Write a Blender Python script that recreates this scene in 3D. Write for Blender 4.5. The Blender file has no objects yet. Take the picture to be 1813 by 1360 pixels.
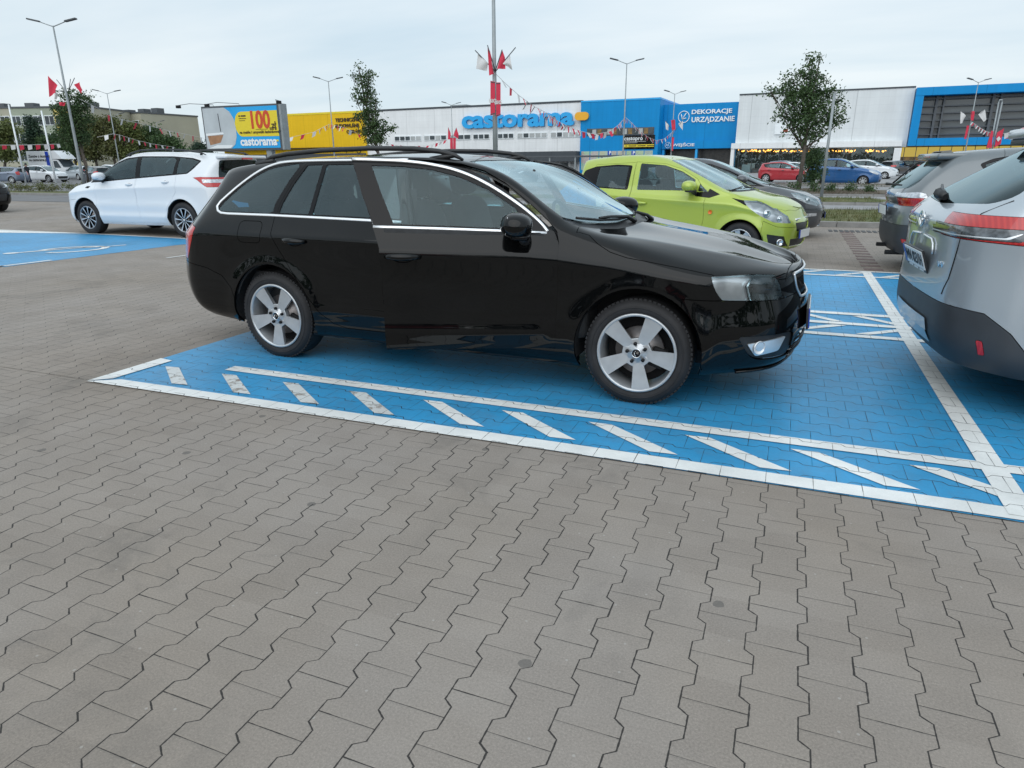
import bpy, bmesh, math, random
from mathutils import Vector, Matrix
from mathutils.bvhtree import BVHTree
R = math.radians
random.seed(7)
SC = bpy.context.scene
COL = SC.collection

# ------------------------------------------------------------------ camera
CAM_H = 1.363
YAW, PITCH, ROLL, FPX = R(21.9), R(17.99), R(-0.34), 1194.0
FWD = Vector((-math.sin(YAW) * math.cos(PITCH), math.cos(YAW) * math.cos(PITCH), -math.sin(PITCH)))
RGT = Vector((math.cos(YAW), math.sin(YAW), 0))
UP0 = RGT.cross(FWD)
cr, sr = math.cos(ROLL), math.sin(ROLL)
CR, CU = RGT * cr + UP0 * sr, UP0 * cr - RGT * sr
cd = bpy.data.cameras.new("camera"); cam = bpy.data.objects.new("camera", cd); COL.objects.link(cam)
cd.sensor_width = 36; cd.lens = FPX / 1813 * 36; cd.clip_end = 3000; cd.clip_start = 0.05
mw = Matrix((CR, CU, -FWD)).transposed().to_4x4(); mw.translation = Vector((0, 0, CAM_H))
cam.matrix_world = mw; SC.camera = cam

def pix_ray(px, py):
    return (CR * ((px - 906.5) / FPX) - CU * ((py - 680) / FPX) + FWD)
def G(px, py, z=0.0):                      # a surveyed point of the ground (or of a level z) seen at that spot of the photo
    r = pix_ray(px, py); t = (z - CAM_H) / r.z
    return Vector((r.x * t, r.y * t, z))
H0 = Vector((-math.sin(YAW), math.cos(YAW), 0))
def AT(px, py, D):                         # point at horizontal forward distance D
    r = pix_ray(px, py); t = D / r.dot(H0)
    return Vector((0, 0, CAM_H)) + r * t

# ------------------------------------------------------------------ world, sun, exposure
SUN_EL, SUN_AZ = R(38), R(176)
w = bpy.data.worlds.new("World"); SC.world = w; w.use_nodes = True
nt = w.node_tree; N = nt.nodes; L = nt.links; N.clear()
out = N.new("ShaderNodeOutputWorld"); bg = N.new("ShaderNodeBackground"); bg.inputs[1].default_value = 1.0
sky = N.new("ShaderNodeTexSky"); sky.sky_type = 'NISHITA'; sky.sun_disc = False
sky.sun_elevation = SUN_EL; sky.sun_rotation = SUN_AZ; sky.air_density = 1.0; sky.dust_density = 2.0
tc = N.new("ShaderNodeTexCoord"); sep = N.new("ShaderNodeSeparateXYZ"); L.new(tc.outputs['Generated'], sep.inputs[0])
# project direction on a cloud deck
zc = N.new("ShaderNodeMath"); zc.operation = 'MAXIMUM'; zc.inputs[1].default_value = 0.0; L.new(sep.outputs[2], zc.inputs[0])
za = N.new("ShaderNodeMath"); za.operation = 'ADD'; za.inputs[1].default_value = 0.12; L.new(zc.outputs[0], za.inputs[0])
dx = N.new("ShaderNodeMath"); dx.operation = 'DIVIDE'; L.new(sep.outputs[0], dx.inputs[0]); L.new(za.outputs[0], dx.inputs[1])
dy = N.new("ShaderNodeMath"); dy.operation = 'DIVIDE'; L.new(sep.outputs[1], dy.inputs[0]); L.new(za.outputs[0], dy.inputs[1])
cmb = N.new("ShaderNodeCombineXYZ"); L.new(dx.outputs[0], cmb.inputs[0]); L.new(dy.outputs[0], cmb.inputs[1])
mp = N.new("ShaderNodeMapping"); mp.inputs['Rotation'].default_value = (0, 0, R(25)); mp.inputs['Scale'].default_value = (0.35, 0.8, 1)
L.new(cmb.outputs[0], mp.inputs[0])
nz = N.new("ShaderNodeTexNoise"); nz.inputs['Scale'].default_value = 1.1; nz.inputs['Detail'].default_value = 5; nz.inputs['Roughness'].default_value = 0.5
L.new(mp.outputs[0], nz.inputs['Vector'])
rp = N.new("ShaderNodeValToRGB"); rp.color_ramp.elements[0].position = 0.32; rp.color_ramp.elements[1].position = 0.68
rp.color_ramp.elements[0].color = (0.56, 0.69, 0.78, 1); rp.color_ramp.elements[1].color = (0.80, 0.865, 0.895, 1)
L.new(nz.outputs[0], rp.inputs[0])
sm = N.new("ShaderNodeVectorMath"); sm.operation = 'SCALE'; sm.inputs['Scale'].default_value = 0.12; L.new(sky.outputs[0], sm.inputs[0])
mx = N.new("ShaderNodeMixRGB"); mx.inputs[0].default_value = 0.88; L.new(sm.outputs[0], mx.inputs[1]); L.new(rp.outputs[0], mx.inputs[2])
# below the horizon: dull ground tone
hz = N.new("ShaderNodeMapRange"); hz.inputs[1].default_value = -0.02; hz.inputs[2].default_value = 0.0; L.new(sep.outputs[2], hz.inputs[0])
mg = N.new("ShaderNodeMixRGB"); mg.inputs[1].default_value = (0.22, 0.23, 0.24, 1); L.new(hz.outputs[0], mg.inputs[0]); L.new(mx.outputs[0], mg.inputs[2])
zb = N.new("ShaderNodeMapRange"); zb.inputs[1].default_value = 0.15; zb.inputs[2].default_value = 0.9; zb.inputs[3].default_value = 1.0; zb.inputs[4].default_value = 1.2; L.new(sep.outputs[2], zb.inputs[0])
L.new(zb.outputs[0], bg.inputs[1]); L.new(mg.outputs[0], bg.inputs[0]); L.new(bg.outputs[0], out.inputs[0])
sd = bpy.data.lights.new("sun", 'SUN'); sd.energy = 1.05; sd.angle = R(80); sd.color = (0.98, 0.99, 1.0)
so = bpy.data.objects.new("sun", sd); COL.objects.link(so)
sdir = Vector((math.sin(SUN_AZ) * math.cos(SUN_EL), math.cos(SUN_AZ) * math.cos(SUN_EL), math.sin(SUN_EL)))
so.rotation_euler = sdir.to_track_quat('Z', 'Y').to_euler()
SC.view_settings.view_transform = 'Standard'; SC.view_settings.look = 'None'; SC.view_settings.exposure = 0.17; SC.view_settings.gamma = 1.0
SC.render.engine = 'CYCLES'
SC.cycles.max_bounces = 8; SC.cycles.transparent_max_bounces = 16
SC.cycles.caustics_reflective = False; SC.cycles.caustics_refractive = False
SC.cycles.use_denoising = True

# ------------------------------------------------------------------ materials
class NB:
    def __init__(s, name):
        s.m = bpy.data.materials.new(name); s.m.use_nodes = True; s.t = s.m.node_tree; s.t.nodes.clear()
        s.out = s.t.nodes.new("ShaderNodeOutputMaterial")
    def n(s, typ, **k):
        x = s.t.nodes.new("ShaderNode" + typ)
        for a, b in k.items(): setattr(x, a, b)
        return x
    def l(s, a, b): s.t.links.new(a, b)
    def set(s, inp, v):
        if hasattr(v, 'is_linked') or isinstance(v, bpy.types.NodeSocket): s.l(v, inp)
        else:
            if isinstance(v, (tuple, list)) and len(v) == 3 and inp.type == 'RGBA': v = (*v, 1)
            inp.default_value = v
    def math(s, op, a, b=0.0, c=0.0):
        x = s.n("Math", operation=op); s.set(x.inputs[0], a); s.set(x.inputs[1], b); s.set(x.inputs[2], c); return x.outputs[0]
    def mix(s, f, a, b, bt='MIX'):
        x = s.n("MixRGB", blend_type=bt); s.set(x.inputs[0], f); s.set(x.inputs[1], a); s.set(x.inputs[2], b); return x.outputs[0]
    def noise(s, vec, scale, detail=3, rough=0.5, dist=0.0):
        x = s.n("TexNoise"); s.l(vec, x.inputs['Vector']); x.inputs['Scale'].default_value = scale
        x.inputs['Detail'].default_value = detail; x.inputs['Roughness'].default_value = rough; x.inputs['Distortion'].default_value = dist
        return x.outputs[0]
    def rng(s, v, a, b, c, d):
        x = s.n("MapRange"); s.set(x.inputs[0], v); s.set(x.inputs[1], a); s.set(x.inputs[2], b); s.set(x.inputs[3], c); s.set(x.inputs[4], d); return x.outputs[0]
    def obj(s): return s.n("TexCoord").outputs['Object']
    def principled(s, **k):
        p = s.n("BsdfPrincipled"); 
        for a, v in k.items(): s.set(p.inputs[a.replace('_', ' ')], v)
        s.l(p.outputs[0], s.out.inputs[0]); s.p = p; return p
    def bump(s, h, strength=0.3, dist=0.01):
        b = s.n("Bump"); b.inputs['Strength'].default_value = strength; b.inputs['Distance'].default_value = dist
        s.set(b.inputs['Height'], h); s.l(b.outputs[0], s.p.inputs['Normal'])

def simple(name, col, rough=0.5, metal=0.0, var=0.12, scale=8.0, coat=0.0, spec=0.5, bump=0.0):
    b = NB(name); o = b.obj(); n = b.noise(o, scale, 4)
    f = b.rng(n, 0.3, 0.7, 1 - var, 1 + var)
    v = b.n("VectorMath", operation='SCALE'); v.inputs[0].default_value = col[:3]; b.l(f, v.inputs['Scale'])
    b.principled(Base_Color=v.outputs[0], Roughness=rough, Metallic=metal, Coat_Weight=coat, Coat_Roughness=0.03, Specular_IOR_Level=spec)
    if bump: b.bump(b.noise(o, scale * 12, 3), 0.4, bump)
    return b.m
def paint(name, col, metal=0.0, rough=0.35, dust=0.06, coat=1.0, spec=0.5, cior=1.5):
    b = NB(name); o = b.obj()
    n1 = b.noise(o, 2.5, 5, 0.6); n2 = b.noise(o, 90, 2)
    geo = b.n("NewGeometry"); sx = b.n("SeparateXYZ"); b.l(geo.outputs['Normal'], sx.inputs[0])
    up = b.rng(sx.outputs[2], 0.0, 1.0, 0.35, 1.0)       # dust settles on surfaces facing up
    f = b.math('MULTIPLY', b.rng(n1, 0.3, 0.7, 0.3 * dust, 1.5 * dust), up)
    f2 = b.math('ADD', f, b.rng(n2, 0.64, 0.8, 0, dust * 1.2))
    c = b.mix(f2, col, (0.42, 0.41, 0.39))
    b.principled(Base_Color=c, Roughness=rough, Metallic=metal, Coat_Weight=coat, Coat_Roughness=b.math('ADD', b.math('MULTIPLY', f2, 0.5), 0.025), Coat_IOR=cior, Specular_IOR_Level=spec)
    b.bump(b.noise(o, 260, 1), 0.02, 0.001)
    return b.m
def glass(name, tint, refl=1.0, dirt_sheen=0.02, gain=1.45):
    b = NB(name); o = b.obj()
    tr = b.n("BsdfTransparent"); b.set(tr.inputs[0], tint)
    gl = b.n("BsdfGlossy"); gl.inputs['Roughness'].default_value = 0.01; b.set(gl.inputs[0], (refl * .76, refl * .95, refl))
    fr = b.n("Fresnel"); fr.inputs[0].default_value = 1.55
    f = b.math('MINIMUM', b.math('MULTIPLY', fr.outputs[0], gain), 1.0)
    mxs = b.n("MixShader"); b.l(f, mxs.inputs[0]); b.l(tr.outputs[0], mxs.inputs[1]); b.l(gl.outputs[0], mxs.inputs[2])
    df = b.n("BsdfDiffuse"); b.set(df.inputs[0], (0.45, 0.46, 0.46))
    m2 = b.n("MixShader"); b.l(b.rng(b.noise(o, 3.5, 6, 0.65), 0.45, 0.75, dirt_sheen * 0.3, dirt_sheen * 2.2), m2.inputs[0]); b.l(mxs.outputs[0], m2.inputs[1]); b.l(df.outputs[0], m2.inputs[2])
    b.l(m2.outputs[0], b.out.inputs[0]); return b.m

M = {}
M['black_plastic'] = simple('black_plastic', (0.018, 0.019, 0.021), 0.45, var=0.2, scale=20)
M['gloss_black'] = simple('gloss_black', (0.003, 0.003, 0.004), 0.08, coat=0.55, spec=0.0)
M['grey_plastic'] = simple('grey_plastic', (0.038, 0.042, 0.048), 0.5, var=0.15, scale=6, bump=0.0008)
M['rubber'] = simple('rubber', (0.017, 0.0165, 0.018), 0.72, var=0.35, scale=9, bump=0.002)
M['dark'] = simple('dark', (0.006, 0.006, 0.007), 0.9)
M['underbody'] = simple('underbody', (0.012, 0.012, 0.013), 0.85)
M['chrome'] = simple('chrome', (0.78, 0.79, 0.8), 0.1, metal=1.0, var=0.05)
M['satin_chrome'] = simple('satin_chrome', (0.9, 0.91, 0.92), 0.32, metal=0.75, var=0.03)
M['alloy'] = simple('alloy', (0.52, 0.54, 0.56), 0.3, metal=0.55, var=0.08, scale=14, coat=0.3)
M['alloy_dark'] = simple('alloy_dark', (0.36, 0.37, 0.39), 0.4, metal=0.6, var=0.25, scale=14)  # darker alloy for the rim barrel
M['machined'] = simple('machined', (0.75, 0.76, 0.78), 0.28, metal=0.7, var=0.05)
M['disc'] = simple('disc', (0.33, 0.3, 0.29), 0.4, metal=0.8, var=0.2, scale=20)
M['fabric'] = simple('fabric', (0.045, 0.047, 0.05), 0.9, var=0.2, scale=30, bump=0.002)
M['fabric_light'] = simple('fabric_light', (0.13, 0.135, 0.14), 0.9, var=0.15, scale=30, bump=0.002)
M['headliner'] = simple('headliner', (0.16, 0.16, 0.155), 0.9)
M['plate'] = simple('plate', (0.78, 0.79, 0.78), 0.4, var=0.05)
M['ink'] = simple('ink', (0.01, 0.01, 0.012), 0.5)
M['white_paint'] = simple('white_paint', (0.8, 0.8, 0.8), 0.5, var=0.04)
M['red'] = simple('red', (0.62, 0.02, 0.03), 0.5)
M['eu_blue'] = simple('eu_blue', (0.01, 0.05, 0.4), 0.4)
M['orange'] = simple('orange', (0.8, 0.18, 0.02), 0.2)
M['glass'] = glass('glass', (0.62, 0.76, 0.78), 1.0, 0.012, 1.25)
M['glass_screen'] = glass('glass_screen', (0.62, 0.72, 0.74), 1.0, 0.22)  # strong diffuse veil imitates the whitish sky reflection, beyond real dirt
M['glass_dark'] = glass('glass_dark', (0.10, 0.125, 0.14), 0.85, 0.012, 1.2)
M['glass_mid'] = glass('glass_mid', (0.40, 0.52, 0.54), 1.0, 0.012, 1.6)
M['glass_clear'] = glass('glass_clear', (0.93, 0.95, 0.96), 1.0, 0.005, 1.0)
def lamp_red():
    b = NB('lamp_red'); o = b.obj(); wv = b.n("TexWave"); b.l(o, wv.inputs[0]); wv.inputs['Scale'].default_value = 14; wv.inputs['Distortion'].default_value = 0.4
    c = b.mix(b.rng(wv.outputs[1], 0.3, 0.9, 0.0, 0.5), (0.42, 0.008, 0.010), (0.62, 0.03, 0.022))
    b.principled(Base_Color=c, Roughness=0.25, Coat_Weight=1.0, Coat_Roughness=0.02); return b.m
M['lamp_red'] = lamp_red()
M['lamp_smoke'] = simple('lamp_smoke', (0.12, 0.13, 0.14), 0.15, metal=0.5, var=0.7, scale=25, coat=1.0)
M['lamp_white'] = simple('lamp_white', (0.55, 0.57, 0.6), 0.2, metal=0.5, var=0.4, scale=25, coat=1.0)
def reflector_mat():
    b = NB('reflector'); o = b.obj()
    c = b.mix(b.rng(b.noise(o, 7, 2, .4), .45, .62, 0, .8), (.90, .92, .94), (.42, .44, .46))  # bright and grey patches paint chrome highlights into the bowl's colour
    b.principled(Base_Color=c, Roughness=.2, Metallic=.3, Coat_Weight=.6); return b.m
M['reflector'] = reflector_mat()
M['p_black'] = paint('paint_black', (0.0012, 0.0016, 0.002), 0.0, 0.25, 0.009, 1.0, 0.0, 1.4)
M['p_white'] = paint('paint_white', (0.74, 0.77, 0.8), 0.0, 0.4, 0.05, 0.8)
M['p_green'] = paint('paint_green', (0.40, 0.50, 0.06), 0.25, 0.4, 0.05)
M['p_grey'] = paint('paint_grey', (0.05, 0.056, 0.066), 0.3, 0.4, 0.06)
M['p_silvergrey'] = paint('paint_silvergrey', (0.145, 0.165, 0.175), 0.5, 0.38, 0.08)
M['p_silver'] = paint('paint_silver', (0.46, 0.51, 0.55), 0.6, 0.36, 0.05)
M['p_blue'] = paint('paint_blue', (0.01, 0.10, 0.30), 0.2, 0.35, 0.04)
M['p_red'] = paint('paint_red', (0.40, 0.008, 0.02), 0.1, 0.35, 0.04)
M['p_steel'] = paint('paint_steel', (0.16, 0.2, 0.27), 0.4, 0.35, 0.04)

# ------------------------------------------------------------------ object helpers
def put(name, me, parent=None, label=None, cat=None, group=None, kind=None, loc=None, rz=0.0):
    o = bpy.data.objects.new(name, me); COL.objects.link(o)
    if parent is not None: o.parent = parent
    if label: o['label'] = label
    if cat: o['category'] = cat
    if group: o['group'] = group
    if kind: o['kind'] = kind
    if loc is not None: o.location = loc
    if rz: o.rotation_euler = (0, 0, rz)
    return o
def thing(name, label, cat, loc=(0, 0, 0), rz=0.0, group=None):
    return put(name, None, None, label, cat, group, None, loc, rz)
def copy_tree(o, parent=None):
    c = o.copy(); COL.objects.link(c)
    if parent is not None: c.parent = parent
    for ch in o.children: copy_tree(ch, c)
    return c
class MB:
    """collects shapes; build() links them as one mesh object"""
    def __init__(s, *mats): s.bm = bmesh.new(); s.mats = list(mats)
    def mi(s, m):
        if m is None: return 0
        if m not in s.mats: s.mats.append(m)
        return s.mats.index(m)
    def quad(s, pts, m=None):
        vs = [s.bm.verts.new(p) for p in pts]; f = s.bm.faces.new(vs); f.material_index = s.mi(m); return f
    def box(s, x0, x1, y0, y1, z0, z1, m=None, mat=None, bev=0.0):
        P = [Vector((x, y, z)) for z in (z0, z1) for y in (y0, y1) for x in (x0, x1)]
        if mat is not None: P = [mat @ p for p in P]
        v = [s.bm.verts.new(p) for p in P]; k = s.mi(m); fs = []
        for q in ((0, 2, 3, 1), (4, 5, 7, 6), (0, 1, 5, 4), (2, 6, 7, 3), (0, 4, 6, 2), (1, 3, 7, 5)):
            f = s.bm.faces.new([v[i] for i in q]); f.material_index = k; fs.append(f)
        if bev:
            es = list({e for f in fs for e in f.edges})
            r = bmesh.ops.bevel(s.bm, geom=es, offset=bev, segments=2, profile=0.6, affect='EDGES')
            for f in r['faces']: f.material_index = k; f.smooth = True
        return s
    def tube(s, pts, r, n=8, m=None, cap=True, sy=1.0):
        k = s.mi(m); rings = []; pts = [Vector(p) for p in pts]
        rr = r if isinstance(r, (list, tuple)) else [r] * len(pts)
        for i, p in enumerate(pts):
            d = (pts[min(i + 1, len(pts) - 1)] - pts[max(i - 1, 0)]).normalized()
            a = d.cross(Vector((0, 0, 1)))
            if a.length < 1e-3: a = d.cross(Vector((0, 1, 0)))
            a.normalize(); b = d.cross(a).normalized()
            rings.append([s.bm.verts.new(p + a * math.cos(t) * rr[i] + b * math.sin(t) * rr[i] * sy) for t in [2 * math.pi * j / n for j in range(n)]])
        for i in range(len(rings) - 1):
            for j in range(n):
                f = s.bm.faces.new((rings[i][j], rings[i][(j + 1) % n], rings[i + 1][(j + 1) % n], rings[i + 1][j])); f.smooth = True; f.material_index = k
        if cap:
            for q in (rings[0][::-1], rings[-1]):
                f = s.bm.faces.new(q); f.material_index = k
        return s
    def lathe(s, prof, n=48, m=None, mat=None, close=False, a0=0.0, a1=2 * math.pi):
        """profile (r, y) spun round the y axis"""
        k = s.mi(m); full = abs(a1 - a0 - 2 * math.pi) < 1e-6; nn = n if full else n + 1
        rings = []
        for j in range(nn):
            t = a0 + (a1 - a0) * j / n
            P = [Vector((r * math.cos(t), y, r * math.sin(t))) for r, y in prof]
            if mat is not None: P = [mat @ p for p in P]
            rings.append([s.bm.verts.new(p) for p in P])
        for j in range(n):
            A, B = rings[j], rings[(j + 1) % nn]
            for i in range(len(prof) - 1 + (1 if close else 0)):
                i2 = (i + 1) % len(prof)
                try: f = s.bm.faces.new((A[i], A[i2], B[i2], B[i])); f.smooth = True; f.material_index = k
                except ValueError: pass
        return s
    def prism(s, poly, d, m=None, mat=None):
        """poly: 2D points (x,z) extruded from y=0 to y=d"""
        k = s.mi(m); A = [Vector((p[0], 0, p[1])) for p in poly]; B = [Vector((p[0], d, p[1])) for p in poly]
        if mat is not None: A = [mat @ p for p in A]; B = [mat @ p for p in B]
        va = [s.bm.verts.new(p) for p in A]; vb = [s.bm.verts.new(p) for p in B]
        f = s.bm.faces.new(va); f.material_index = k
        f = s.bm.faces.new(vb[::-1]); f.material_index = k
        for i in range(len(va)):
            j = (i + 1) % len(va); f = s.bm.faces.new((va[i], vb[i], vb[j], va[j])); f.material_index = k
        return s
    def mesh(s, name, recalc=True):
        if recalc: bmesh.ops.recalc_face_normals(s.bm, faces=s.bm.faces)
        me = bpy.data.meshes.new(name); s.bm.to_mesh(me); s.bm.free()
        for m in s.mats: me.materials.append(M[m] if isinstance(m, str) else m)
        return me
    def build(s, name, parent=None, recalc=True, **k):
        return put(name, s.mesh(name, recalc), parent, **k)

def subd_mesh(me, lv):
    ob = bpy.data.objects.new("tmp_sub", me); COL.objects.link(ob)
    md = ob.modifiers.new("s", 'SUBSURF'); md.levels = lv; md.render_levels = lv
    dg = bpy.context.evaluated_depsgraph_get(); dg.update()
    m2 = bpy.data.meshes.new_from_object(ob.evaluated_get(dg)); bpy.data.objects.remove(ob); return m2
def soft_box(boxes, mat, name, parent, lv=2, cuts=1, grow=1.0, **k):
    """rounded cushions: each box (cx,cy,cz,sx,sy,sz,rot_y) subdivided"""
    b = MB(mat)
    for (cx, cy, cz, sx, sy, sz, ry) in boxes:
        sx, sy, sz = sx * grow, sy * grow, sz * grow
        T = Matrix.Translation((cx, cy, cz)) @ Matrix.Rotation(ry, 4, 'Y')
        b.box(-sx / 2, sx / 2, -sy / 2, sy / 2, -sz / 2, sz / 2, mat=T)
    bmesh.ops.recalc_face_normals(b.bm, faces=b.bm.faces)
    if cuts: bmesh.ops.subdivide_edges(b.bm, edges=b.bm.edges[:], cuts=cuts, use_grid_fill=True)
    else:
        cl = b.bm.edges.layers.float.new('crease_edge')
        for e in b.bm.edges: e[cl] = .12
    me = bpy.data.meshes.new(name); b.bm.to_mesh(me); b.bm.free()
    for m in b.mats: me.materials.append(M[m])
    m2 = subd_mesh(me, lv); m2.name = name
    for p in m2.polygons: p.use_smooth = True
    return put(name, m2, parent, **k)

def text_mesh(s, size, mat, extrude=0.01, offset=0.0, spacing=1.0, align='CENTER', res=3):
    """letters in the x-z plane facing -y"""
    c = bpy.data.curves.new("t", 'FONT'); c.body = s; c.size = size; c.extrude = extrude; c.offset = offset
    c.align_x = align; c.align_y = 'CENTER'; c.space_character = spacing; c.resolution_u = res
    o = bpy.data.objects.new("t", c); COL.objects.link(o)
    dg = bpy.context.evaluated_depsgraph_get(); dg.update()
    me = bpy.data.meshes.new_from_object(o.evaluated_get(dg)); bpy.data.objects.remove(o)
    me.transform(Matrix.Rotation(R(90), 4, 'X')); me.materials.clear(); me.materials.append(M[mat] if isinstance(mat, str) else mat)
    return me
# ------------------------------------------------------------------ cars
def interp(poly, x):
    if x <= poly[0][0]: return poly[0][1]
    for (a, b), (c, d) in zip(poly, poly[1:]):
        if x <= c: return b + (d - b) * (x - a) / (c - a) if c > a else d
    return poly[-1][1]
def smooth_poly(pts, n=6, closed=True):
    """Catmull-Rom through 2D points"""
    out = []; N_ = len(pts)
    for i in range(N_ if closed else N_ - 1):
        if closed: p0, p1, p2, p3 = (pts[(i + k) % N_] for k in (-1, 0, 1, 2))
        else: p0, p1, p2, p3 = pts[max(i - 1, 0)], pts[i], pts[i + 1], pts[min(i + 2, N_ - 1)]
        for j in range(n):
            t = j / n
            out.append(tuple(0.5 * (2 * p1[k] + (p2[k] - p0[k]) * t + (2 * p0[k] - 5 * p1[k] + 4 * p2[k] - p3[k]) * t * t + (3 * p1[k] - p0[k] - 3 * p2[k] + p3[k]) * t ** 3) for k in (0, 1)))
    if not closed: out.append(tuple(pts[-1][:2]))
    return out
def rounded(pts, r=0.02, n=3):
    """round the corners of a polygon"""
    out = []; N_ = len(pts)
    for i in range(N_):
        p = Vector(pts[i]); a = Vector(pts[i - 1]) - p; b = Vector(pts[(i + 1) % N_]) - p
        ra = min(r, a.length * 0.45); rb = min(r, b.length * 0.45)
        A = p + a.normalized() * ra; B = p + b.normalized() * rb
        for j in range(n + 1):
            t = j / n; out.append(tuple(A * (1 - t) ** 2 + p * 2 * t * (1 - t) + B * t * t))
    return out
def inpoly(p, poly):
    x, y = p; c = False; j = len(poly) - 1
    for i in range(len(poly)):
        xi, yi = poly[i]; xj, yj = poly[j]
        if (yi > y) != (yj > y) and x < (xj - xi) * (y - yi) / (yj - yi) + xi: c = not c
        j = i
    return c
AX = {'side': (0, 2, 1), 'top': (0, 1, 2), 'front': (1, 2, 0)}

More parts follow.
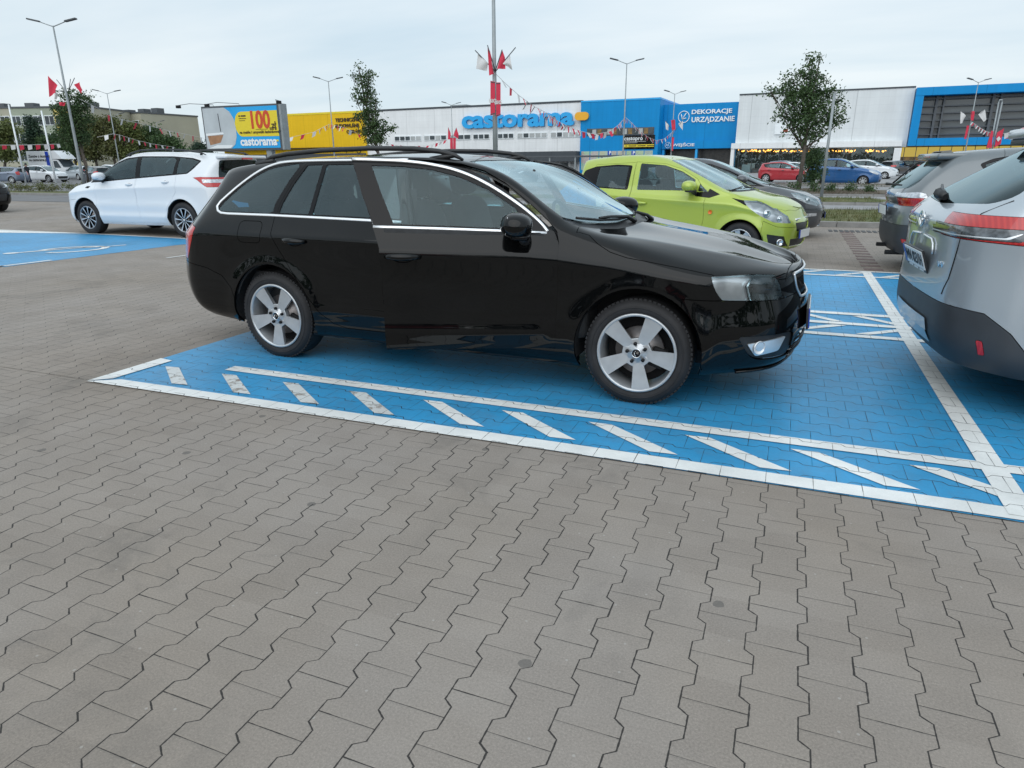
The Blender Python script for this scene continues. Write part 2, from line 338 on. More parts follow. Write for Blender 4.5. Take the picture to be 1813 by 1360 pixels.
class Shell:
    """a car's skin as one smooth surface, right half (y<0), cut into panels by outlines"""
    TS = [0, .10, .18, .26, .34, .42, .50, .58, .66, .74, .82, .90, 1.0]
    def __init__(s, sp):
        s.sp = sp; xr0 = sp['caps'].get('rear', [(0, 0), (.02, .5), (.07, .8), (.20, .965)]); xf0 = sp['caps'].get('front', [(0, 0), (.04, .45), (.13, .74), (.34, .945)])
        lines = sp['lines']; nl = len(lines); rows = []
        for k, ln in enumerate(lines):
            row = []; xr, xf = ln['x']; cr_ = ln.get('rc', 1.0); cf_ = ln.get('fc', 1.0)
            pr = [(xr + d * cr_, f) for d, f in xr0]; pf = [(xf - d * cf_, f) for d, f in xf0]
            a, b = pr[-1][0] + .14, pf[-1][0] - .16
            st = pr + [(a + (b - a) * t, 1.0) for t in s.TS] + pf[::-1]
            for x, f in st: row.append(Vector((x, -interp(ln['y'], x) * f, interp(ln['z'], x))))
            rows.append(row)
        ns = len(rows[0]); bm = bmesh.new(); V = {}
        for k in range(nl):
            top = k == nl - 1
            for i in range(ns):
                if top and i in (0, ns - 1): continue
                p = rows[k][i]
                if top or i in (0, ns - 1):
                    v = bm.verts.new((p.x, 0, p.z)); V[k, i, 0] = V[k, i, 1] = v
                else:
                    V[k, i, 0] = bm.verts.new(p); V[k, i, 1] = bm.verts.new((p.x, -p.y, p.z))
        cl = bm.edges.layers.float.new('crease_edge')
        for sd_ in (0, 1):
            for k in range(nl - 1):
                for i in range(ns - 1):
                    if k == nl - 2 and i in (0, ns - 2): continue
                    q = [V[k, i, sd_], V[k, i + 1, sd_], V[k + 1, i + 1, sd_], V[k + 1, i, sd_]]
                    bm.faces.new(q if sd_ == 0 else q[::-1])
        k = nl - 2
        bm.faces.new([V[k, 0, 0], V[k, 1, 0], V[k + 1, 1, 0], V[k, 1, 1]])
        bm.faces.new([V[k, ns - 1, 0], V[k, ns - 2, 1], V[k + 1, ns - 2, 0], V[k, ns - 2, 0]])
        for k, ln in enumerate(lines):
            c = ln.get('crease', 0)
            if c:
                for i in range(ns - 1):
                    for sd_ in (0, 1):
                        e = bm.edges.get((V[k, i, sd_], V[k, i + 1, sd_]))
                        if e: e[cl] = c
        bm.verts.index_update(); bm.faces.ensure_lookup_table()
        me = bpy.data.meshes.new("cage"); bm.to_mesh(me); bm.free()
        T = [v.co.copy() for v in me.vertices]
        for it in range(4):
            m2 = subd_mesh(me, 2)
            for i, t in enumerate(T): me.vertices[i].co += (t - m2.vertices[i].co) * 0.8
            bpy.data.meshes.remove(m2)
        m3 = subd_mesh(me, sp.get('lv', 3)); bpy.data.meshes.remove(me)
        bm = bmesh.new(); bm.from_mesh(m3); bpy.data.meshes.remove(m3)
        # wheel-arch lips
        for (cx, cz, r) in sp['arches']:
            for v in bm.verts:
                if abs(v.co.y) > 0.5:
                    d = math.hypot(v.co.x - cx, v.co.z - cz) - r
                    if -0.15 < d < 0.25 and v.co.z < cz + r + .12: v.co.y += math.copysign(sp.get('flare', .012) * math.exp(-(max(d, 0) / 0.06) ** 2), v.co.y)
        if 'mod' in sp:
            for v in bm.verts: sp['mod'](v.co)
        bm.normal_update(); nl_ = bm.verts.layers.float_vector.new('nrm')
        for v in bm.verts: v[nl_] = v.normal
        s.bvh = None
        bmesh.ops.delete(bm, geom=[f for f in bm.faces if f.calc_center_median().y > 0], context='FACES')
        s.bm = bm; s.nl = nl_; s.reg = bm.faces.layers.int.new('reg'); s.names = ['body']
        s.bvh = BVHTree.FromBMesh(bm)
    def side(s, x, z, out=0.0):
        """point on the right flank at (x,z), pushed out by out"""
        h = s.bvh.ray_cast(Vector((x, -3, z)), Vector((0, 1, 0)))
        if h[0] is None: h = s.bvh.find_nearest(Vector((x, -.9, z)))
        return h[0] + h[1] * out * (1 if h[1].y <= 0 else -1)
    def hit(s, o, d):
        h = s.bvh.ray_cast(Vector(o), Vector(d))
        return h if h[0] is not None else s.bvh.find_nearest(Vector((3.4 if d[0] < 0 else -1, o[1], o[2])))
    def cut(s, name, poly, view='side', sel=None):
        a, b, c = AX[view]; bm = s.bm; bm.faces.ensure_lookup_table()
        x0, x1 = min(p[0] for p in poly), max(p[0] for p in poly); y0, y1 = min(p[1] for p in poly), max(p[1] for p in poly)
        ok = sel or (lambda f: True)
        def near(f):
            for v in f.verts:
                if x0 - .15 < v.co[a] < x1 + .15 and y0 - .15 < v.co[b] < y1 + .15: return True
            return False
        cand = set(f for f in bm.faces if near(f) and ok(f))
        n = len(poly)
        for i in range(n):
            p, q = Vector(poly[i]), Vector(poly[(i + 1) % n]); d = q - p
            if d.length < 1e-6: continue
            nn = Vector((-d.y, d.x)).normalized(); P3 = Vector((0, 0, 0)); P3[a], P3[b] = p; N3 = Vector((0, 0, 0)); N3[a], N3[b] = nn
            lo = Vector((min(p.x, q.x) - 1e-4, min(p.y, q.y) - 1e-4)); hi = Vector((max(p.x, q.x) + 1e-4, max(p.y, q.y) + 1e-4))
            fs = []; du = d.normalized()
            for f in cand:
                if not f.is_valid: continue
                us = [(v.co[a], v.co[b]) for v in f.verts]
                if max(u[0] for u in us) < lo.x or min(u[0] for u in us) > hi.x or max(u[1] for u in us) < lo.y or min(u[1] for u in us) > hi.y: continue
                ds = [(u[0] - p.x) * nn.x + (u[1] - p.y) * nn.y for u in us]
                if min(ds) > -1e-7 or max(ds) < 1e-7: continue
                ts = [(u[0] - p.x) * du.x + (u[1] - p.y) * du.y for u in us]
                if max(ts) < -1e-5 or min(ts) > d.length + 1e-5: continue
                fs.append(f)
            if not fs: continue
            geom = list(fs) + list({e for f in fs for e in f.edges}) + list({v for f in fs for v in f.verts})
            r = bmesh.ops.bisect_plane(bm, geom=geom, plane_co=P3, plane_no=N3, dist=1e-6)
            for g in r['geom']:
                if isinstance(g, bmesh.types.BMFace): cand.add(g)
        if name not in s.names: s.names.append(name)
        k = s.names.index(name)
        for f in cand:
            if f.is_valid and ok(f):
                m = f.calc_center_median()
                if inpoly((m[a], m[b]), poly): f[s.reg] = k
    def extract(s, name, mat, parent, objname=None, flip=False, gap=0.0022, depth=0.014, push=0.0, both=False, keep_normals=True, **kw):
        """one region as a mesh; flip gives the left-hand twin, both joins the halves"""
        k = s.names.index(name); out = bmesh.new(); nlo = out.verts.layers.float_vector.new('nrm'); mp_ = {}
        fl = out.faces.layers.int.new('flange')
        sides = (1, -1) if both else ((-1,) if flip else (1,))
        for sg in sides:
            for f in s.bm.faces:
                if f[s.reg] != k: continue
                vs = []
                for v in f.verts:
                    key = (v.index, 0 if abs(v.co.y) < 1e-5 and both else sg)
                    if key not in mp_:
                        co = v.co.copy(); nn = v[s.nl].copy()
                        if sg < 0: co.y = -co.y; nn.y = -nn.y
                        nv = out.verts.new(co); nv[nlo] = nn; mp_[key] = nv
                    vs.append(mp_[key])
                if sg < 0: vs = vs[::-1]
                try: nf = out.faces.new(vs); nf.smooth = True
                except ValueError: pass
        out.normal_update()
        bd = [e for e in out.edges if len(e.link_faces) == 1]
        bd_v = {}
        for e in bd:
            f = e.link_faces[0]; d = (e.verts[1].co - e.verts[0].co).normalized(); inn = f.normal.cross(d)
            if (f.calc_center_median() - e.verts[0].co).dot(inn) < 0: inn = -inn
            for v in e.verts: bd_v.setdefault(v, Vector()); bd_v[v] += inn
        if gap:
            for v, d in bd_v.items():
                if d.length > 1e-6 and not (abs(v.co.y) < 1e-4): v.co += d.normalized() * gap
        if push:
            for v in out.verts: v.co += v[nlo] * push
        if depth:
            r = bmesh.ops.extrude_edge_only(out, edges=bd)
            nv = [g for g in r['geom'] if isinstance(g, bmesh.types.BMVert)]
            for v in nv: v.co -= v[nlo] * depth
            for g in r['geom']:
                if isinstance(g, bmesh.types.BMFace): g[fl] = 1; g.smooth = False
        out.normal_update()
        me = bpy.data.meshes.new(objname or name)
        norms = []
        for f in out.faces:
            for l in f.loops:
                norms.append(tuple(f.normal) if f[fl] else tuple(l.vert[nlo].normalized() if l.vert[nlo].length > .1 else f.normal))
        out.to_mesh(me); out.free()
        if norms and keep_normals: me.normals_split_custom_set(norms)
        for m in (mat if isinstance(mat, (list, tuple)) else [mat]): me.materials.append(M[m])
        return put(objname or name, me, parent, **kw)
    def strip(s, b, pts, wd=0.012, ht=0.005, m=None, flip=False, view='side', n_in=None):
        """a raised trim strip following the flank along 2D points"""
        P = []
        for x, z in pts:
            h = s.bvh.ray_cast(Vector((x, -3, z)), Vector((0, 1, 0)))
            if h[0] is None: h = s.bvh.find_nearest(Vector((x, -.9, z)))
            nn = h[1] if h[1].y < 0 else -h[1]
            P.append((h[0], nn.normalized()))
        k = b.mi(m); rings = []
        for i, (p, nn) in enumerate(P):
            d = (P[min(i + 1, len(P) - 1)][0] - P[max(i - 1, 0)][0]).normalized(); c = nn.cross(d).normalized()
            q = [p - nn * .004 - c * wd / 2, p + nn * ht * .7 - c * wd / 2, p + nn * ht - c * wd * .25, p + nn * ht + c * wd * .25, p + nn * ht * .7 + c * wd / 2, p - nn * .004 + c * wd / 2]
            if flip: q = [Vector((v.x, -v.y, v.z)) for v in q]
            rings.append([b.bm.verts.new(v) for v in q])
        for i in range(len(rings) - 1):
            for j in range(5):
                f = b.bm.faces.new((rings[i][j], rings[i][j + 1], rings[i + 1][j + 1], rings[i + 1][j])); f.material_index = k; f.smooth = True
        for q in (rings[0], rings[-1][::-1]):
            f = b.bm.faces.new(q); f.material_index = k

def line2(pts, step=0.05):
    out = []
    for a, b in zip(pts, pts[1:]):
        a, b = Vector(a), Vector(b); n = max(1, int((b - a).length / step))
        out += [tuple(a + (b - a) * i / n) for i in range(n)]
    return out + [tuple(pts[-1])]
def circle2(cx, cz, r, n=40): return [(cx + r * math.cos(2 * math.pi * i / n), cz + r * math.sin(2 * math.pi * i / n)) for i in range(n)]

WHEEL_CACHE = {}
def wheel_parts(style, rad, wid, rim_r):
    """meshes of a wheel whose outer face looks towards -y, axle centre at origin, outer face at y=0"""
    key = (style, rad, wid, rim_r)
    if key in WHEEL_CACHE: return WHEEL_CACHE[key]
    out = []
    hi = style in ('five', 'ten', 'five_dark')
    nseg = 72 if hi else 28
    b = MB('rubber'); sw = rad - rim_r
    prof = [(rim_r - .006, .022), (rim_r + .004, .006), (rim_r + sw * .35, -.002), (rim_r + sw * .65, .0), (rad - .022, .008), (rad - .008, .02), (rad, .04), (rad, wid - .04), (rad - .008, wid - .02), (rad - .03, wid - .004), (rim_r, wid - .01), (rim_r - .01, wid - .03)]
    b.lathe(prof, nseg)
    if hi:   # tread grooves: raised shoulder blocks and lettering ring
        for j in range(72):
            t = 2 * math.pi * j / 72; T = Matrix.Rotation(t, 4, 'Y')
            b.box(rad - .02, rad + .002, .022, .055, -.009, .009, mat=T)
        b.lathe([(rim_r + sw * .42, -.0035), (rim_r + sw * .44, -.0055), (rim_r + sw * .47, -.0055), (rim_r + sw * .49, -.0035)], nseg)
    out.append(('tyre', b.mesh('tyre')))
    face = .012
    main = {'five': 'alloy', 'ten': 'machined', 'five_dark': 'alloy', 'plain': 'alloy_dark'}.get(style, 'alloy')
    b = MB('alloy_dark')
    b.lathe([(rim_r - .004, .012), (rim_r + .006, .004), (rim_r + .002, -.004), (rim_r - .010, -.002), (rim_r - .014, .012), (rim_r - .022, .06), (rim_r - .03, wid * .85), (rim_r - .01, wid - .03)], nseg, m=main if style != 'ten' else 'alloy_dark')
    if style in ('five', 'five_dark'):
        for j in range(5):
            t = 2 * math.pi * (j + .25) / 5
            T = Matrix.Rotation(-t, 4, 'Y')
            # blade widening outward, with a deep side wall
            hw0, hw1 = .026, .057; r0, r1 = .045, rim_r - .006
            A = [(r0, -hw0), (r1, -hw1), (r1 + .004, 0), (r1, hw1), (r0, hw0)]
            yf = [.020, .0, -.002, .0, .020]
            va = [b.bm.verts.new(T @ Vector((p[0], y, p[1]))) for p, y in zip(A, yf)]
            vb = [b.bm.verts.new(T @ Vector((p[0], y + .034, p[1] * .8))) for p, y in zip(A, yf)]
            f = b.bm.faces.new(va); f.material_index = b.mi(main)
            for i in range(5):
                f = b.bm.faces.new((va[i], vb[i], vb[(i + 1) % 5], va[(i + 1) % 5])); f.material_index = b.mi(main)
            T2 = Matrix.Rotation(-t - math.pi / 5, 4, 'Y')
            b.box(.035, .086, .017, .05, -.026, .026, m=main, mat=T2, bev=.004)
        b.lathe([(0, .008), (.030, .008), (.034, .014), (.06, .018), (.068, .03)], 30, m=main)
    elif style == 'ten':
        for j in range(10):
            t = 2 * math.pi * (j + .3) / 10; T = Matrix.Rotation(-t, 4, 'Y'); r1 = rim_r - .004
            A = [(.035, -.007), (r1 * .6, -.010), (r1, -.017), (r1, .017), (r1 * .6, .010), (.035, .007)]
            va = [b.bm.verts.new(T @ Vector((p[0], .012 - .010 * (p[0] / r1), p[1]))) for p in A]
            vb = [b.bm.verts.new(T @ Vector((p[0], .05, p[1] * 1.1))) for p in A]
            f = b.bm.faces.new(va); f.material_index = b.mi('machined')
            for i in range(6):
                f = b.bm.faces.new((va[i], vb[i], vb[(i + 1) % 6], va[(i + 1) % 6])); f.material_index = b.mi('gloss_black')
        b.lathe([(0, .004), (.035, .004), (.05, .02)], 24, m='gloss_black')
        b.lathe([(rim_r - .012, -.001), (rim_r - .002, -.003), (rim_r + .004, .0)], nseg, m='machined')
    else:
        ns = 6 if style == 'six' else 7
        for j in range(ns):
            t = 2 * math.pi * (j + .3) / ns; T = Matrix.Rotation(-t, 4, 'Y'); r1 = rim_r - .004
            A = [(.03, -.03), (r1, -.036), (r1, .036), (.03, .03)]
            va = [b.bm.verts.new(T @ Vector((p[0], .006 if p[0] > .1 else .012, p[1]))) for p in A]
            vb = [b.bm.verts.new(T @ Vector((p[0], .04, p[1] * .8))) for p in A]
            f = b.bm.faces.new(va); f.material_index = b.mi(main)
            for i in range(4):
                f = b.bm.faces.new((va[i], vb[i], vb[(i + 1) % 4], va[(i + 1) % 4])); f.material_index = b.mi(main)
        b.lathe([(0, .0), (.03, .002), (.05, .02)], 20, m=main)
    out.append(('rim', b.mesh('rim')))
    if hi:
        b = MB('disc'); b.lathe([(.0, .075), (.075, .07), (.08, .085), (.145, .085), (.145, .105), (0, .105)], 40)
        out.append(('brake_disc', b.mesh('brake_disc')))
        b = MB('underbody'); T = Matrix.Rotation(R(-10), 4, 'Y'); b.box(.075, .165, .06, .12, -.06, .06, mat=T, bev=.01)
        b.lathe([(0, wid * .6), (rim_r - .03, wid * .6)], 40, m='dark')
        out.append(('brake_caliper', b.mesh('brake_caliper')))
    else:
        b = MB('dark'); b.lathe([(0, .06), (rim_r - .02, .06)], 28); out.append(('hub_plate', b.mesh('hub_plate')))
    if style == 'five':
        for j in range(5):
            t = 2 * math.pi * (j + .75) / 5; b = MB('gloss_black')
            T = Matrix.Translation((.056 * math.cos(t), 0, .056 * math.sin(t)))
            b.lathe([(0, .0), (.008, .0), (.0105, .004), (.0105, .02)], 12, mat=T); out.append(('wheel_bolt', b.mesh('wheel_bolt')))
        b = MB('gloss_black'); b.lathe([(0, .004), (.022, .004), (.024, .007)], 24)
        b.lathe([(.0235, .007), (.0245, .002), (.029, .002), (.031, .008)], 24, m='chrome')
        # winged-arrow badge: three feather bars and a curved shaft
        for q in range(3): b.box(-.004 + q * .004, .014 - q * .002, .0015, .004, .002 + q * .005, .0045 + q * .005, m='chrome')
        b.tube([(.006, .002, -.016), (-.006, .002, -.010), (-.012, .002, 0), (-.010, .002, .010)], .0025, 6, m='chrome')
        out.append(('hub_cap', b.mesh('hub_cap')))
    elif style != 'plain':
        b = MB('alloy'); b.lathe([(0, -.003), (.025, -.002), (.03, .006)], 20); out.append(('hub_cap', b.mesh('hub_cap')))
    WHEEL_CACHE[key] = out; return out
def add_wheel(parent, x, ytrack, z, style, rad, wid, rim_r, left=False, turn=0.0, steer=0.0):
    e = put('wheel', None, parent)
    e.location = (x, ytrack if left else -ytrack, z); e.rotation_euler = (0, turn, (math.pi if left else 0) + steer)
    for nm, me in wheel_parts(style, rad, wid, rim_r): put(nm, me, e)
    return e
def wheel_well(parent, arches, ymax, depth=.30, cut_top=None):
    for (cx, cz, r) in arches:
        for sg in (-1, 1):
            b = MB('underbody')
            n = 24; a0, a1 = R(-12), R(192); A = []; B = []
            for i in range(n + 1):
                t = a0 + (a1 - a0) * i / n; x, z = cx + (r + .012) * math.cos(t), cz + (r + .012) * math.sin(t)
                A.append(b.bm.verts.new((x, sg * (ymax - .012), z))); B.append(b.bm.verts.new((x, sg * (ymax - depth), z)))
            for i in range(n): b.bm.faces.new((A[i], A[i + 1], B[i + 1], B[i]))
            b.bm.faces.new(B); b.build('wheel_arch_liner', parent)
def seat(parent, x, y, mat='fabric', z0=.32, head=True, wdt=.5, k=1.0, tall=.62):
    sdo = soft_box([(x + .05, y, z0 + .12, .55, wdt, .20, R(-6)), (x + .08, y - wdt * .42, z0 + .15, .5, .1, .22, R(-6)), (x + .08, y + wdt * .42, z0 + .15, .5, .1, .22, R(-6)),
              (x - .24, y, z0 + .12 + tall / 2 + .04, .17, wdt * .98, tall + .08, R(-14))], mat, 'seat', parent, 2)
    if head:
        xh, zh = x - .24 - (tall * .5 + .1) * math.sin(R(14)) - .02, z0 + .12 + tall + .19
        soft_box([(xh, y, zh, .13, .29, .22, R(-10))], mat, 'headrest', sdo, 2)
        
        for d_ in (-.06, .06): b = MB('chrome'); b.tube([(xh + .01, y + d_, zh - .02), (xh + .035, y + d_, zh - .2)], .006, 6); b.build('headrest_post', sdo)
    return sdo
def steering(parent, x, y, z, tilt=25):
    T = Matrix.Translation((x, y, z)) @ Matrix.Rotation(R(-tilt), 4, 'Y') @ Matrix.Rotation(R(90), 4, 'Z')
    b = MB('black_plastic')
    pts = [(0.185 * math.cos(a), 0, .185 * math.sin(a)) for a in [2 * math.pi * i / 32 for i in range(33)]]
    b.tube([T @ Vector(p) for p in pts], .014, 8, cap=False)
    for a in (R(0), R(180), R(-90)):
        b.tube([T @ Vector((.03 * math.cos(a), .01, .03 * math.sin(a))), T @ Vector((.18 * math.cos(a), 0, .18 * math.sin(a)))], [.022, .012], 8)
    b.lathe([(0, -.02), (.05, -.015), (.065, .01), (.05, .05), (.03, .1)], 20, mat=T)
    return b.build('steering_wheel', parent)
def mirror_unit(parent, P, flip, mat, sc=1.0, lower='black_plastic'):
    """door mirror: shell, indicator strip, foot; P = point on the flank (right side)"""
    sg = 1 if flip else -1
    x, z = P.x, P.z; y = abs(P.y)
    r = soft_box([(x - .02, sg * (y + .135 * sc), z + .085 * sc, .20 * sc, .26 * sc, .155 * sc, R(6))], mat, 'mirror', parent, 3, cuts=0, grow=1.32)
    soft_box([(x + .0, sg * (y + .115 * sc), z + .012 * sc, .14 * sc, .25 * sc, .05 * sc, R(4))], lower, 'mirror_foot', r, 2)
    b = MB('black_plastic'); b.tube([(x + .03, sg * (y - .02), z - .035), (x + .02, sg * (y + .04), z - .01), (x + .01, sg * (y + .09), z + .015)], [.04, .03, .028], 8)
    b.build('mirror_arm', r)
    b = MB('chrome'); b.box(-.002, .002, -.1 * sc, .1 * sc, -.06 * sc, .06 * sc, mat=Matrix.Translation((x - .09 * sc, sg * (y + .14 * sc), z + .09 * sc)) @ Matrix.Rotation(R(8), 4, 'Y'), bev=.0015)
    b.build('mirror_glass', r)
    return r
def handle(parent, sh, x, z, mat, flip=False, L_=.20, ang=2):
    p = sh.side(x, z); sg = 1 if flip else -1; y = abs(p.y)
    b = MB(mat)
    pts = []; rr = []
    for i in range(9):
        t = i / 8; pts.append((x - L_ / 2 + L_ * t, sg * (y + .004 + .034 * math.sin(math.pi * t) ** .7), z - math.tan(R(ang)) * (t - .5) * L_)); rr.append(.010 + .008 * math.sin(math.pi * t))
    b.tube(pts, rr, 10, sy=1.2)
    o = b.build('door_handle', parent)
    b = MB('gloss_black')
    b.lathe([(0, .004), (.035, .002), (.05, -.003)], 24, mat=Matrix.Translation((x, sg * (y - .003), z - .006)) @ Matrix.Diagonal((1.3, 1, .62, 1)))
    b.build('handle_recess', o)
    return o
def plate(parent, loc, rot, text, w_=.52, h_=.114, frame=True, sub=None, eu=True):
    e = put('licence_plate', None, parent); e.matrix_parent_inverse.identity(); e.location = loc; e.rotation_euler = rot
    b = MB('black_plastic'); b.box(-w_ / 2 - .008, w_ / 2 + .008, .002, .016, -h_ / 2 - (.022 if sub else .008), h_ / 2 + .008, bev=.003); b.build('plate_frame', e)
    b = MB('plate'); b.box(-w_ / 2, w_ / 2, -.003, .003, -h_ / 2, h_ / 2)
    if eu: b.box(-w_ / 2 - .0005, -w_ / 2 + .042, -.0042, .002, -h_ / 2 - .0005, h_ / 2 + .0005, m='eu_blue')
    b.build('plate_panel', e)
    if text:
        me = text_mesh(text, h_ * .92, 'ink', .001, .0012, 1.02); o = put('plate_letters', me, e); o.location = (.018, -.0045, -.001)
        xs = [v.co.x for v in me.vertices]; wd = max(xs) - min(xs); o.scale = (min(1, (w_ - .07) / wd), 1, 1)
    if sub:
        for q in range(3): b = MB('plate'); b.box(-.2 + q * .145, -.2 + q * .145 + .11, -.0005, .003, -h_ / 2 - .018, -h_ / 2 - .007); b.build('frame_print', e)
    return e
def side_sel(f): return abs(f.normal.y) > .25
def top_sel(f): return f.normal.z > .22
def front_sel(f): return f.normal.x > .3
def rear_sel(f): return f.normal.x < -.3

def liner(sh, parent, names, off=.035, mat='fabric', zmin=.45, nm='interior_lining', xr=(-9, 9)):
    """inner skin of pillars, doors and roof"""
    idx = [sh.names.index(n) for n in names if n in sh.names]
    b = bmesh.new(); mp_ = {}
    for sg in (1, -1):
        for f in sh.bm.faces:
            c = f.calc_center_median()
            if f[sh.reg] not in idx or c.z < zmin or not xr[0] < c.x < xr[1]: continue
            vs = []
            for v in f.verts:
                k = (v.index, sg)
                if k not in mp_:
                    co = v.co - v[sh.nl] * off; co = Vector((co.x, co.y * sg if sg < 0 else co.y, co.z)); mp_[k] = b.verts.new(co)
                vs.append(mp_[k])
            try: g = b.faces.new(vs); g.smooth = True; g.material_index = 1 if c.z > 1.12 else 0
            except ValueError: pass
    me = bpy.data.meshes.new(nm); b.to_mesh(me); b.free(); me.materials.append(M[mat]); me.materials.append(M['headliner'])
    return put(nm, me, parent)

# ================================================================= the black estate car
def build_estate():
    arches = [(0, .325, .372), (2.686, .325, .372)]
    sp = dict(arches=arches, flare=.012, lv=3, caps=dict(rear=[(0, 0), (.02, .5), (.09, .79), (.26, .955)], front=[(0, 0), (.05, .42), (.16, .72), (.40, .93)]), lines=[
        dict(x=(-1.03, 3.49), z=[(-1.05, .30), (-.35, .23), (.45, .19), (2.25, .19), (3.05, .205), (3.5, .215)], y=[(-1, .80), (0, .83), (2.7, .83), (3.4, .82)]),
        dict(x=(-1.08, 3.555), z=[(-1.1, .37), (-.35, .31), (.45, .275), (2.3, .275), (3.05, .28), (3.55, .285)], y=[(-1, .865), (0, .885), (2.7, .885), (3.4, .87)]),
        dict(x=(-1.12, 3.575), z=[(-1.1, .51), (0, .47), (3.0, .44), (3.55, .43)], y=[(-1, .885), (0, .900), (2.7, .900), (3.4, .885)]),
        dict(x=(-1.115, 3.56), z=[(-1.1, .69), (0, .69), (1.5, .67), (2.6, .62), (3.2, .57), (3.55, .55)], y=[(-1, .875), (0, .893), (1.3, .890), (2.7, .893), (3.4, .875)]),
        dict(x=(-1.085, 3.535), z=[(-1.1, .87), (-.6, .895), (.4, .895), (1.2, .885), (2.0, .86), (2.6, .812), (3.1, .735), (3.5, .65)], y=[(-1, .865), (0, .903), (1.3, .902), (2.7, .90), (3.1, .888), (3.4, .868)], crease=.6),
        dict(x=(-.965, 3.51), z=[(-.95, 1.03), (-.45, 1.045), (.9, 1.02), (2.1, 1.0), (2.35, .965), (2.7, .895), (3.1, .808), (3.3, .788), (3.5, .768)], y=[(-.9, .795), (-.5, .815), (.9, .832), (2.1, .825), (2.4, .81), (2.8, .80), (3.1, .80), (3.4, .79)], fc=.8),
        dict(x=(-.775, 3.475), z=[(-.78, 1.295), (-.55, 1.345), (-.3, 1.378), (.3, 1.408), (.9, 1.41), (1.3, 1.395), (1.6, 1.352), (1.79, 1.285), (1.95, 1.19), (2.15, 1.055), (2.33, .992), (2.8, .922), (3.2, .852), (3.48, .782)], y=[(-.78, .52), (-.5, .58), (0, .615), (.9, .63), (1.4, .635), (1.7, .66), (1.95, .71), (2.15, .745), (2.35, .68), (2.8, .62), (3.2, .57), (3.45, .53)], rc=.5, fc=.8, crease=.6),
        dict(x=(-.80, 3.495), z=[(-.80, 1.33), (-.5, 1.385), (0, 1.427), (.9, 1.438), (1.3, 1.42), (1.52, 1.385), (1.9, 1.225), (2.28, 1.03), (2.42, .98), (3.0, .89), (3.3, .812), (3.5, .742)], y=[(-1, .30), (4, .33)], rc=.4, fc=.8),
        dict(x=(-.81, 3.50), z=[(-.80, 1.335), (-.5, 1.395), (0, 1.44), (.9, 1.452), (1.3, 1.432), (1.52, 1.39), (1.95, 1.22), (2.36, 1.025), (2.5, .975), (3.05, .89), (3.33, .812), (3.5, .742)], y=[(-1, 0), (4, 0)], rc=.4, fc=.8),
    ])
    def mod(co):
        if abs(co.y) > .7 and .35 < co.x < 2.12: co.y += math.copysign(.007 * math.exp(-((co.z - .40) / .03) ** 2), co.y)
    sp['mod'] = mod
    sh = Shell(sp)
    cut = sh.cut
    # --- front end
    cut('front_bumper', line2([(2.93, .655), (3.05, .652), (3.135, .650), (3.30, .638), (3.40, .634), (3.50, .64), (3.70, .64), (3.70, .10), (2.9, .10), (2.93, .655)])[:-1])
    cut('grille_surround', rounded([(-.42, .765), (-.39, .68), (-.30, .60), (-.02, .585), (.2, .585), (.2, .765)], .02), 'front', lambda f: f.calc_center_median().x > 3.2 and f.normal.x > .25)
    cut('grille', rounded([(-.365, .745), (-.335, .68), (-.265, .615), (-.0, .603), (.2, .603), (.2, .745)], .02), 'front', lambda f: f.calc_center_median().x > 3.2 and f.normal.x > .25)
    cut('headlight', rounded([(3.068, .781), (3.10, .70), (3.135, .652), (3.30, .640), (3.40, .636), (3.425, .65), (3.41, .71), (3.375, .772), (3.25, .784)], .008))
    cut('lower_intake', rounded([(-.40, .40), (-.47, .30), (-.40, .245), (.2, .245), (.2, .40)], .02), 'front', lambda f: f.calc_center_median().x > 3.2 and f.normal.x > .25)
    cut('fog_pocket', rounded([(3.235, .445), (3.30, .325), (3.34, .300), (3.50, .285), (3.53, .345), (3.50, .438)], .02), 'side', lambda f: f.calc_center_median().y < -.45)
    cut('fog_trim', rounded([(3.285, .398), (3.475, .418), (3.445, .338), (3.33, .322)], .01), 'side', lambda f: f.calc_center_median().y < -.4)
    cut('headlight_dark', [(3.285, .80), (3.255, .72), (3.285, .62), (3.6, .62), (3.6, .80)], 'side', lambda f: f[sh.reg] == sh.names.index('headlight'))
    # --- hood, cowl, screens
    hood = [(2.30, -.97), (3.10, -.97), (3.25, -.90), (3.38, -.78), (3.43, -.60), (3.44, -.40), (3.455, -.2), (3.46, 0.05), (2.47, 0.05), (2.46, -.2), (2.42, -.42), (2.34, -.62), (2.27, -.72)]
    keep = [sh.names.index(q) for q in ('headlight', 'headlight_dark', 'front_bumper', 'grille_surround', 'grille')]
    cut('hood', hood, 'top', lambda f: top_sel(f) and f.calc_center_median().x > 2.1 and f[sh.reg] not in keep)
    cut('body', line2([(2.0, .99), (2.30, .985), (2.355, .972), (2.42, .928), (2.50, .888), (2.60, .862), (2.72, .845), (2.90, .818), (3.075, .788), (3.12, .4), (2.0, .4), (2.0, .99)])[:-1], 'side', lambda f: f[sh.reg] == sh.names.index('hood'))
    cut('cowl', [(2.18, -.745), (2.27, -.72), (2.34, -.62), (2.42, -.42), (2.46, -.2), (2.47, .05), (2.385, .05), (2.375, -.2), (2.325, -.42), (2.23, -.60), (2.15, -.705)], 'top', top_sel)
    cut('windscreen', [(2.15, -.705), (2.23, -.60), (2.325, -.42), (2.375, -.2), (2.385, .05), (1.485, .05), (1.48, -.25), (1.455, -.50), (1.46, -.555), (1.65, -.60), (1.9, -.65)], 'top', top_sel)
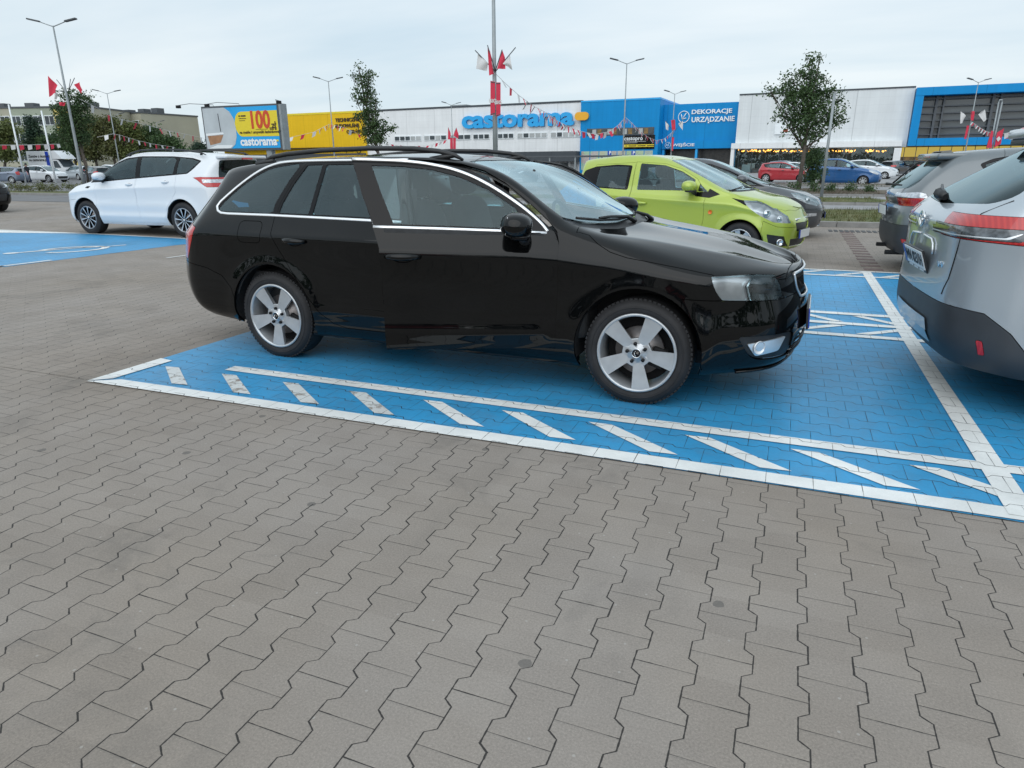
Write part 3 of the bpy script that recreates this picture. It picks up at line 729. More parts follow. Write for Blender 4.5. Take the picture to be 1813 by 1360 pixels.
    cut('roof', [(1.45, .05), (1.445, -.25), (1.42, -.50), (1.39, -.565), (.9, -.565), (.2, -.55), (-.45, -.52), (-.60, -.45), (-.62, .05)], 'top', lambda f: f.normal.z > .5)
    cut('rear_window', rounded([(-.58, 1.035), (-.46, 1.275), (0.1, 1.29), (0.1, 1.02)], .05), 'front', rear_sel)
    # --- flank
    qg = rounded(smooth_poly([(-.470, 1.055), (-.50, 1.085), (-.40, 1.19), (-.27, 1.28), (-.13, 1.343), (.02, 1.368), (.150, 1.374), (.085, 1.26), (.02, 1.12), (.0, 1.052), (-.2, 1.052)], 4), .01)
    cut('daylight_frame', rounded([(-.485, 1.043), (-.52, 1.085), (-.40, 1.205), (-.27, 1.297), (-.13, 1.357), (.05, 1.384), (1.08, 1.388), (1.07, 1.2), (1.09, 1.02), (0.5, 1.03), (0, 1.04)], .015), 'side', side_sel)
    cut('quarter_window', qg, 'side', side_sel)
    rdoor = [(.20, 1.40), (.115, 1.26), (.055, 1.12), (.045, 1.03), (.05, .92), (.115, .80), (.19, .69), (.31, .52), (.44, .37), (.53, .31), (.64, .285), (1.14, .285), (1.14, 1.40)]
    cut('rear_door', line2(rdoor + [rdoor[0]], .1)[:-1], 'side', lambda f: abs(f.normal.y) > .25)
    cut('rear_door_trim', line2([(.21, 1.385), (.125, 1.26), (.065, 1.12), (.055, 1.04), (1.13, 1.022), (1.12, 1.39), (.21, 1.385)], .1)[:-1], 'side', side_sel)
    cut('rear_door_window', rounded([(.225, 1.372), (.145, 1.25), (.085, 1.12), (.075, 1.052), (.335, 1.048), (.345, 1.2), (.36, 1.374)], .012), 'side', side_sel)
    cut('rear_door_window', rounded([(.395, 1.374), (.38, 1.2), (.37, 1.047), (1.08, 1.035), (1.04, 1.2), (1.02, 1.376)], .012), 'side', side_sel)
    fdoor = [(.94, 1.41), (.96, 1.41), (1.25, 1.393), (1.45, 1.372), (1.62, 1.33), (1.78, 1.258), (1.95, 1.15), (2.10, 1.045), (2.165, .99), (2.19, .93), (2.20, .80), (2.195, .6), (2.19, .30), (1.14, .285), (1.14, .60), (1.135, .9), (1.09, 1.02), (1.03, 1.2)]
    # the aperture behind the opened door
    cut('front_door', line2(fdoor + [fdoor[0]], .1)[:-1], 'side', side_sel)
    cut('front_door_trim', line2([(1.10, 1.025), (1.5, 1.015), (2.12, .985), (2.05, 1.06), (1.94, 1.14), (1.775, 1.243), (1.615, 1.315), (1.445, 1.358), (1.25, 1.378), (.955, 1.39), (1.02, 1.2), (1.10, 1.025)], .1)[:-1], 'side', side_sel)
    cut('front_door_window', line2([(1.215, 1.036), (1.6, 1.022), (1.93, 1.008), (2.03, 1.003), (1.93, 1.125), (1.765, 1.228), (1.60, 1.298), (1.435, 1.34), (1.25, 1.36), (1.07, 1.366), (1.13, 1.22), (1.215, 1.036)], .1)[:-1], 'side', side_sel)
    cut('fuel_flap', rounded([(-.262, .992), (-.262, .845), (-.045, .845), (-.045, .992)], .045, 5), 'side', side_sel)
    # --- rear end
    cut('rear_bumper', line2([(-1.4, .665), (-.84, .672), (-.62, .64), (-.47, .59), (-.38, .50), (-.33, .35), (-.33, .10), (-1.4, .1), (-1.4, .665)], .1)[:-1])
    cut('tail_light', rounded([(-1.3, .955), (-.81, .952), (-.70, .935), (-.735, .86), (-.80, .74), (-.84, .692), (-1.3, .70)], .015), 'side', lambda f: abs(f.calc_center_median().y) > .52)
    for i, (cx, cz, r) in enumerate(arches):
        cut('hole', circle2(cx, cz, r, 48), 'side', lambda f: abs(f.calc_center_median().y) > .6)

    car = thing('estate_car', 'black estate car with both front doors open, parked on the blue disabled bay', 'car')
    E_ = lambda *a, **k: sh.extract(*a, **k)
    body = E_('body', 'p_black', car, both=True)
    E_('front_bumper', 'p_black', car, both=True)
    E_('grille_surround', 'gloss_black', car, both=True)
    gr = E_('grille', 'dark', car, both=True, push=-.035)
    hood_ = E_('hood', 'p_black', car, both=True)
    E_('cowl', 'black_plastic', car, both=True, push=-.012)
    E_('windscreen', 'glass_screen', car, both=True, push=-.003, depth=.0)
    E_('roof', 'p_black', car, both=True, gap=.003)
    E_('rear_window', 'glass_dark', car, both=True, push=-.004)
    E_('rear_bumper', 'p_black', car, both=True)
    lint = E_('lower_intake', 'black_plastic', car, both=True, push=-.03)
    for fl in (False, True):
        sg = 1 if fl else -1
        E_('daylight_frame', 'gloss_black', body, 'window_frame', flip=fl, push=-.002, gap=0)
        E_('quarter_window', 'glass_mid', body, 'quarter_window', flip=fl, push=-.004, gap=0)
        E_('fuel_flap', 'p_black', body, flip=fl) if not fl else E_('fuel_flap', 'p_black', body, 'body_panel', flip=fl, gap=-.001)
        rd = E_('rear_door', 'p_black', car, 'door', flip=fl)
        E_('rear_door_trim', 'gloss_black', rd, 'window_frame', flip=fl, push=-.001, gap=0)
        E_('rear_door_window', 'glass_mid', rd, 'window', flip=fl, push=-.005, gap=0)
        handle(rd, sh, .262, .872, 'p_black', fl, .2, 2)
        tl = E_('tail_light', 'lamp_red', car, flip=fl, push=.001)
        # headlight: cover, bowl and lens
        hl = E_('headlight', 'glass_clear', car, flip=fl, push=.0)
        hb = E_('headlight', 'reflector', hl, 'lamp_bowl', flip=fl, push=-.032, gap=-.001, depth=-.031)
        E_('headlight_dark', 'glass_clear', hl, 'lamp_cover', flip=fl, push=.0, gap=-.0005)
        E_('headlight_dark', 'lamp_smoke', hl, 'lamp_bowl', flip=fl, push=-.030, gap=-.001, depth=-.029)
        b = MB('gloss_black')
        for px_, r_, mt in ((3.27, .062, 'chrome'),):
            c = sh.side(px_, .708); n_ = Vector((.75, -.66 if not fl else .66, 0)).normalized()
            c = Vector((c.x, c.y * (-1 if fl else 1), c.z)) - n_ * .045
            T = Matrix.Translation(c) @ n_.to_track_quat('-Y', 'Z').to_matrix().to_4x4()
            b.lathe([(0, -.0), (.03, .008), (.036, .016), (.046, .004), (.05, .01), (.048, .03)], 28, m='reflector', mat=T); b.build('lamp_lens', hl); b = MB('gloss_black')
        c = sh.side(3.42, .70); c = Vector((c.x - .035, (c.y + .03) * (-1 if fl else 1), c.z))
        n_ = Vector((.9, -.43 if not fl else .43, 0)).normalized(); T = Matrix.Translation(c) @ n_.to_track_quat('-Y', 'Z').to_matrix().to_4x4()
        b.lathe([(0, -.006), (.022, -.003), (.03, .006), (.042, -.004), (.045, .02)], 28, m='gloss_black', mat=T)
        b.build('lamp_lens', hl)
        # fog lamp pocket
        fp = E_('fog_pocket', 'black_plastic', car, 'fog_lamp_surround', flip=fl, push=-.012)
        E_('fog_trim', 'satin_chrome', fp, 'fog_lamp_trim', flip=fl, push=-.004, gap=0)
        q = [sh.side(x_, z_, .0) for x_, z_ in ((3.295, .395), (3.49, .412), (3.455, .325), (3.335, .318))]
        q = [Vector((v.x, v.y * (-1 if fl else 1), v.z)) for v in q]
        fg = MB('reflector'); c = (q[0] * .62 + q[3] * .38); c = c * .85 + q[1] * .15; n_ = Vector((.75, -.66 if not fl else .66, 0)).normalized()
        T = Matrix.Translation(c + n_ * .012) @ n_.to_track_quat('-Y', 'Z').to_matrix().to_4x4()
        fg.lathe([(0, .006), (.02, .008), (.034, .0), (.037, -.004), (.040, .004)], 28, mat=T); fg.build('fog_lamp', fp)
        # chrome line round the side windows
        b = MB('satin_chrome')
        sh.strip(b, line2([(1.10, 1.016), (.5, 1.026), (0, 1.034), (-.40, 1.036), (-.47, 1.04), (-.51, 1.055), (-.535, 1.085), (-.52, 1.115)] , .08) + line2(smooth_poly([(-.50, 1.135), (-.40, 1.222), (-.27, 1.31), (-.13, 1.369), (.05, 1.396), (.5, 1.402), (1.05, 1.400)], 5, False), .2), .017, .005, flip=fl)
        b.build('window_trim', body)
        # roof rail
        b = MB('black_plastic'); y_ = .565 * sg
        pts = [(-.25, y_, 1.40), (-.16, y_, 1.428), (-.02, y_, 1.447), (.3, y_, 1.468), (.7, y_, 1.477), (1.05, y_, 1.470), (1.25, y_, 1.450), (1.36, y_, 1.425), (1.42, y_, 1.397)]
        b.tube(pts, [.008, .016, .017, .017, .017, .017, .017, .016, .008], 8, sy=.95)
        for x_, z_ in ((-.22, 1.41), (1.27, 1.43)):
            b.tube([(x_ - .09, y_, z_ - .03), (x_ + .08, y_, z_ - .005)], [.02, .018], 6)
        b.build('roof_rail', car)
    # --- front doors, both swung on their hinges
    for fl in (False, True):
        sg = 1 if fl else -1
        hx, hy = 2.175, .86 * sg
        dp = E_('front_door', 'p_black', car, 'front_door', flip=fl)
        dp['label'] = 'front door swung open'
        E_('front_door_trim', 'gloss_black', dp, 'window_frame', flip=fl, push=-.001, gap=0)
        E_('front_door_window', 'glass', dp, 'window', flip=fl, push=-.005, gap=0)
        b = MB('satin_chrome')
        sh.strip(b, line2([(1.095, 1.021), (1.5, 1.008), (1.93, .992), (2.12, .982)], .08), .016, .005, flip=fl)
        if not fl: sh.strip(b, line2(smooth_poly([(.95, 1.402), (1.25, 1.39), (1.45, 1.365), (1.618, 1.322), (1.78, 1.249), (1.95, 1.144), (2.07, 1.05), (2.125, .99)], 5, False), .2), .017, .006, flip=fl)
        b.build('window_trim', dp)
        handle(dp, sh, 1.275, .855, 'p_black', fl, .21, 1)
        P = sh.side(1.965, .965); mirror_unit(dp, P, fl, 'p_black', .82, 'gloss_black')
        # inner panel
        b = MB('fabric'); y_ = .82
        poly = [(1.17, .33), (2.14, .33), (2.14, .95), (2.08, .985), (1.16, 1.01)]
        b.prism(poly, .05, mat=Matrix.Translation((0, sg * y_ - (.025), 0)))
        b.tube([(1.3, sg * (y_ - .05), .78), (1.9, sg * (y_ - .05), .80)], .03, 8)
        b.build('door_lining', dp)
        # frame of the window seen from inside
        b = MB('black_plastic')
        pts = [sh.side(x_, z_, -.02) for x_, z_ in ((1.14, 1.03), (1.07, 1.2), (1.02, 1.37), (1.25, 1.368), (1.44, 1.348), (1.61, 1.305), (1.77, 1.235), (1.94, 1.13), (2.08, 1.02))]
        b.tube([Vector((p.x, p.y * (-1 if fl else 1), p.z)) for p in pts], .016, 6); b.build('door_inner_frame', dp)
        ang = R(22) if not fl else R(-40)
        H = Vector((hx, hy, 0)); Rm = Matrix.Rotation(ang, 3, 'Z')
        dp.matrix_basis = Matrix.Translation(H) @ Rm.to_4x4() @ Matrix.Translation(-H)
    # door shut faces (B-pillar, sill, A-pillar) seen in the openings
    for sg in (-1, 1):
        b = MB('p_black')
        b.box(.30, 2.3, sg * .80 - .05, sg * .80 + .05, .20, .33)
        b.build('sill', body)
        b = MB('p_black')
        pts = [(1.17, sg * .80, .33), (1.16, sg * .81, .6), (1.13, sg * .80, 1.0), (1.08, sg * .73, 1.2), (1.02, sg * .645, 1.37)]
        b.tube(pts, [.07, .06, .05, .045, .05], 8, sy=.6); 
        b.build('door_pillar', body)
        b = MB('rubber'); ap = [(1.215, sg * .845, .36), (1.20, sg * .85, .8), (1.17, sg * .82, 1.0), (1.10, sg * .745, 1.22), (1.06, sg * .66, 1.365), (1.3, sg * .65, 1.365), (1.5, sg * .655, 1.33), (1.75, sg * .69, 1.22), (1.95, sg * .735, 1.10), (2.13, sg * .80, .98), (2.17, sg * .85, .85), (2.165, sg * .86, .45), (2.1, sg * .85, .35), (1.3, sg * .85, .33)]
        b.tube(ap + [ap[0]], .011, 6, cap=False); b.build('door_seal', body)
        b = MB('fabric'); b.box(2.15, 2.23, sg * .80 - .03, sg * .80 + .03, .25, .90); b.box(1.9, 2.3, sg * .70, sg * .76, .3, .95); b.build('kick_panel', body)
        # belt hanging on the pillar
        b = MB('black_plastic'); b.box(1.12, 1.165, sg * .735 - .001, sg * .735 + .001, .45, 1.22); b.build('seat_belt', body)
    # grille bars and chrome frame
    b = MB('gloss_black')
    for i in range(-14, 15):
        y_ = i * .0245; top = .742; bot = .612 + max(0, abs(y_) - .24) * 1.1
        pts = []
        for q in range(5):
            z_ = bot + (top - bot) * q / 4; h = sh.hit((5, -abs(y_), z_), (-1, 0, 0))
            if h[0] is not None: pts.append(Vector((h[0].x - .012, y_, z_)))
        if len(pts) > 1: b.tube(pts, .0055, 5)
    b.build('grille_bars', gr)
    b = MB('satin_chrome')
    fr = smooth_poly([(-.37, .752), (-.345, .69), (-.285, .625), (-.24, .604), (0, .592)], 5, False); pts = []
    for y_, z_ in fr + [(-y, z) for y, z in fr[::-1][1:]]:
        h = sh.hit((5, -abs(y_), z_), (-1, 0, 0)); pts.append(Vector((h[0].x + .0, y_, z_)))
    b.tube(pts, .0075, 6)
    pts = []
    for i in range(21):
        y_ = -.37 + .037 * i; h = sh.hit((5, -abs(y_), .752), (-1, 0, 0)); pts.append(Vector((h[0].x + .002, y_, .753)))
    b.tube(pts, .0085, 6); b.build('grille_frame', gr)
    b = MB('chrome'); h = sh.hit((3.445, 0, 3), (0, 0, -1)); T = Matrix.Translation(h[0]) @ Matrix.Rotation(R(-38), 4, 'Y') @ Matrix.Rotation(R(90), 4, 'Z')
    b.lathe([(0, -.006), (.03, -.006), (.034, -.003), (.036, -.009), (.043, -.008), (.045, 0)], 30, mat=T); b.build('badge', hood_)
    b = MB('gloss_black')
    for z_ in (.285, .325, .36):
        pts = []
        for i in range(17):
            y_ = -.42 + .0525 * i; h = sh.hit((5, -abs(y_), z_), (-1, 0, 0)); pts.append(Vector((h[0].x - .006, y_, z_)))
        b.tube(pts, .007, 5)
    b.build('intake_bars', lint)
    # splitter lip
    b = MB('p_black'); pts = []
    for i in range(25):
        y_ = -.72 + i * 1.44 / 24; h = sh.hit((5, -abs(y_), .235), (-1, 0, 0))
        if h[0] is not None: pts.append(Vector((h[0].x - .002, y_, .222)))
    b.tube(pts, .009, 6); b.build('splitter', car)
    plate(car, (3.582, 0, .47), (R(-4), 0, R(90)), '', eu=True)
    plate(car, (-1.11, 0, .80), (0, 0, R(-90)), '', eu=True)
    # wipers
    def on_top(x, y, d=.012):
        h = sh.bvh.ray_cast(Vector((x, -abs(y) - 1e-4, 3)), Vector((0, 0, -1))); return Vector((x, y, h[0].z + d))
    for pts, pv in (([(2.215, -.62), (2.30, -.42), (2.365, -.22), (2.385, -.04)], (2.43, -.02)), ([(2.375, .06), (2.36, .25), (2.30, .45)], (2.44, .46))):
        b = MB('black_plastic'); Q = [on_top(x, y) for x, y in pts]; b.tube(Q, .009, 6); m_ = (Q[1] + Q[-2]) / 2 + Vector((.012, 0, .02)); b.tube([on_top(pv[0], pv[1], .0), on_top((pv[0] * 2 + m_.x) / 3, (pv[1] * 2 + m_.y) / 3, .03), m_, Q[1] + Vector((0, 0, .012))], [.018, .012, .010, .008], 6)
        b.build('wiper', car)
    # inside
    liner(sh, body, ['body', 'roof', 'rear_door', 'daylight_frame', 'rear_door_trim', 'fuel_flap'], .04, xr=(-.8, 1.95))
    b = MB('fabric'); b.box(-.75, 2.2, -.76, .76, .28, .34); b.box(1.92, 2.35, -.80, .80, .34, .93, bev=.05); b.box(-.75, .12, -.76, .76, .34, .62); b.box(1.95, 2.38, -.76, .76, .9, .985, bev=.03); b.box(1.0, 1.9, -.13, .13, .34, .56, bev=.03); b.build('floor', body)
    b = MB('plate'); b.box(2.14, 2.24, -.30, -.20, .995, .998); b.build('parking_ticket', body)
    seat(body, 1.28, -.37); seat(body, 1.28, .37)
    soft_box([(.42, 0, .52, .5, 1.3, .22, R(-6)), (.10, 0, .80, .17, 1.3, .62, R(-16))], 'fabric', 'rear_seat', body, 2)
    for y_ in (-.45, .0, .45): soft_box([(.0, y_, 1.19, .11, .26, .17, R(-10))], 'fabric', 'headrest', body, 1)
    steering(body, 1.80, .37, .93)
    b = MB('black_plastic'); b.box(-.01, .01, -.12, .12, -.03, .03, mat=Matrix.Translation((1.66, 0, 1.275)) @ Matrix.Rotation(R(15), 4, 'Y'), bev=.008); b.tube([(1.66, 0, 1.29), (1.69, 0, 1.33)], .01, 6); b.build('rear_view_mirror', body)
    b = MB('underbody'); b.box(-.85, 3.35, -.60, .60, .22, .30); b.box(.45, 2.22, -.80, .80, .20, .30); b.box(-.9, -.4, -.6, .6, .28, .34); b.box(3.05, 3.25, -.55, .55, .22, .45); b.tube([(-.85, .35, .25), (-.2, .35, .24), (1.0, .1, .22)], .045, 8); b.build('underbody', car)
    wheel_well(car, arches, .885, .32)
    for x_, lft in ((0, False), (0, True), (2.686, False), (2.686, True)):
        add_wheel(car, x_, .885, .317, 'five', .317, .225, .231, lft, R({(0, False): 36, (2.686, False): 26}.get((x_, lft), 20)), 0)
    hd = R(-2.0); lat = Vector((-math.sin(hd), math.cos(hd), 0))
    car.location = Vector((-3.425, 3.869, 0)) + lat * .885; car.rotation_euler = (0, 0, hd)
    return car
build_estate()
# ================================================================= the other cars
def scale_poly(P, ax=0, sx=1.0, sz=1.0): return [(p[0] * sx, p[1] * sz) for p in P]
def std_lines(c):
    """nine contour lines from a short description"""
    xr, xf, W, cl = c['xr'], c['xf'], c['W'], c['clear']; sh_, bz, by = c['shoulder'], c['belt'], c['belt_y']
    f = lambda P, d: [(x, z + d) for x, z in P]
    ny = c.get('nose', .0); wd = lambda k, e=0: [(xr, W * k - .03 - e), (xr + .8, W * k), (xf - .9, W * k), (xf, W * k - .03 - e)]
    mid = [(xr, .5), (xf, .46)]
    dl = [(x, z * .62 + .5 * .38) for x, z in sh_]
    return [
        dict(x=(xr + .09, xf - .09), z=[(xr, cl + .07), (xr + .7, cl + .02), (1, cl), (xf - .6, cl + .01), (xf, cl + .03)], y=wd(.92)),
        dict(x=(xr + .03, xf - .03), z=[(xr, cl + .16), (xr + .7, cl + .11), (1, cl + .09), (xf, cl + .10)], y=wd(.975)),
        dict(x=(xr, xf), z=mid, y=wd(.99)),
        dict(x=(xr + .005, xf - .01), z=dl, y=wd(.985)),
        dict(x=(xr + c.get('rake', .03), xf - .04), z=sh_, y=wd(.992, .01), crease=c.get('crease', .45)),
        dict(x=(c.get('xrb', xr + .12), xf - .08), z=bz, y=by, rc=.7),
        dict(x=(c['xrt'], xf - .10), z=c['gut'], y=c['gut_y'], rc=.45, fc=.9),
        dict(x=(c['xrt'] - .015, xf - .085), z=c['mid'], y=[(-9, .33 * W / .9), (9, .35 * W / .9)], rc=.35, fc=.8),
        dict(x=(c['xrt'] - .02, xf - .08), z=c['top'], y=[(-9, 0), (9, 0)], rc=.35, fc=.8)]
def build_car(c, name, label, cat='car', group=None):
    ar = c['arches']
    sp = dict(arches=ar, lines=std_lines(c), flare=c.get('flare', .012), lv=c.get('lv', 3), caps=c.get('caps', {}))
    if 'mod' in c: sp['mod'] = c['mod']
    sh = Shell(sp); cut = sh.cut; hi = c.get('lv', 3) >= 3
    ws = c['ws']    # xtop centre, xtop side, xbottom centre, xbottom side, y top, y bottom
    xt, xts, xb, xbs, yt, yb = ws
    if 'front_bumper' in c: cut('front_bumper', line2(c['front_bumper'] + [c['front_bumper'][0]], .12)[:-1])
    if 'rear_bumper' in c: cut('rear_bumper', line2(c['rear_bumper'] + [c['rear_bumper'][0]], .12)[:-1])
    if 'cladding' in c:
        for P in c['cladding']: cut('cladding', P, 'side', lambda f: abs(f.calc_center_median().y) > .3)
    if 'grille' in c:
        for P in c['grille']: cut('grille', rounded(P, .02), 'front', lambda f: f.normal.x > .25 and f.calc_center_median().x > 2)
    cut('headlight', rounded(c['headlight'], .015), 'side', lambda f: abs(f.calc_center_median().y) > c.get('hl_y', .35))
    hood = [(xb + .03, .05), (xb + .02, -.2), (xb - .02, -.42), (xbs + .09, -yb + .04), (xbs + .10, -yb - .02)] + c['hood'] + [(c['hood'][-1][0] + .01, .05)]
    cut('hood', hood, 'top', lambda f: f.normal.z > .2 and f.calc_center_median().x > xbs - .1)
    cut('cowl', [(xb + .03, .05), (xb + .02, -.2), (xb - .02, -.42), (xbs + .09, -yb + .04), (xbs, -yb + .02), (xbs + .03, -yb * .8), (xb - .07, -.35), (xb - .045, -.2), (xb - .04, .05)], 'top', top_sel)
    cut('windscreen', [(xbs, -yb + .03), (xbs + .03, -yb * .8), (xb - .07, -.35), (xb - .045, -.2), (xb - .04, .05), (xt, .05), (xt - .005, -.25), (xts + .02, -yt + .06), (xts + .03, -yt), (xts + (xbs - xts) * .45, -(yt + (yb - yt) * .5))], 'top', top_sel)
    cut('rear_window', rounded(c['rw'], .04), 'front', lambda f: f.normal.x < -.25 and f.calc_center_median().x < 0)
    cut('window_frame', c['dlo'], 'side', side_sel)
    for nm, P in c['doors']: cut(nm, line2(P + [P[0]], .12)[:-1], 'side', side_sel)
    for nm, P in c['doors']:
        pass
    for k, P in enumerate(c['glass']): cut('window%d' % k, P, 'side', side_sel)
    # the black band above the belt inside the doors
    kf = sh.names.index('window_frame')
    for f in sh.bm.faces:
        if f[sh.reg] in [sh.names.index(nm) for nm, _ in c['doors']]:
            m = f.calc_center_median()
            if inpoly((m.x, m.z), c['dlo']): f[sh.reg] = kf
    cut('tail_light', rounded(c['tl'], .012), c.get('tl_view', 'side'), c.get('tl_sel', lambda f: abs(f.calc_center_median().y) > .45 and f.calc_center_median().x < .5))
    for k, (nm, P, mt, pu) in enumerate(c.get('extra', [])): cut('extra%d' % k, rounded(P, .008), 'side', lambda f: abs(f.calc_center_median().y) > .25)
    for (cx, cz, r) in ar: cut('hole', circle2(cx, cz, r, 40), 'side', lambda f: abs(f.calc_center_median().y) > .55)
    car = thing(name, label, cat, group=group)
    E_ = lambda *a, **k: sh.extract(*a, **k)
    P_ = c['paint']
    body = E_('body', P_, car, both=True)
    if 'front_bumper' in c: E_('front_bumper', c.get('fb_mat', P_), car, both=True)
    if 'rear_bumper' in c: E_('rear_bumper', c.get('rb_mat', P_), car, both=True)
    if 'cladding' in c: E_('cladding', 'black_plastic', car, both=True, push=.004)
    if 'grille' in c: E_('grille', 'black_plastic', car, both=True, push=-.02)
    E_('hood', P_, car, both=True); E_('cowl', 'black_plastic', car, both=True, push=-.008)
    E_('windscreen', c.get('ws_mat', 'glass_screen'), car, both=True, push=-.003, depth=0); E_('rear_window', 'glass_dark', car, both=True, push=-.004)
    for fl in (False, True):
        E_('window_frame', c.get('frame_mat', 'gloss_black'), body, flip=fl, push=-.001, gap=0)
        for nm, _ in c['doors']:
            d = E_(nm, P_, car, 'door', flip=fl)
            for hx, hz, hn in c.get('handles', []):
                if hn == nm: handle(d, sh, hx, hz, P_ if hi else 'black_plastic', fl, .19, 2)
        for k, mt in enumerate(c['glass_mat']): E_('window%d' % k, mt, body, 'window', flip=fl, push=-.004, gap=0)
        for k, (nm, P, mt, pu) in enumerate(c.get('extra', [])): E_('extra%d' % k, mt, body, nm, flip=fl, push=pu, gap=.0005)
        tl = E_('tail_light', c.get('tl_mat', 'lamp_red'), car, flip=fl, push=.002)
        hl = E_('headlight', 'glass_clear' if hi else 'lamp_white', car, flip=fl)
        if hi:
            E_('headlight', 'reflector', hl, 'lamp_bowl', flip=fl, push=-.03, gap=-.002, depth=-.028)
            n_ = Vector((.7, -.7 if not fl else .7, .1)).normalized()
            for lx, lz, lr in (c.get('lens') or [(c['xf'] - .25, c['headlight'][2][1] + .05, .045)]):
                b = MB('chrome'); q = sh.side(lx, lz); q = Vector((q.x, q.y * (-1 if fl else 1), q.z)) - n_ * .02; T = Matrix.Translation(q) @ n_.to_track_quat('-Y', 'Z').to_matrix().to_4x4()
                b.lathe([(0, -.005), (lr * .6, 0), (lr * .7, .01), (lr, -.006), (lr * 1.08, .0), (lr, .03)], 24, m='lamp_smoke' if lr > .05 else 'chrome', mat=T); b.build('lamp_lens', hl)
        if 'mirror' in c:
            mx_, mz_ = c['mirror']; mirror_unit(car, sh.side(mx_, mz_), fl, c.get('mirror_mat', P_), .9)
        if c.get('rails'):
            sg = 1 if fl else -1; b = MB('black_plastic'); y_ = sg * c['rail_y']; rl = c['rails']
            b.tube([(x, y_, z) for x, z in rl], [.008] + [.016] * (len(rl) - 2) + [.008], 8)
            for q in (1, -2): b.tube([(rl[q][0], y_, rl[q][1] - .05), (rl[q][0], y_, rl[q][1])], [.03, .018], 6)
            b.build('roof_rail', car)
    # inside
    x0, x1 = c['cabin']; zf = c['clear'] + .12; hs = c.get('seat_z', .32); sl = c['W'] - .16
    liner(sh, body, ['body', 'window_frame'] + [nm for nm, _ in c['doors']], .04, xr=(x0, xbs - .05))
    b = MB('fabric'); b.box(x0 + .3, xbs - .1, -sl, sl, zf, zf + .05); b.box(xbs - .5, xb - .25, -sl + .02, sl - .02, zf + .3, c['dash'], bev=.05); b.box(x0 + .15, x0 + .5, -.55, .55, zf, zf + .35); b.build('floor', body)
    if hi:
        for y_ in (-.37, .37): seat(body, c['seat_x'], y_, z0=hs)
        soft_box([(c['seat_x'] - .85, 0, hs + .18, .5, 1.2, .2, R(-6)), (c['seat_x'] - 1.15, 0, hs + .46, .16, 1.2, .6, R(-16))], 'fabric', 'rear_seat', body, 2)
        for y_ in (-.4, .4): soft_box([(c['seat_x'] - 1.26, y_, hs + .86, .11, .26, .17, R(-10))], 'fabric', 'headrest', body, 1)
        steering(body, c['seat_x'] + .5, .37, c['dash'] - .05)
    else:
        b = MB('fabric')
        for y_ in (-.37, .37): b.box(c['seat_x'] - .28, c['seat_x'] - .14, y_ - .22, y_ + .22, hs, hs + .85, bev=.05)
        b.box(c['seat_x'] - 1.2, c['seat_x'] - 1.05, -.55, .55, hs, hs + .7, bev=.05); b.build('seats', body)
    b = MB('underbody'); cl = c['clear']; b.box(c['xr'] + .3, c['xf'] - .25, -.58, .58, cl + .03, cl + .14); b.box(ar[0][0] + ar[0][2] + .04, ar[1][0] - ar[1][2] - .04, -sl - .05, sl + .05, cl + .01, cl + .12); b.box(c['xr'] + .2, ar[0][0] - ar[0][2], -.5, .5, cl + .1, cl + .2); b.box(ar[1][0] + ar[1][2], c['xf'] - .3, -.45, .45, cl + .06, cl + .2); b.build('underbody', car)
    wheel_well(car, ar, c['W'] - .02, .30)
    rd, wd, rr = c['wheel']; yt_ = c['W'] - .02
    for i, (cx, cz, r) in enumerate(ar):
        for lf in (False, True): add_wheel(car, cx, yt_, rd, c['style'], rd, wd, rr, lf, c.get('turn', 0) + i * .3)
    # wiper blades
    if hi:
        for y0, y1 in ((-.6, -.05), (0, .55)):
            b = MB('black_plastic')
            hA = sh.bvh.ray_cast(Vector((xb - .12, -abs(y0), 3)), Vector((0, 0, -1))); hB = sh.bvh.ray_cast(Vector((xb - .13, -abs(y1) - .001, 3)), Vector((0, 0, -1)))
            if hA[0] and hB[0]: b.tube([Vector((hA[0].x, y0, hA[0].z + .01)), Vector((hB[0].x, y1, hB[0].z + .012))], .008, 6)
            b.build('wiper', car)
    return car, body, sh

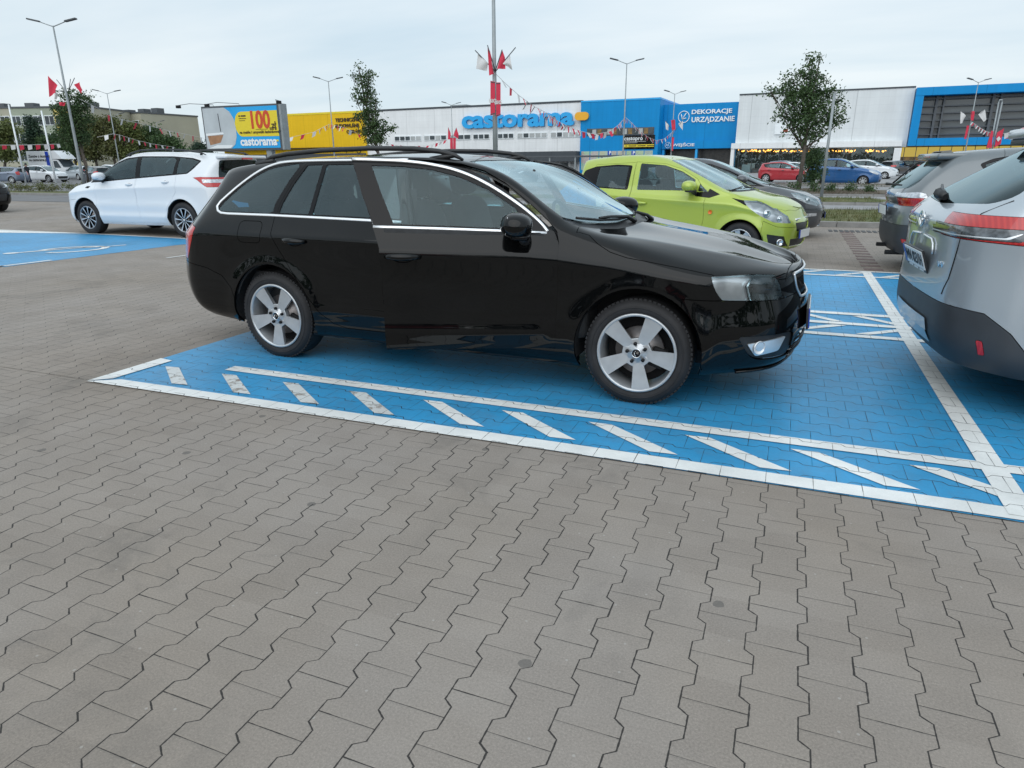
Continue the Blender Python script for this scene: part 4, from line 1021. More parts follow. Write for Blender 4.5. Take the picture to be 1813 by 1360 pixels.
ARC = lambda x0, x1: None
def suv_spec(**k):
    c = dict(xr=-.93, xf=3.60, W=.915, clear=.22, arches=[(0, .355, .405), (2.69, .355, .405)], rake=.04, xrb=-.80, xrt=-.84,
        shoulder=[(-.93, .98), (0, 1.00), (1.2, .965), (2.4, .93), (3.2, .85), (3.6, .70)],
        belt=[(-.8, 1.235), (.1, 1.205), (1.04, 1.145), (2.3, 1.06), (2.6, 1.035), (3.1, .965), (3.4, .89), (3.6, .80)], belt_y=[(-.8, .775), (0, .83), (2.3, .83), (2.6, .80), (3.1, .76), (3.5, .68)],
        gut=[(-.84, 1.50), (-.45, 1.545), (.27, 1.585), (1.15, 1.60), (1.6, 1.545), (1.8, 1.475), (2.2, 1.275), (2.52, 1.085), (2.7, 1.06), (3.2, .985), (3.52, .87)], gut_y=[(-.84, .52), (0, .62), (1.2, .63), (1.8, .66), (2.3, .73), (2.52, .76), (2.7, .70), (3.2, .60), (3.5, .52)],
        mid=[(-.86, 1.535), (-.4, 1.60), (.4, 1.645), (1.1, 1.645), (1.5, 1.595), (1.75, 1.515), (2.3, 1.255), (2.65, 1.085), (2.8, 1.06), (3.3, .98), (3.55, .87)],
        top=[(-.86, 1.545), (-.4, 1.615), (.4, 1.665), (1.1, 1.66), (1.5, 1.61), (1.75, 1.53), (2.3, 1.27), (2.72, 1.09), (2.85, 1.06), (3.3, .985), (3.55, .87)],
        ws=(1.60, 1.62, 2.74, 2.50, .57, .70), rw=[(-.62, 1.10), (-.53, 1.48), (.1, 1.50), (.1, 1.07)],
        hood=[(2.9, -.775), (3.2, -.73), (3.4, -.62), (3.50, -.4), (3.53, -.2)],
        front_bumper=[(2.95, .72), (3.2, .70), (3.45, .66), (3.8, .66), (3.8, .1), (2.95, .1)],
        grille=[[(-.62, .86), (-.60, .77), (.2, .77), (.2, .86)], [(-.58, .60), (-.50, .36), (.2, .36), (.2, .60)]],
        headlight=[(3.10, .94), (3.16, .87), (3.42, .80), (3.60, .80), (3.58, .87), (3.42, .93)], lens=[(3.35, .87, .05)],
        dlo=rounded([(-.42, 1.475), (-.30, 1.33), (-.18, 1.235), (.1, 1.215), (1.04, 1.155), (2.2, 1.075), (2.54, 1.06), (2.32, 1.20), (2.0, 1.375), (1.8, 1.465), (1.55, 1.54), (1.15, 1.575), (.27, 1.565), (-.2, 1.53)], .03),
        glass=[rounded([(2.22, 1.10), (2.26, 1.20), (1.98, 1.36), (1.78, 1.445), (1.52, 1.52), (1.24, 1.55), (1.22, 1.165)], .02),
               rounded([(1.10, 1.175), (1.12, 1.555), (.27, 1.545), (.17, 1.5), (.19, 1.235)], .02),
               rounded([(.10, 1.24), (.10, 1.54), (-.18, 1.51), (-.37, 1.465), (-.27, 1.35), (-.16, 1.25)], .02)],
        glass_mat=['glass', 'glass_mid', 'glass_mid'],
        doors=[('rear_door', [(1.17, .27), (1.18, 1.56), (.14, 1.55), (.09, 1.25), (.09, .90), (.22, .75), (.40, .55), (.47, .28)]),
               ('front_door', [(2.27, .24), (2.33, .6), (2.35, 1.02), (2.40, 1.09), (2.0, 1.38), (1.8, 1.47), (1.55, 1.545), (1.2, 1.56), (1.2, .9), (1.13, .27)])],
        handles=[(1.36, 1.03, 'front_door'), (.36, 1.08, 'rear_door')], mirror=(2.12, 1.11), rail_y=.60,
        rails=[(-.52, 1.585), (-.40, 1.63), (.1, 1.685), (.7, 1.705), (1.2, 1.69), (1.5, 1.63), (1.62, 1.585)],
        tl=[(-1.3, 1.16), (-.95, 1.165), (-.52, 1.175), (-.34, 1.165), (-.45, 1.12), (-.68, .985), (-1.3, .985)], tl_sel=lambda f: abs(f.calc_center_median().y) > .42 and f.calc_center_median().x < .5,
        cabin=(-.75, 2.5), dash=1.02, seat_x=1.35, seat_z=.45, wheel=(.345, .235, .235), style='ten', paint='p_white')
    c.update(k); return c
def hatch_spec(**k):
    """small five-door hatchback"""
    c = dict(xr=-.70, xf=3.37, W=.845, clear=.17, arches=[(0, .31, .345), (2.51, .31, .345)], xrb=-.60, xrt=-.52,
        shoulder=[(-.7, .92), (0, .93), (1.2, .89), (2.3, .84), (3.0, .73), (3.37, .58)],
        belt=[(-.6, 1.06), (.2, 1.045), (1.2, .985), (2.1, .945), (2.4, .92), (2.9, .82), (3.2, .72), (3.37, .63)], belt_y=[(-.6, .70), (0, .76), (2.1, .765), (2.5, .73), (2.9, .68), (3.3, .58)],
        gut=[(-.52, 1.30), (-.3, 1.345), (.3, 1.405), (.9, 1.42), (1.25, 1.375), (1.6, 1.255), (2.0, 1.07), (2.22, .975), (2.45, .945), (2.9, .84), (3.3, .69)], gut_y=[(-.52, .48), (0, .56), (.9, .575), (1.6, .62), (2.1, .68), (2.25, .70), (2.5, .63), (3.0, .53), (3.3, .45)],
        mid=[(-.54, 1.33), (-.3, 1.385), (.3, 1.45), (.9, 1.465), (1.2, 1.425), (1.6, 1.28), (2.1, 1.07), (2.4, .965), (2.6, .93), (3.0, .83), (3.3, .69)],
        top=[(-.54, 1.34), (-.3, 1.40), (.3, 1.47), (.9, 1.48), (1.2, 1.44), (1.6, 1.29), (2.1, 1.08), (2.46, .965), (2.62, .93), (3.0, .835), (3.3, .69)],
        ws=(1.22, 1.22, 2.46, 2.2, .52, .64), rw=[(-.55, 1.0), (-.45, 1.29), (.1, 1.30), (.1, .98)],
        hood=[(2.6, -.68), (2.9, -.64), (3.1, -.56), (3.22, -.4), (3.26, -.2)],
        front_bumper=[(2.83, .52), (2.95, .55), (3.15, .55), (3.6, .55), (3.6, .1), (2.8, .1)],
        grille=[[(-.40, .52), (-.38, .46), (.2, .46), (.2, .52)], [(-.5, .34), (-.44, .22), (.2, .22), (.2, .34)]],
        headlight=[(2.72, .84), (2.80, .76), (3.0, .66), (3.2, .60), (3.26, .64), (3.15, .74), (2.95, .83)], lens=[(3.05, .71, .045)],
        dlo=rounded([(-.30, 1.31), (-.18, 1.13), (-.05, 1.075), (.3, 1.055), (1.2, 1.0), (2.0, .955), (2.26, .95), (1.98, 1.06), (1.58, 1.24), (1.24, 1.355), (.9, 1.395), (.3, 1.38)], .03),
        glass=[rounded([(1.80, .99), (1.82, 1.11), (1.55, 1.225), (1.22, 1.335), (1.0, 1.37), (1.02, 1.03)], .02), rounded([(.92, 1.035), (.92, 1.375), (.3, 1.36), (-.22, 1.30), (-.13, 1.15), (-.02, 1.09)], .02), rounded([(2.12, .975), (1.88, 1.08), (1.87, .985)], .01)],
        glass_mat=['glass', 'glass_mid', 'glass_mid'],
        doors=[('rear_door', [(.97, .25), (.97, 1.38), (-.1, 1.33), (-.12, 1.05), (.1, .8), (.37, .50), (.42, .26)]), ('front_door', [(2.06, .24), (2.10, .6), (2.06, .96), (1.84, 1.12), (1.56, 1.24), (1.22, 1.36), (.98, 1.385), (.98, .25)])],
        handles=[(1.2, .86, 'front_door'), (.2, .90, 'rear_door')], mirror=(1.86, 1.0),
        tl=[(-1.3, 1.05), (-.55, 1.06), (-.42, 1.0), (-.55, .75), (-1.3, .72)], cabin=(-.45, 2.2), dash=.93, seat_x=1.1, wheel=(.31, .20, .21), style='seven', paint='p_grey')
    c.update(k); return c
def sc(c, sx=1.0, sy=1.0, sz=1.0):
    """stretch a spec's outlines"""
    P = lambda L: [(x * sx, z * sz) for x, z in L]; Y = lambda L: [(x * sx, y * sy) for x, y in L]; F = lambda L: [(y * sy, z * sz) for y, z in L]
    d = dict(c)
    for k in ('shoulder', 'belt', 'gut', 'mid', 'top', 'front_bumper', 'rear_bumper', 'headlight', 'dlo', 'tl', 'rails'):
        if k in d: d[k] = P(d[k])
    for k in ('belt_y', 'gut_y'): d[k] = Y(d[k])
    d['hood'] = [(x * sx, y * sy) for x, y in d['hood']]; d['rw'] = F(d['rw']); d['glass'] = [P(g) for g in d['glass']]; d['doors'] = [(n, P(g)) for n, g in d['doors']]
    if 'grille' in d: d['grille'] = [F(g) for g in d['grille']]
    d['handles'] = [(a * sx, b * sz, n) for a, b, n in d.get('handles', [])]
    if 'mirror' in d: d['mirror'] = (d['mirror'][0] * sx, d['mirror'][1] * sz)
    d['xr'] *= sx; d['xf'] *= sx; d['xrb'] *= sx; d['xrt'] *= sx; d['W'] *= sy; a = d['ws']; d['ws'] = (a[0] * sx, a[1] * sx, a[2] * sx, a[3] * sx, a[4] * sy, a[5] * sy)
    d['arches'] = [(x * sx, z, r) for x, z, r in d['arches']]; d['cabin'] = (d['cabin'][0] * sx, d['cabin'][1] * sx); d['dash'] *= sz; d['seat_x'] *= sx; d['rail_y'] = d.get('rail_y', .55) * sy
    return d
def place(car, u, v, deg, half, left=False):
    """u,v: ground point under the outer face of the rear wheel on the near side; half: that face's distance from the axis"""
    h = R(deg); s = -1 if left else 1
    car.location = (u - math.sin(h) * half * s, v + math.cos(h) * half * s, 0); car.rotation_euler = (0, 0, h)

def build_neighbours():
    # white crossover, far left
    def mod(co):
        if abs(co.y) > .7 and .3 < co.x < 2.4: co.y += math.copysign(.012 * math.exp(-((co.z - .40) / .05) ** 2) - .012 * math.exp(-((co.z - .62) / .08) ** 2), co.y)
    c = suv_spec(turn=.3, lens=[], mod=mod, extra=[('reversing_lamp', [(-.56, 1.13), (-1.1, 1.13), (-1.1, 1.065), (-.60, 1.065)], 'lamp_white', .002), ('wing_vent', [(2.50, .985), (2.62, .99), (2.66, .955), (2.54, .945)], 'gloss_black', 0)])
    car, body, sh = build_car(c, 'white_crossover', 'white crossover with black roof rails, standing beyond the far blue bay', 'car')
    # rear face details: spoiler, high brake light, lamp lenses
    b = MB('p_white'); b.box(-.99, -.70, -.56, .56, 1.52, 1.575, bev=.02); b.build('spoiler', body)
    b = MB('lamp_red'); b.box(-1.0, -.96, -.14, .14, 1.50, 1.53, bev=.005); b.build('brake_light', body)
    plate(car, (-.965, 0, .93), (0, 0, R(-90)), '')
    place(car, KU[0], KU[1], KU[2], .895, True)
    # lime hatchback
    c = hatch_spec(xr=-.545, xf=3.05, W=.80, clear=.16, arches=[(0, .29, .325), (2.375, .29, .325)], xrb=-.48, xrt=-.45, paint='p_green', flare=.02,
        shoulder=[(-.55, .93), (0, .92), (1.2, .86), (2.2, .82), (2.8, .70), (3.1, .58)],
        belt=[(-.5, 1.11), (.0, 1.08), (.6, 1.03), (1.3, .98), (1.9, .955), (2.2, .93), (2.6, .855), (2.9, .75), (3.1, .64)], belt_y=[(-.5, .66), (0, .715), (1.9, .715), (2.2, .69), (2.6, .64), (3.0, .56)],
        gut=[(-.45, 1.37), (-.2, 1.41), (.3, 1.445), (.8, 1.44), (1.15, 1.375), (1.5, 1.25), (1.85, 1.09), (2.08, .98), (2.25, .95), (2.6, .885), (2.95, .76)], gut_y=[(-.45, .50), (0, .55), (.8, .56), (1.5, .60), (2.0, .65), (2.25, .60), (2.7, .5), (3.0, .42)],
        mid=[(-.47, 1.41), (-.2, 1.45), (.3, 1.49), (.8, 1.485), (1.1, 1.43), (1.5, 1.27), (1.95, 1.07), (2.2, .985), (2.4, .945), (2.75, .86), (3.0, .74)],
        top=[(-.47, 1.42), (-.2, 1.465), (.3, 1.51), (.8, 1.505), (1.1, 1.445), (1.5, 1.285), (1.98, 1.07), (2.24, .985), (2.4, .95), (2.75, .87), (3.0, .74)],
        ws=(1.12, 1.13, 2.24, 2.06, .50, .62), rw=[(-.52, 1.05), (-.42, 1.36), (.1, 1.37), (.1, 1.03)], hood=[(2.3, -.68), (2.5, -.65), (2.75, -.58), (2.88, -.45), (2.95, -.2)],
        front_bumper=[(2.68, .60), (2.85, .52), (3.05, .50), (3.3, .50), (3.3, .1), (2.65, .1)],
        grille=[[(-.33, .56), (-.28, .44), (.2, .44), (.2, .56)], [(-.42, .34), (-.36, .22), (.2, .22), (.2, .34)]],
        headlight=[(2.36, .87), (2.44, .80), (2.62, .68), (2.80, .585), (2.98, .565), (2.93, .66), (2.75, .79), (2.55, .865)], lens=[(2.72, .70, .05), (2.87, .63, .04)], hl_y=.3,
        dlo=rounded([(-.33, 1.20), (-.26, 1.09), (-.12, 1.02), (.55, .985), (.56, 1.345), (.3, 1.36), (-.1, 1.33), (-.3, 1.27)], .03),
        glass=[rounded([(1.60, .99), (1.62, 1.14), (1.38, 1.26), (1.1, 1.345), (.70, 1.375), (.71, .99)], .02), rounded([(.50, 1.005), (.50, 1.33), (.3, 1.34), (-.02, 1.32), (-.03, 1.035)], .02), rounded([(1.84, .975), (1.70, 1.085), (1.69, .985)], .01)],
        doors=[('rear_door', [(.61, .26), (.61, 1.39), (-.1, 1.36), (-.13, 1.0), (.05, .8), (.34, .50), (.40, .26)]), ('front_door', [(1.78, .25), (1.83, .6), (1.82, .97), (1.64, 1.155), (1.38, 1.29), (1.1, 1.37), (.62, 1.40), (.62, .26)])],
        handles=[(.82, .80, 'front_door')], mirror=(1.62, .98), tl=[(-1.3, 1.08), (-.45, 1.09), (-.36, 1.02), (-.45, .8), (-1.3, .77)], cabin=(-.4, 2.05), dash=.95, seat_x=.95, wheel=(.287, .165, .19), style='seven')
    fw_ = rounded([(.68, .965), (.68, 1.385), (1.1, 1.358), (1.38, 1.275), (1.63, 1.15), (1.84, 1.035), (2.0, .945), (1.84, .90), (1.6, .925)], .02)
    c['extra'] = [('mirror_base', [(1.86, 1.02), (2.02, .945), (1.88, .895), (1.66, .915), (1.66, .97), (1.84, .975)], 'gloss_black', 0), ('lamp_surround', [(2.20, .90), (2.37, .868), (2.43, .80)], 'gloss_black', 0), ('fog_surround', [(2.74, .42), (2.93, .385), (2.96, .24), (2.78, .22)], 'black_plastic', -.012)]
    car, body, sh = build_car(c, 'lime_hatchback', 'small lime green hatchback between the black estate and the dark grey car', 'car')
    for sg in (-1, 1):
        b = MB('orange'); p = sh.side(1.93, .70, .004); T = Matrix.Translation((p.x, p.y * -sg, p.z)); b.lathe([(0, 0), (.02, .002), (.03, .012)], 16, mat=T @ Matrix.Scale(sg if sg < 0 else 1, 4, (0, 1, 0))); b.build('side_indicator', body)
        p = sh.side(2.885, .305, .0); n_ = Vector((.72, -.69 if sg > 0 else .69, 0)).normalized()
        T = Matrix.Translation(Vector((p.x, p.y * -sg * -1 if sg > 0 else -p.y, p.z)) + n_ * .018) @ n_.to_track_quat('-Y', 'Z').to_matrix().to_4x4(); b = MB('chrome')
        b.lathe([(0, .01), (.030, .012), (.040, -.006), (.050, .0), (.050, .03)], 24, mat=T); b.build('fog_lamp', body)
    b = MB('chrome'); b.box(2.97, 3.01, -.30, .30, .575, .62, bev=.012); b.build('grille_bar', body)
    b = MB('black_plastic'); b.tube([(.95, 0, 1.49), (.86, 0, 1.62)], [.006, .003], 5); b.build('aerial', body)
    plate(car, (3.06, 0, .40), (0, 0, R(90)), '')
    place(car, SPK[0], SPK[1], SPK[2], .78)
    # dark grey hatchback behind
    c = hatch_spec(turn=.2, extra=[('day_lamp', [(3.02, .47), (3.22, .475), (3.22, .42), (3.04, .41)], 'lamp_white', 0)])
    car, body, sh = build_car(c, 'grey_hatchback', 'dark grey hatchback parked just beyond the lime green one', 'car')
    plate(car, (3.38, 0, .42), (0, 0, R(90)), '')
    place(car, PUN[0], PUN[1], PUN[2], .825)
def build_mpv():
    c = suv_spec(paint='p_silvergrey', W=.90, clear=.19, rails=[], xr=-.93, xrt=-.44, xrb=-.86,
        gut=[(-.44, 1.42), (-.2, 1.445), (.27, 1.475), (1.0, 1.49), (1.5, 1.44), (1.8, 1.36), (2.2, 1.20), (2.52, 1.05), (2.7, 1.02), (3.2, .95), (3.52, .84)],
        mid=[(-.46, 1.45), (-.2, 1.49), (.4, 1.525), (1.0, 1.53), (1.5, 1.475), (1.75, 1.40), (2.3, 1.18), (2.65, 1.05), (2.8, 1.02), (3.3, .94), (3.55, .84)],
        top=[(-.46, 1.46), (-.2, 1.505), (.4, 1.54), (1.0, 1.545), (1.5, 1.49), (1.75, 1.41), (2.3, 1.19), (2.72, 1.05), (2.85, 1.02), (3.3, .945), (3.55, .84)],
        belt=[(-.86, 1.06), (-.3, 1.10), (.5, 1.09), (1.04, 1.06), (2.3, 1.02), (2.6, 1.0), (3.1, .94), (3.4, .86), (3.6, .78)],
        shoulder=[(-.93, .86), (0, .90), (1.2, .90), (2.4, .89), (3.2, .82), (3.6, .68)],
        rw=[(-.60, 1.06), (-.64, 1.12), (-.50, 1.365), (.1, 1.385), (.1, 1.03)],
        dlo=rounded([(-.13, 1.34), (-.03, 1.20), (.04, 1.13), (.3, 1.115), (1.04, 1.09), (2.2, 1.04), (2.5, 1.03), (2.3, 1.12), (2.0, 1.26), (1.8, 1.345), (1.55, 1.42), (1.15, 1.465), (.27, 1.45), (0, 1.40)], .03),
        glass=[rounded([(2.22, 1.06), (2.2, 1.15), (1.98, 1.25), (1.78, 1.33), (1.52, 1.405), (1.24, 1.44), (1.22, 1.10)], .02), rounded([(1.12, 1.11), (1.12, 1.445), (.40, 1.44), (.42, 1.13)], .02), rounded([(.34, 1.135), (.32, 1.435), (.1, 1.40), (-.08, 1.335), (.0, 1.22), (.06, 1.145)], .02)],
        rear_bumper=[(-1.3, .60), (-.75, .62), (-.45, .60), (-.38, .5), (-.36, .1), (-1.3, .1)], rb_mat='grey_plastic', tl=[(-1.3, .93), (-.78, .945), (-.66, .99), (-.72, .85), (-.9, .845), (-1.3, .84)],
        tl_sel=lambda f: abs(f.calc_center_median().y) > .42 and f.calc_center_median().x < -.3, turn=.1, lens=[], mirror=(2.12, 1.06), extra=[('indicator_lamp', [(-1.2, .95), (-.80, .95), (-.64, .95), (-.66, 1.0), (-.74, 1.02), (-.9, 1.0)], 'lamp_white', .002), ('reflex_lamp', [(-.84, .45), (-.72, .44), (-.70, .40), (-.82, .40)], 'lamp_red', .001)])
    car, body, sh = build_car(c, 'silver_grey_crossover', 'silver grey car with a dark rear bumper, parked beyond the nearer silver crossover', 'car')
    b = MB('black_plastic'); b.tube([(-1.0, -.12, 1.10), (-.86, -.36, 1.09)], [.02, .01], 6); b.tube([(-.93, -.16, 1.11), (-.74, -.40, 1.36)], [.012, .006], 6); b.build('rear_wiper', body)
    b = MB('underbody'); b.tube([(-.93, -.35, .24), (-.6, -.35, .24)], .03, 8); b.box(-.99, -.85, -.03, .03, .28, .33, bev=.01); b.build('tow_bar', body)
    b = MB('p_silvergrey'); b.box(-.56, -.18, -.57, .57, 1.395, 1.472, bev=.03); b.build('spoiler', body)
    b = MB('lamp_red'); b.box(-.565, -.55, -.16, .16, 1.42, 1.44, bev=.004); b.build('brake_light', body)
    plate(car, (-.985, 0, .77), (R(6), 0, R(-90)), '')
    place(car, MPV[0], MPV[1], MPV[2], .88)
def build_crossover():
    ztop = lambda x: interp([(-1.2, .62), (-.80, .62), (-.62, .60), (-.50, .50), (-.42, .36), (-.40, .28)], x)
    c = suv_spec(paint='p_silver', clear=.20, W=.91, xr=-.86, xf=3.60, xrt=-.24, xrb=-.76, rake=.0, arches=[(0, .35, .40), (2.64, .35, .40)], caps=dict(rear=[(0, 0), (.015, .5), (.07, .80), (.24, .96)]),
        shoulder=[(-.86, .98), (0, .98), (1.2, .95), (2.4, .92), (3.2, .84), (3.6, .70)],
        belt=[(-.76, 1.15), (.1, 1.14), (1.04, 1.09), (2.3, 1.05), (2.6, 1.03), (3.1, .96), (3.4, .88), (3.6, .79)], belt_y=[(-.8, .74), (0, .81), (2.3, .82), (2.6, .80), (3.1, .76), (3.5, .68)],
        gut=[(-.24, 1.47), (-.0, 1.50), (.27, 1.52), (1.15, 1.54), (1.6, 1.49), (1.8, 1.43), (2.2, 1.25), (2.52, 1.07), (2.7, 1.045), (3.2, .975), (3.52, .86)],
        mid=[(-.26, 1.50), (.0, 1.55), (.4, 1.58), (1.1, 1.585), (1.5, 1.54), (1.75, 1.47), (2.3, 1.235), (2.65, 1.07), (2.8, 1.045), (3.3, .97), (3.55, .86)],
        top=[(-.26, 1.51), (.0, 1.565), (.4, 1.60), (1.1, 1.60), (1.5, 1.555), (1.75, 1.485), (2.3, 1.25), (2.72, 1.07), (2.85, 1.045), (3.3, .975), (3.55, .86)],
        rw=[(-.62, 1.15), (-.66, 1.19), (-.50, 1.45), (.1, 1.47), (.1, 1.12)],
        rear_bumper=[(-1.3, .60), (-.80, .60), (-.68, .59), (-.56, .50), (-.44, .36), (-.30, .33), (-.30, .05), (-1.3, .05)], rb_mat='grey_plastic',
        tl=[(-1.3, 1.09), (-.86, 1.095), (-.40, 1.09), (-.15, 1.06), (-.38, 1.00), (-.48, .95), (-.9, .97), (-1.3, .97)], tl_sel=lambda f: abs(f.calc_center_median().y) > .40 and f.calc_center_median().x < .2, turn=.2, rails=[], extra=[('reversing_lamp', [(-1.2, 1.035), (-.48, 1.03), (-.60, .972), (-1.2, .972)], 'lamp_smoke', .001), ('lamp_trim', [(-1.2, .988), (-.66, .988), (-.60, 1.012), (-.59, 1.012), (-.645, .98), (-1.2, .98)], 'satin_chrome', .003), ('reflex_lamp', [(-.69, .44), (-.665, .44), (-.64, .36), (-.665, .36)], 'lamp_red', .001)])
    car, body, sh = build_car(c, 'silver_crossover', 'silver crossover cut off by the right edge, its tail over the blue bay', 'car')
    def tri(pts, m, nm, par=body, off=.006, both=True):
        for sg in ((1, -1) if both else (1,)):
            b = MB(m); P = []
            for y_, z_ in pts:
                h = sh.hit((-5, -abs(y_), z_), (1, 0, 0)); n_ = h[1] if h[1].x < 0 else -h[1]; P.append(h[0] + n_ * off)
            b.quad([Vector((p.x, p.y * sg, p.z)) for p in P]); b.build(nm, par)
    # spoiler, wiper, emblem, badge, handle
    b = MB('p_silver'); b.box(-.34, .02, -.58, .58, 1.50, 1.565, bev=.028); b.build('spoiler', body)
    b = MB('black_plastic'); b.box(-.325, -.1, -.54, .54, 1.465, 1.503, bev=.012); b.build('spoiler_underside', body)
    b = MB('black_plastic'); b.tube([(-.76, .06, 1.14), (-.80, .02, 1.18), (-.78, -.05, 1.16)], [.025, .035, .02], 8); b.tube([(-.79, .0, 1.17), (-.70, .42, 1.22)], [.014, .008], 6); b.build('rear_wiper', body)
    h = sh.hit((-5, 0, 1.06), (1, 0, 0))[0]
    b = MB('chrome')
    for rx, rz, dy in ((.065, .045, 0), (.022, .045, 0), (.045, .016, .020)):
        pts = [(h.x - .014, rx * math.cos(t), h.z + dy + rz * math.sin(t)) for t in [2 * math.pi * i / 24 for i in range(25)]]
        b.tube(pts, .006, 6, cap=False)
    b.build('emblem', body)
    b = MB('satin_chrome'); pts = [(sh.hit((-5, -abs(y), z), (1, 0, 0))[0].x - .008, y, z) for y, z in [(-.30, .84), (-.295, .87), (-.285, .90), (-.25, .925)] + [(-.25 + .05 * q, .925 + .01 * math.sin(math.pi * q / 10)) for q in range(1, 10)] + [(.25, .925), (.285, .90), (.295, .87), (.30, .84)]]; b.tube(pts, .006, 6); b.build('hatch_trim', body)
    b = MB('lamp_smoke'); hx = sh.hit((-5, 0, .885), (1, 0, 0))[0].x; b.box(hx - .006, hx + .03, -.26, .26, .86, .915, bev=.004); b.build('hatch_recess', body)
    # hatch shut line
    b = MB('dark'); ln = [(.68, 1.17), (.65, 1.10), (.645, 1.0), (.62, .86), (.60, .74), (.57, .68), (.56, .645)]
    for sg in (1, -1):
        pts = []
        for y_, z_ in ln:
            hh = sh.hit((-5, -y_, z_), (1, 0, 0)); pts.append(Vector((hh[0].x - .0005, -y_ * sg, z_)))
        b.tube(pts, .0035, 5)
    b.build('hatch_seam', body)
    # badge strokes
    b = MB('chrome'); h = sh.hit((-5, -.48, .80), (1, 0, 0))[0]
    me = text_mesh('V·V', .045, 'chrome', .003, .0015); o = put('badge', me, body); o.location = (h.x - .004, -.47, .80); o.rotation_euler = (0, 0, R(-90 + 14)); b.bm.free()
    # skid plate and reflectors in the bumper
    rb = [o for o in car.children if o.name.startswith('rear_bumper')][0]
    b = MB('alloy'); pts = []
    P = [[sh.hit((-5, -abs(y), z), (1, 0, 0))[0] + Vector((-.012, 0, 0)) for y in (-.42, -.2, 0.001, .2, .42)] for z in (.33, .40, .47)]
    for i in range(2):
        for j in range(4):
            ys = (-.42, -.2, 0, .2, .42)
            q = [Vector((P[i][j].x, ys[j], P[i][j].z)), Vector((P[i][j + 1].x, ys[j + 1], P[i][j + 1].z)), Vector((P[i + 1][j + 1].x, ys[j + 1] * .93, P[i + 1][j + 1].z)), Vector((P[i + 1][j].x, ys[j] * .93, P[i + 1][j].z))]
            b.quad(q)
    b.build('skid_plate', rb)
    plate(car, (-.885, 0, .79), (R(20), 0, R(-90)), 'WN 0231H', sub='LEASING  AUTO')
    place(car, CRX[0], CRX[1], CRX[2], .89)
KU = (-11.25, 10.42, 180.3); SPK = (-2.93, 10.90, -15.1); PUN = (-2.75, 14.0, 0.0); MPV = (2.18, 9.75, 3.0); CRX = (1.71, 4.20, 3.5)
build_neighbours(); build_mpv(); build_crossover()
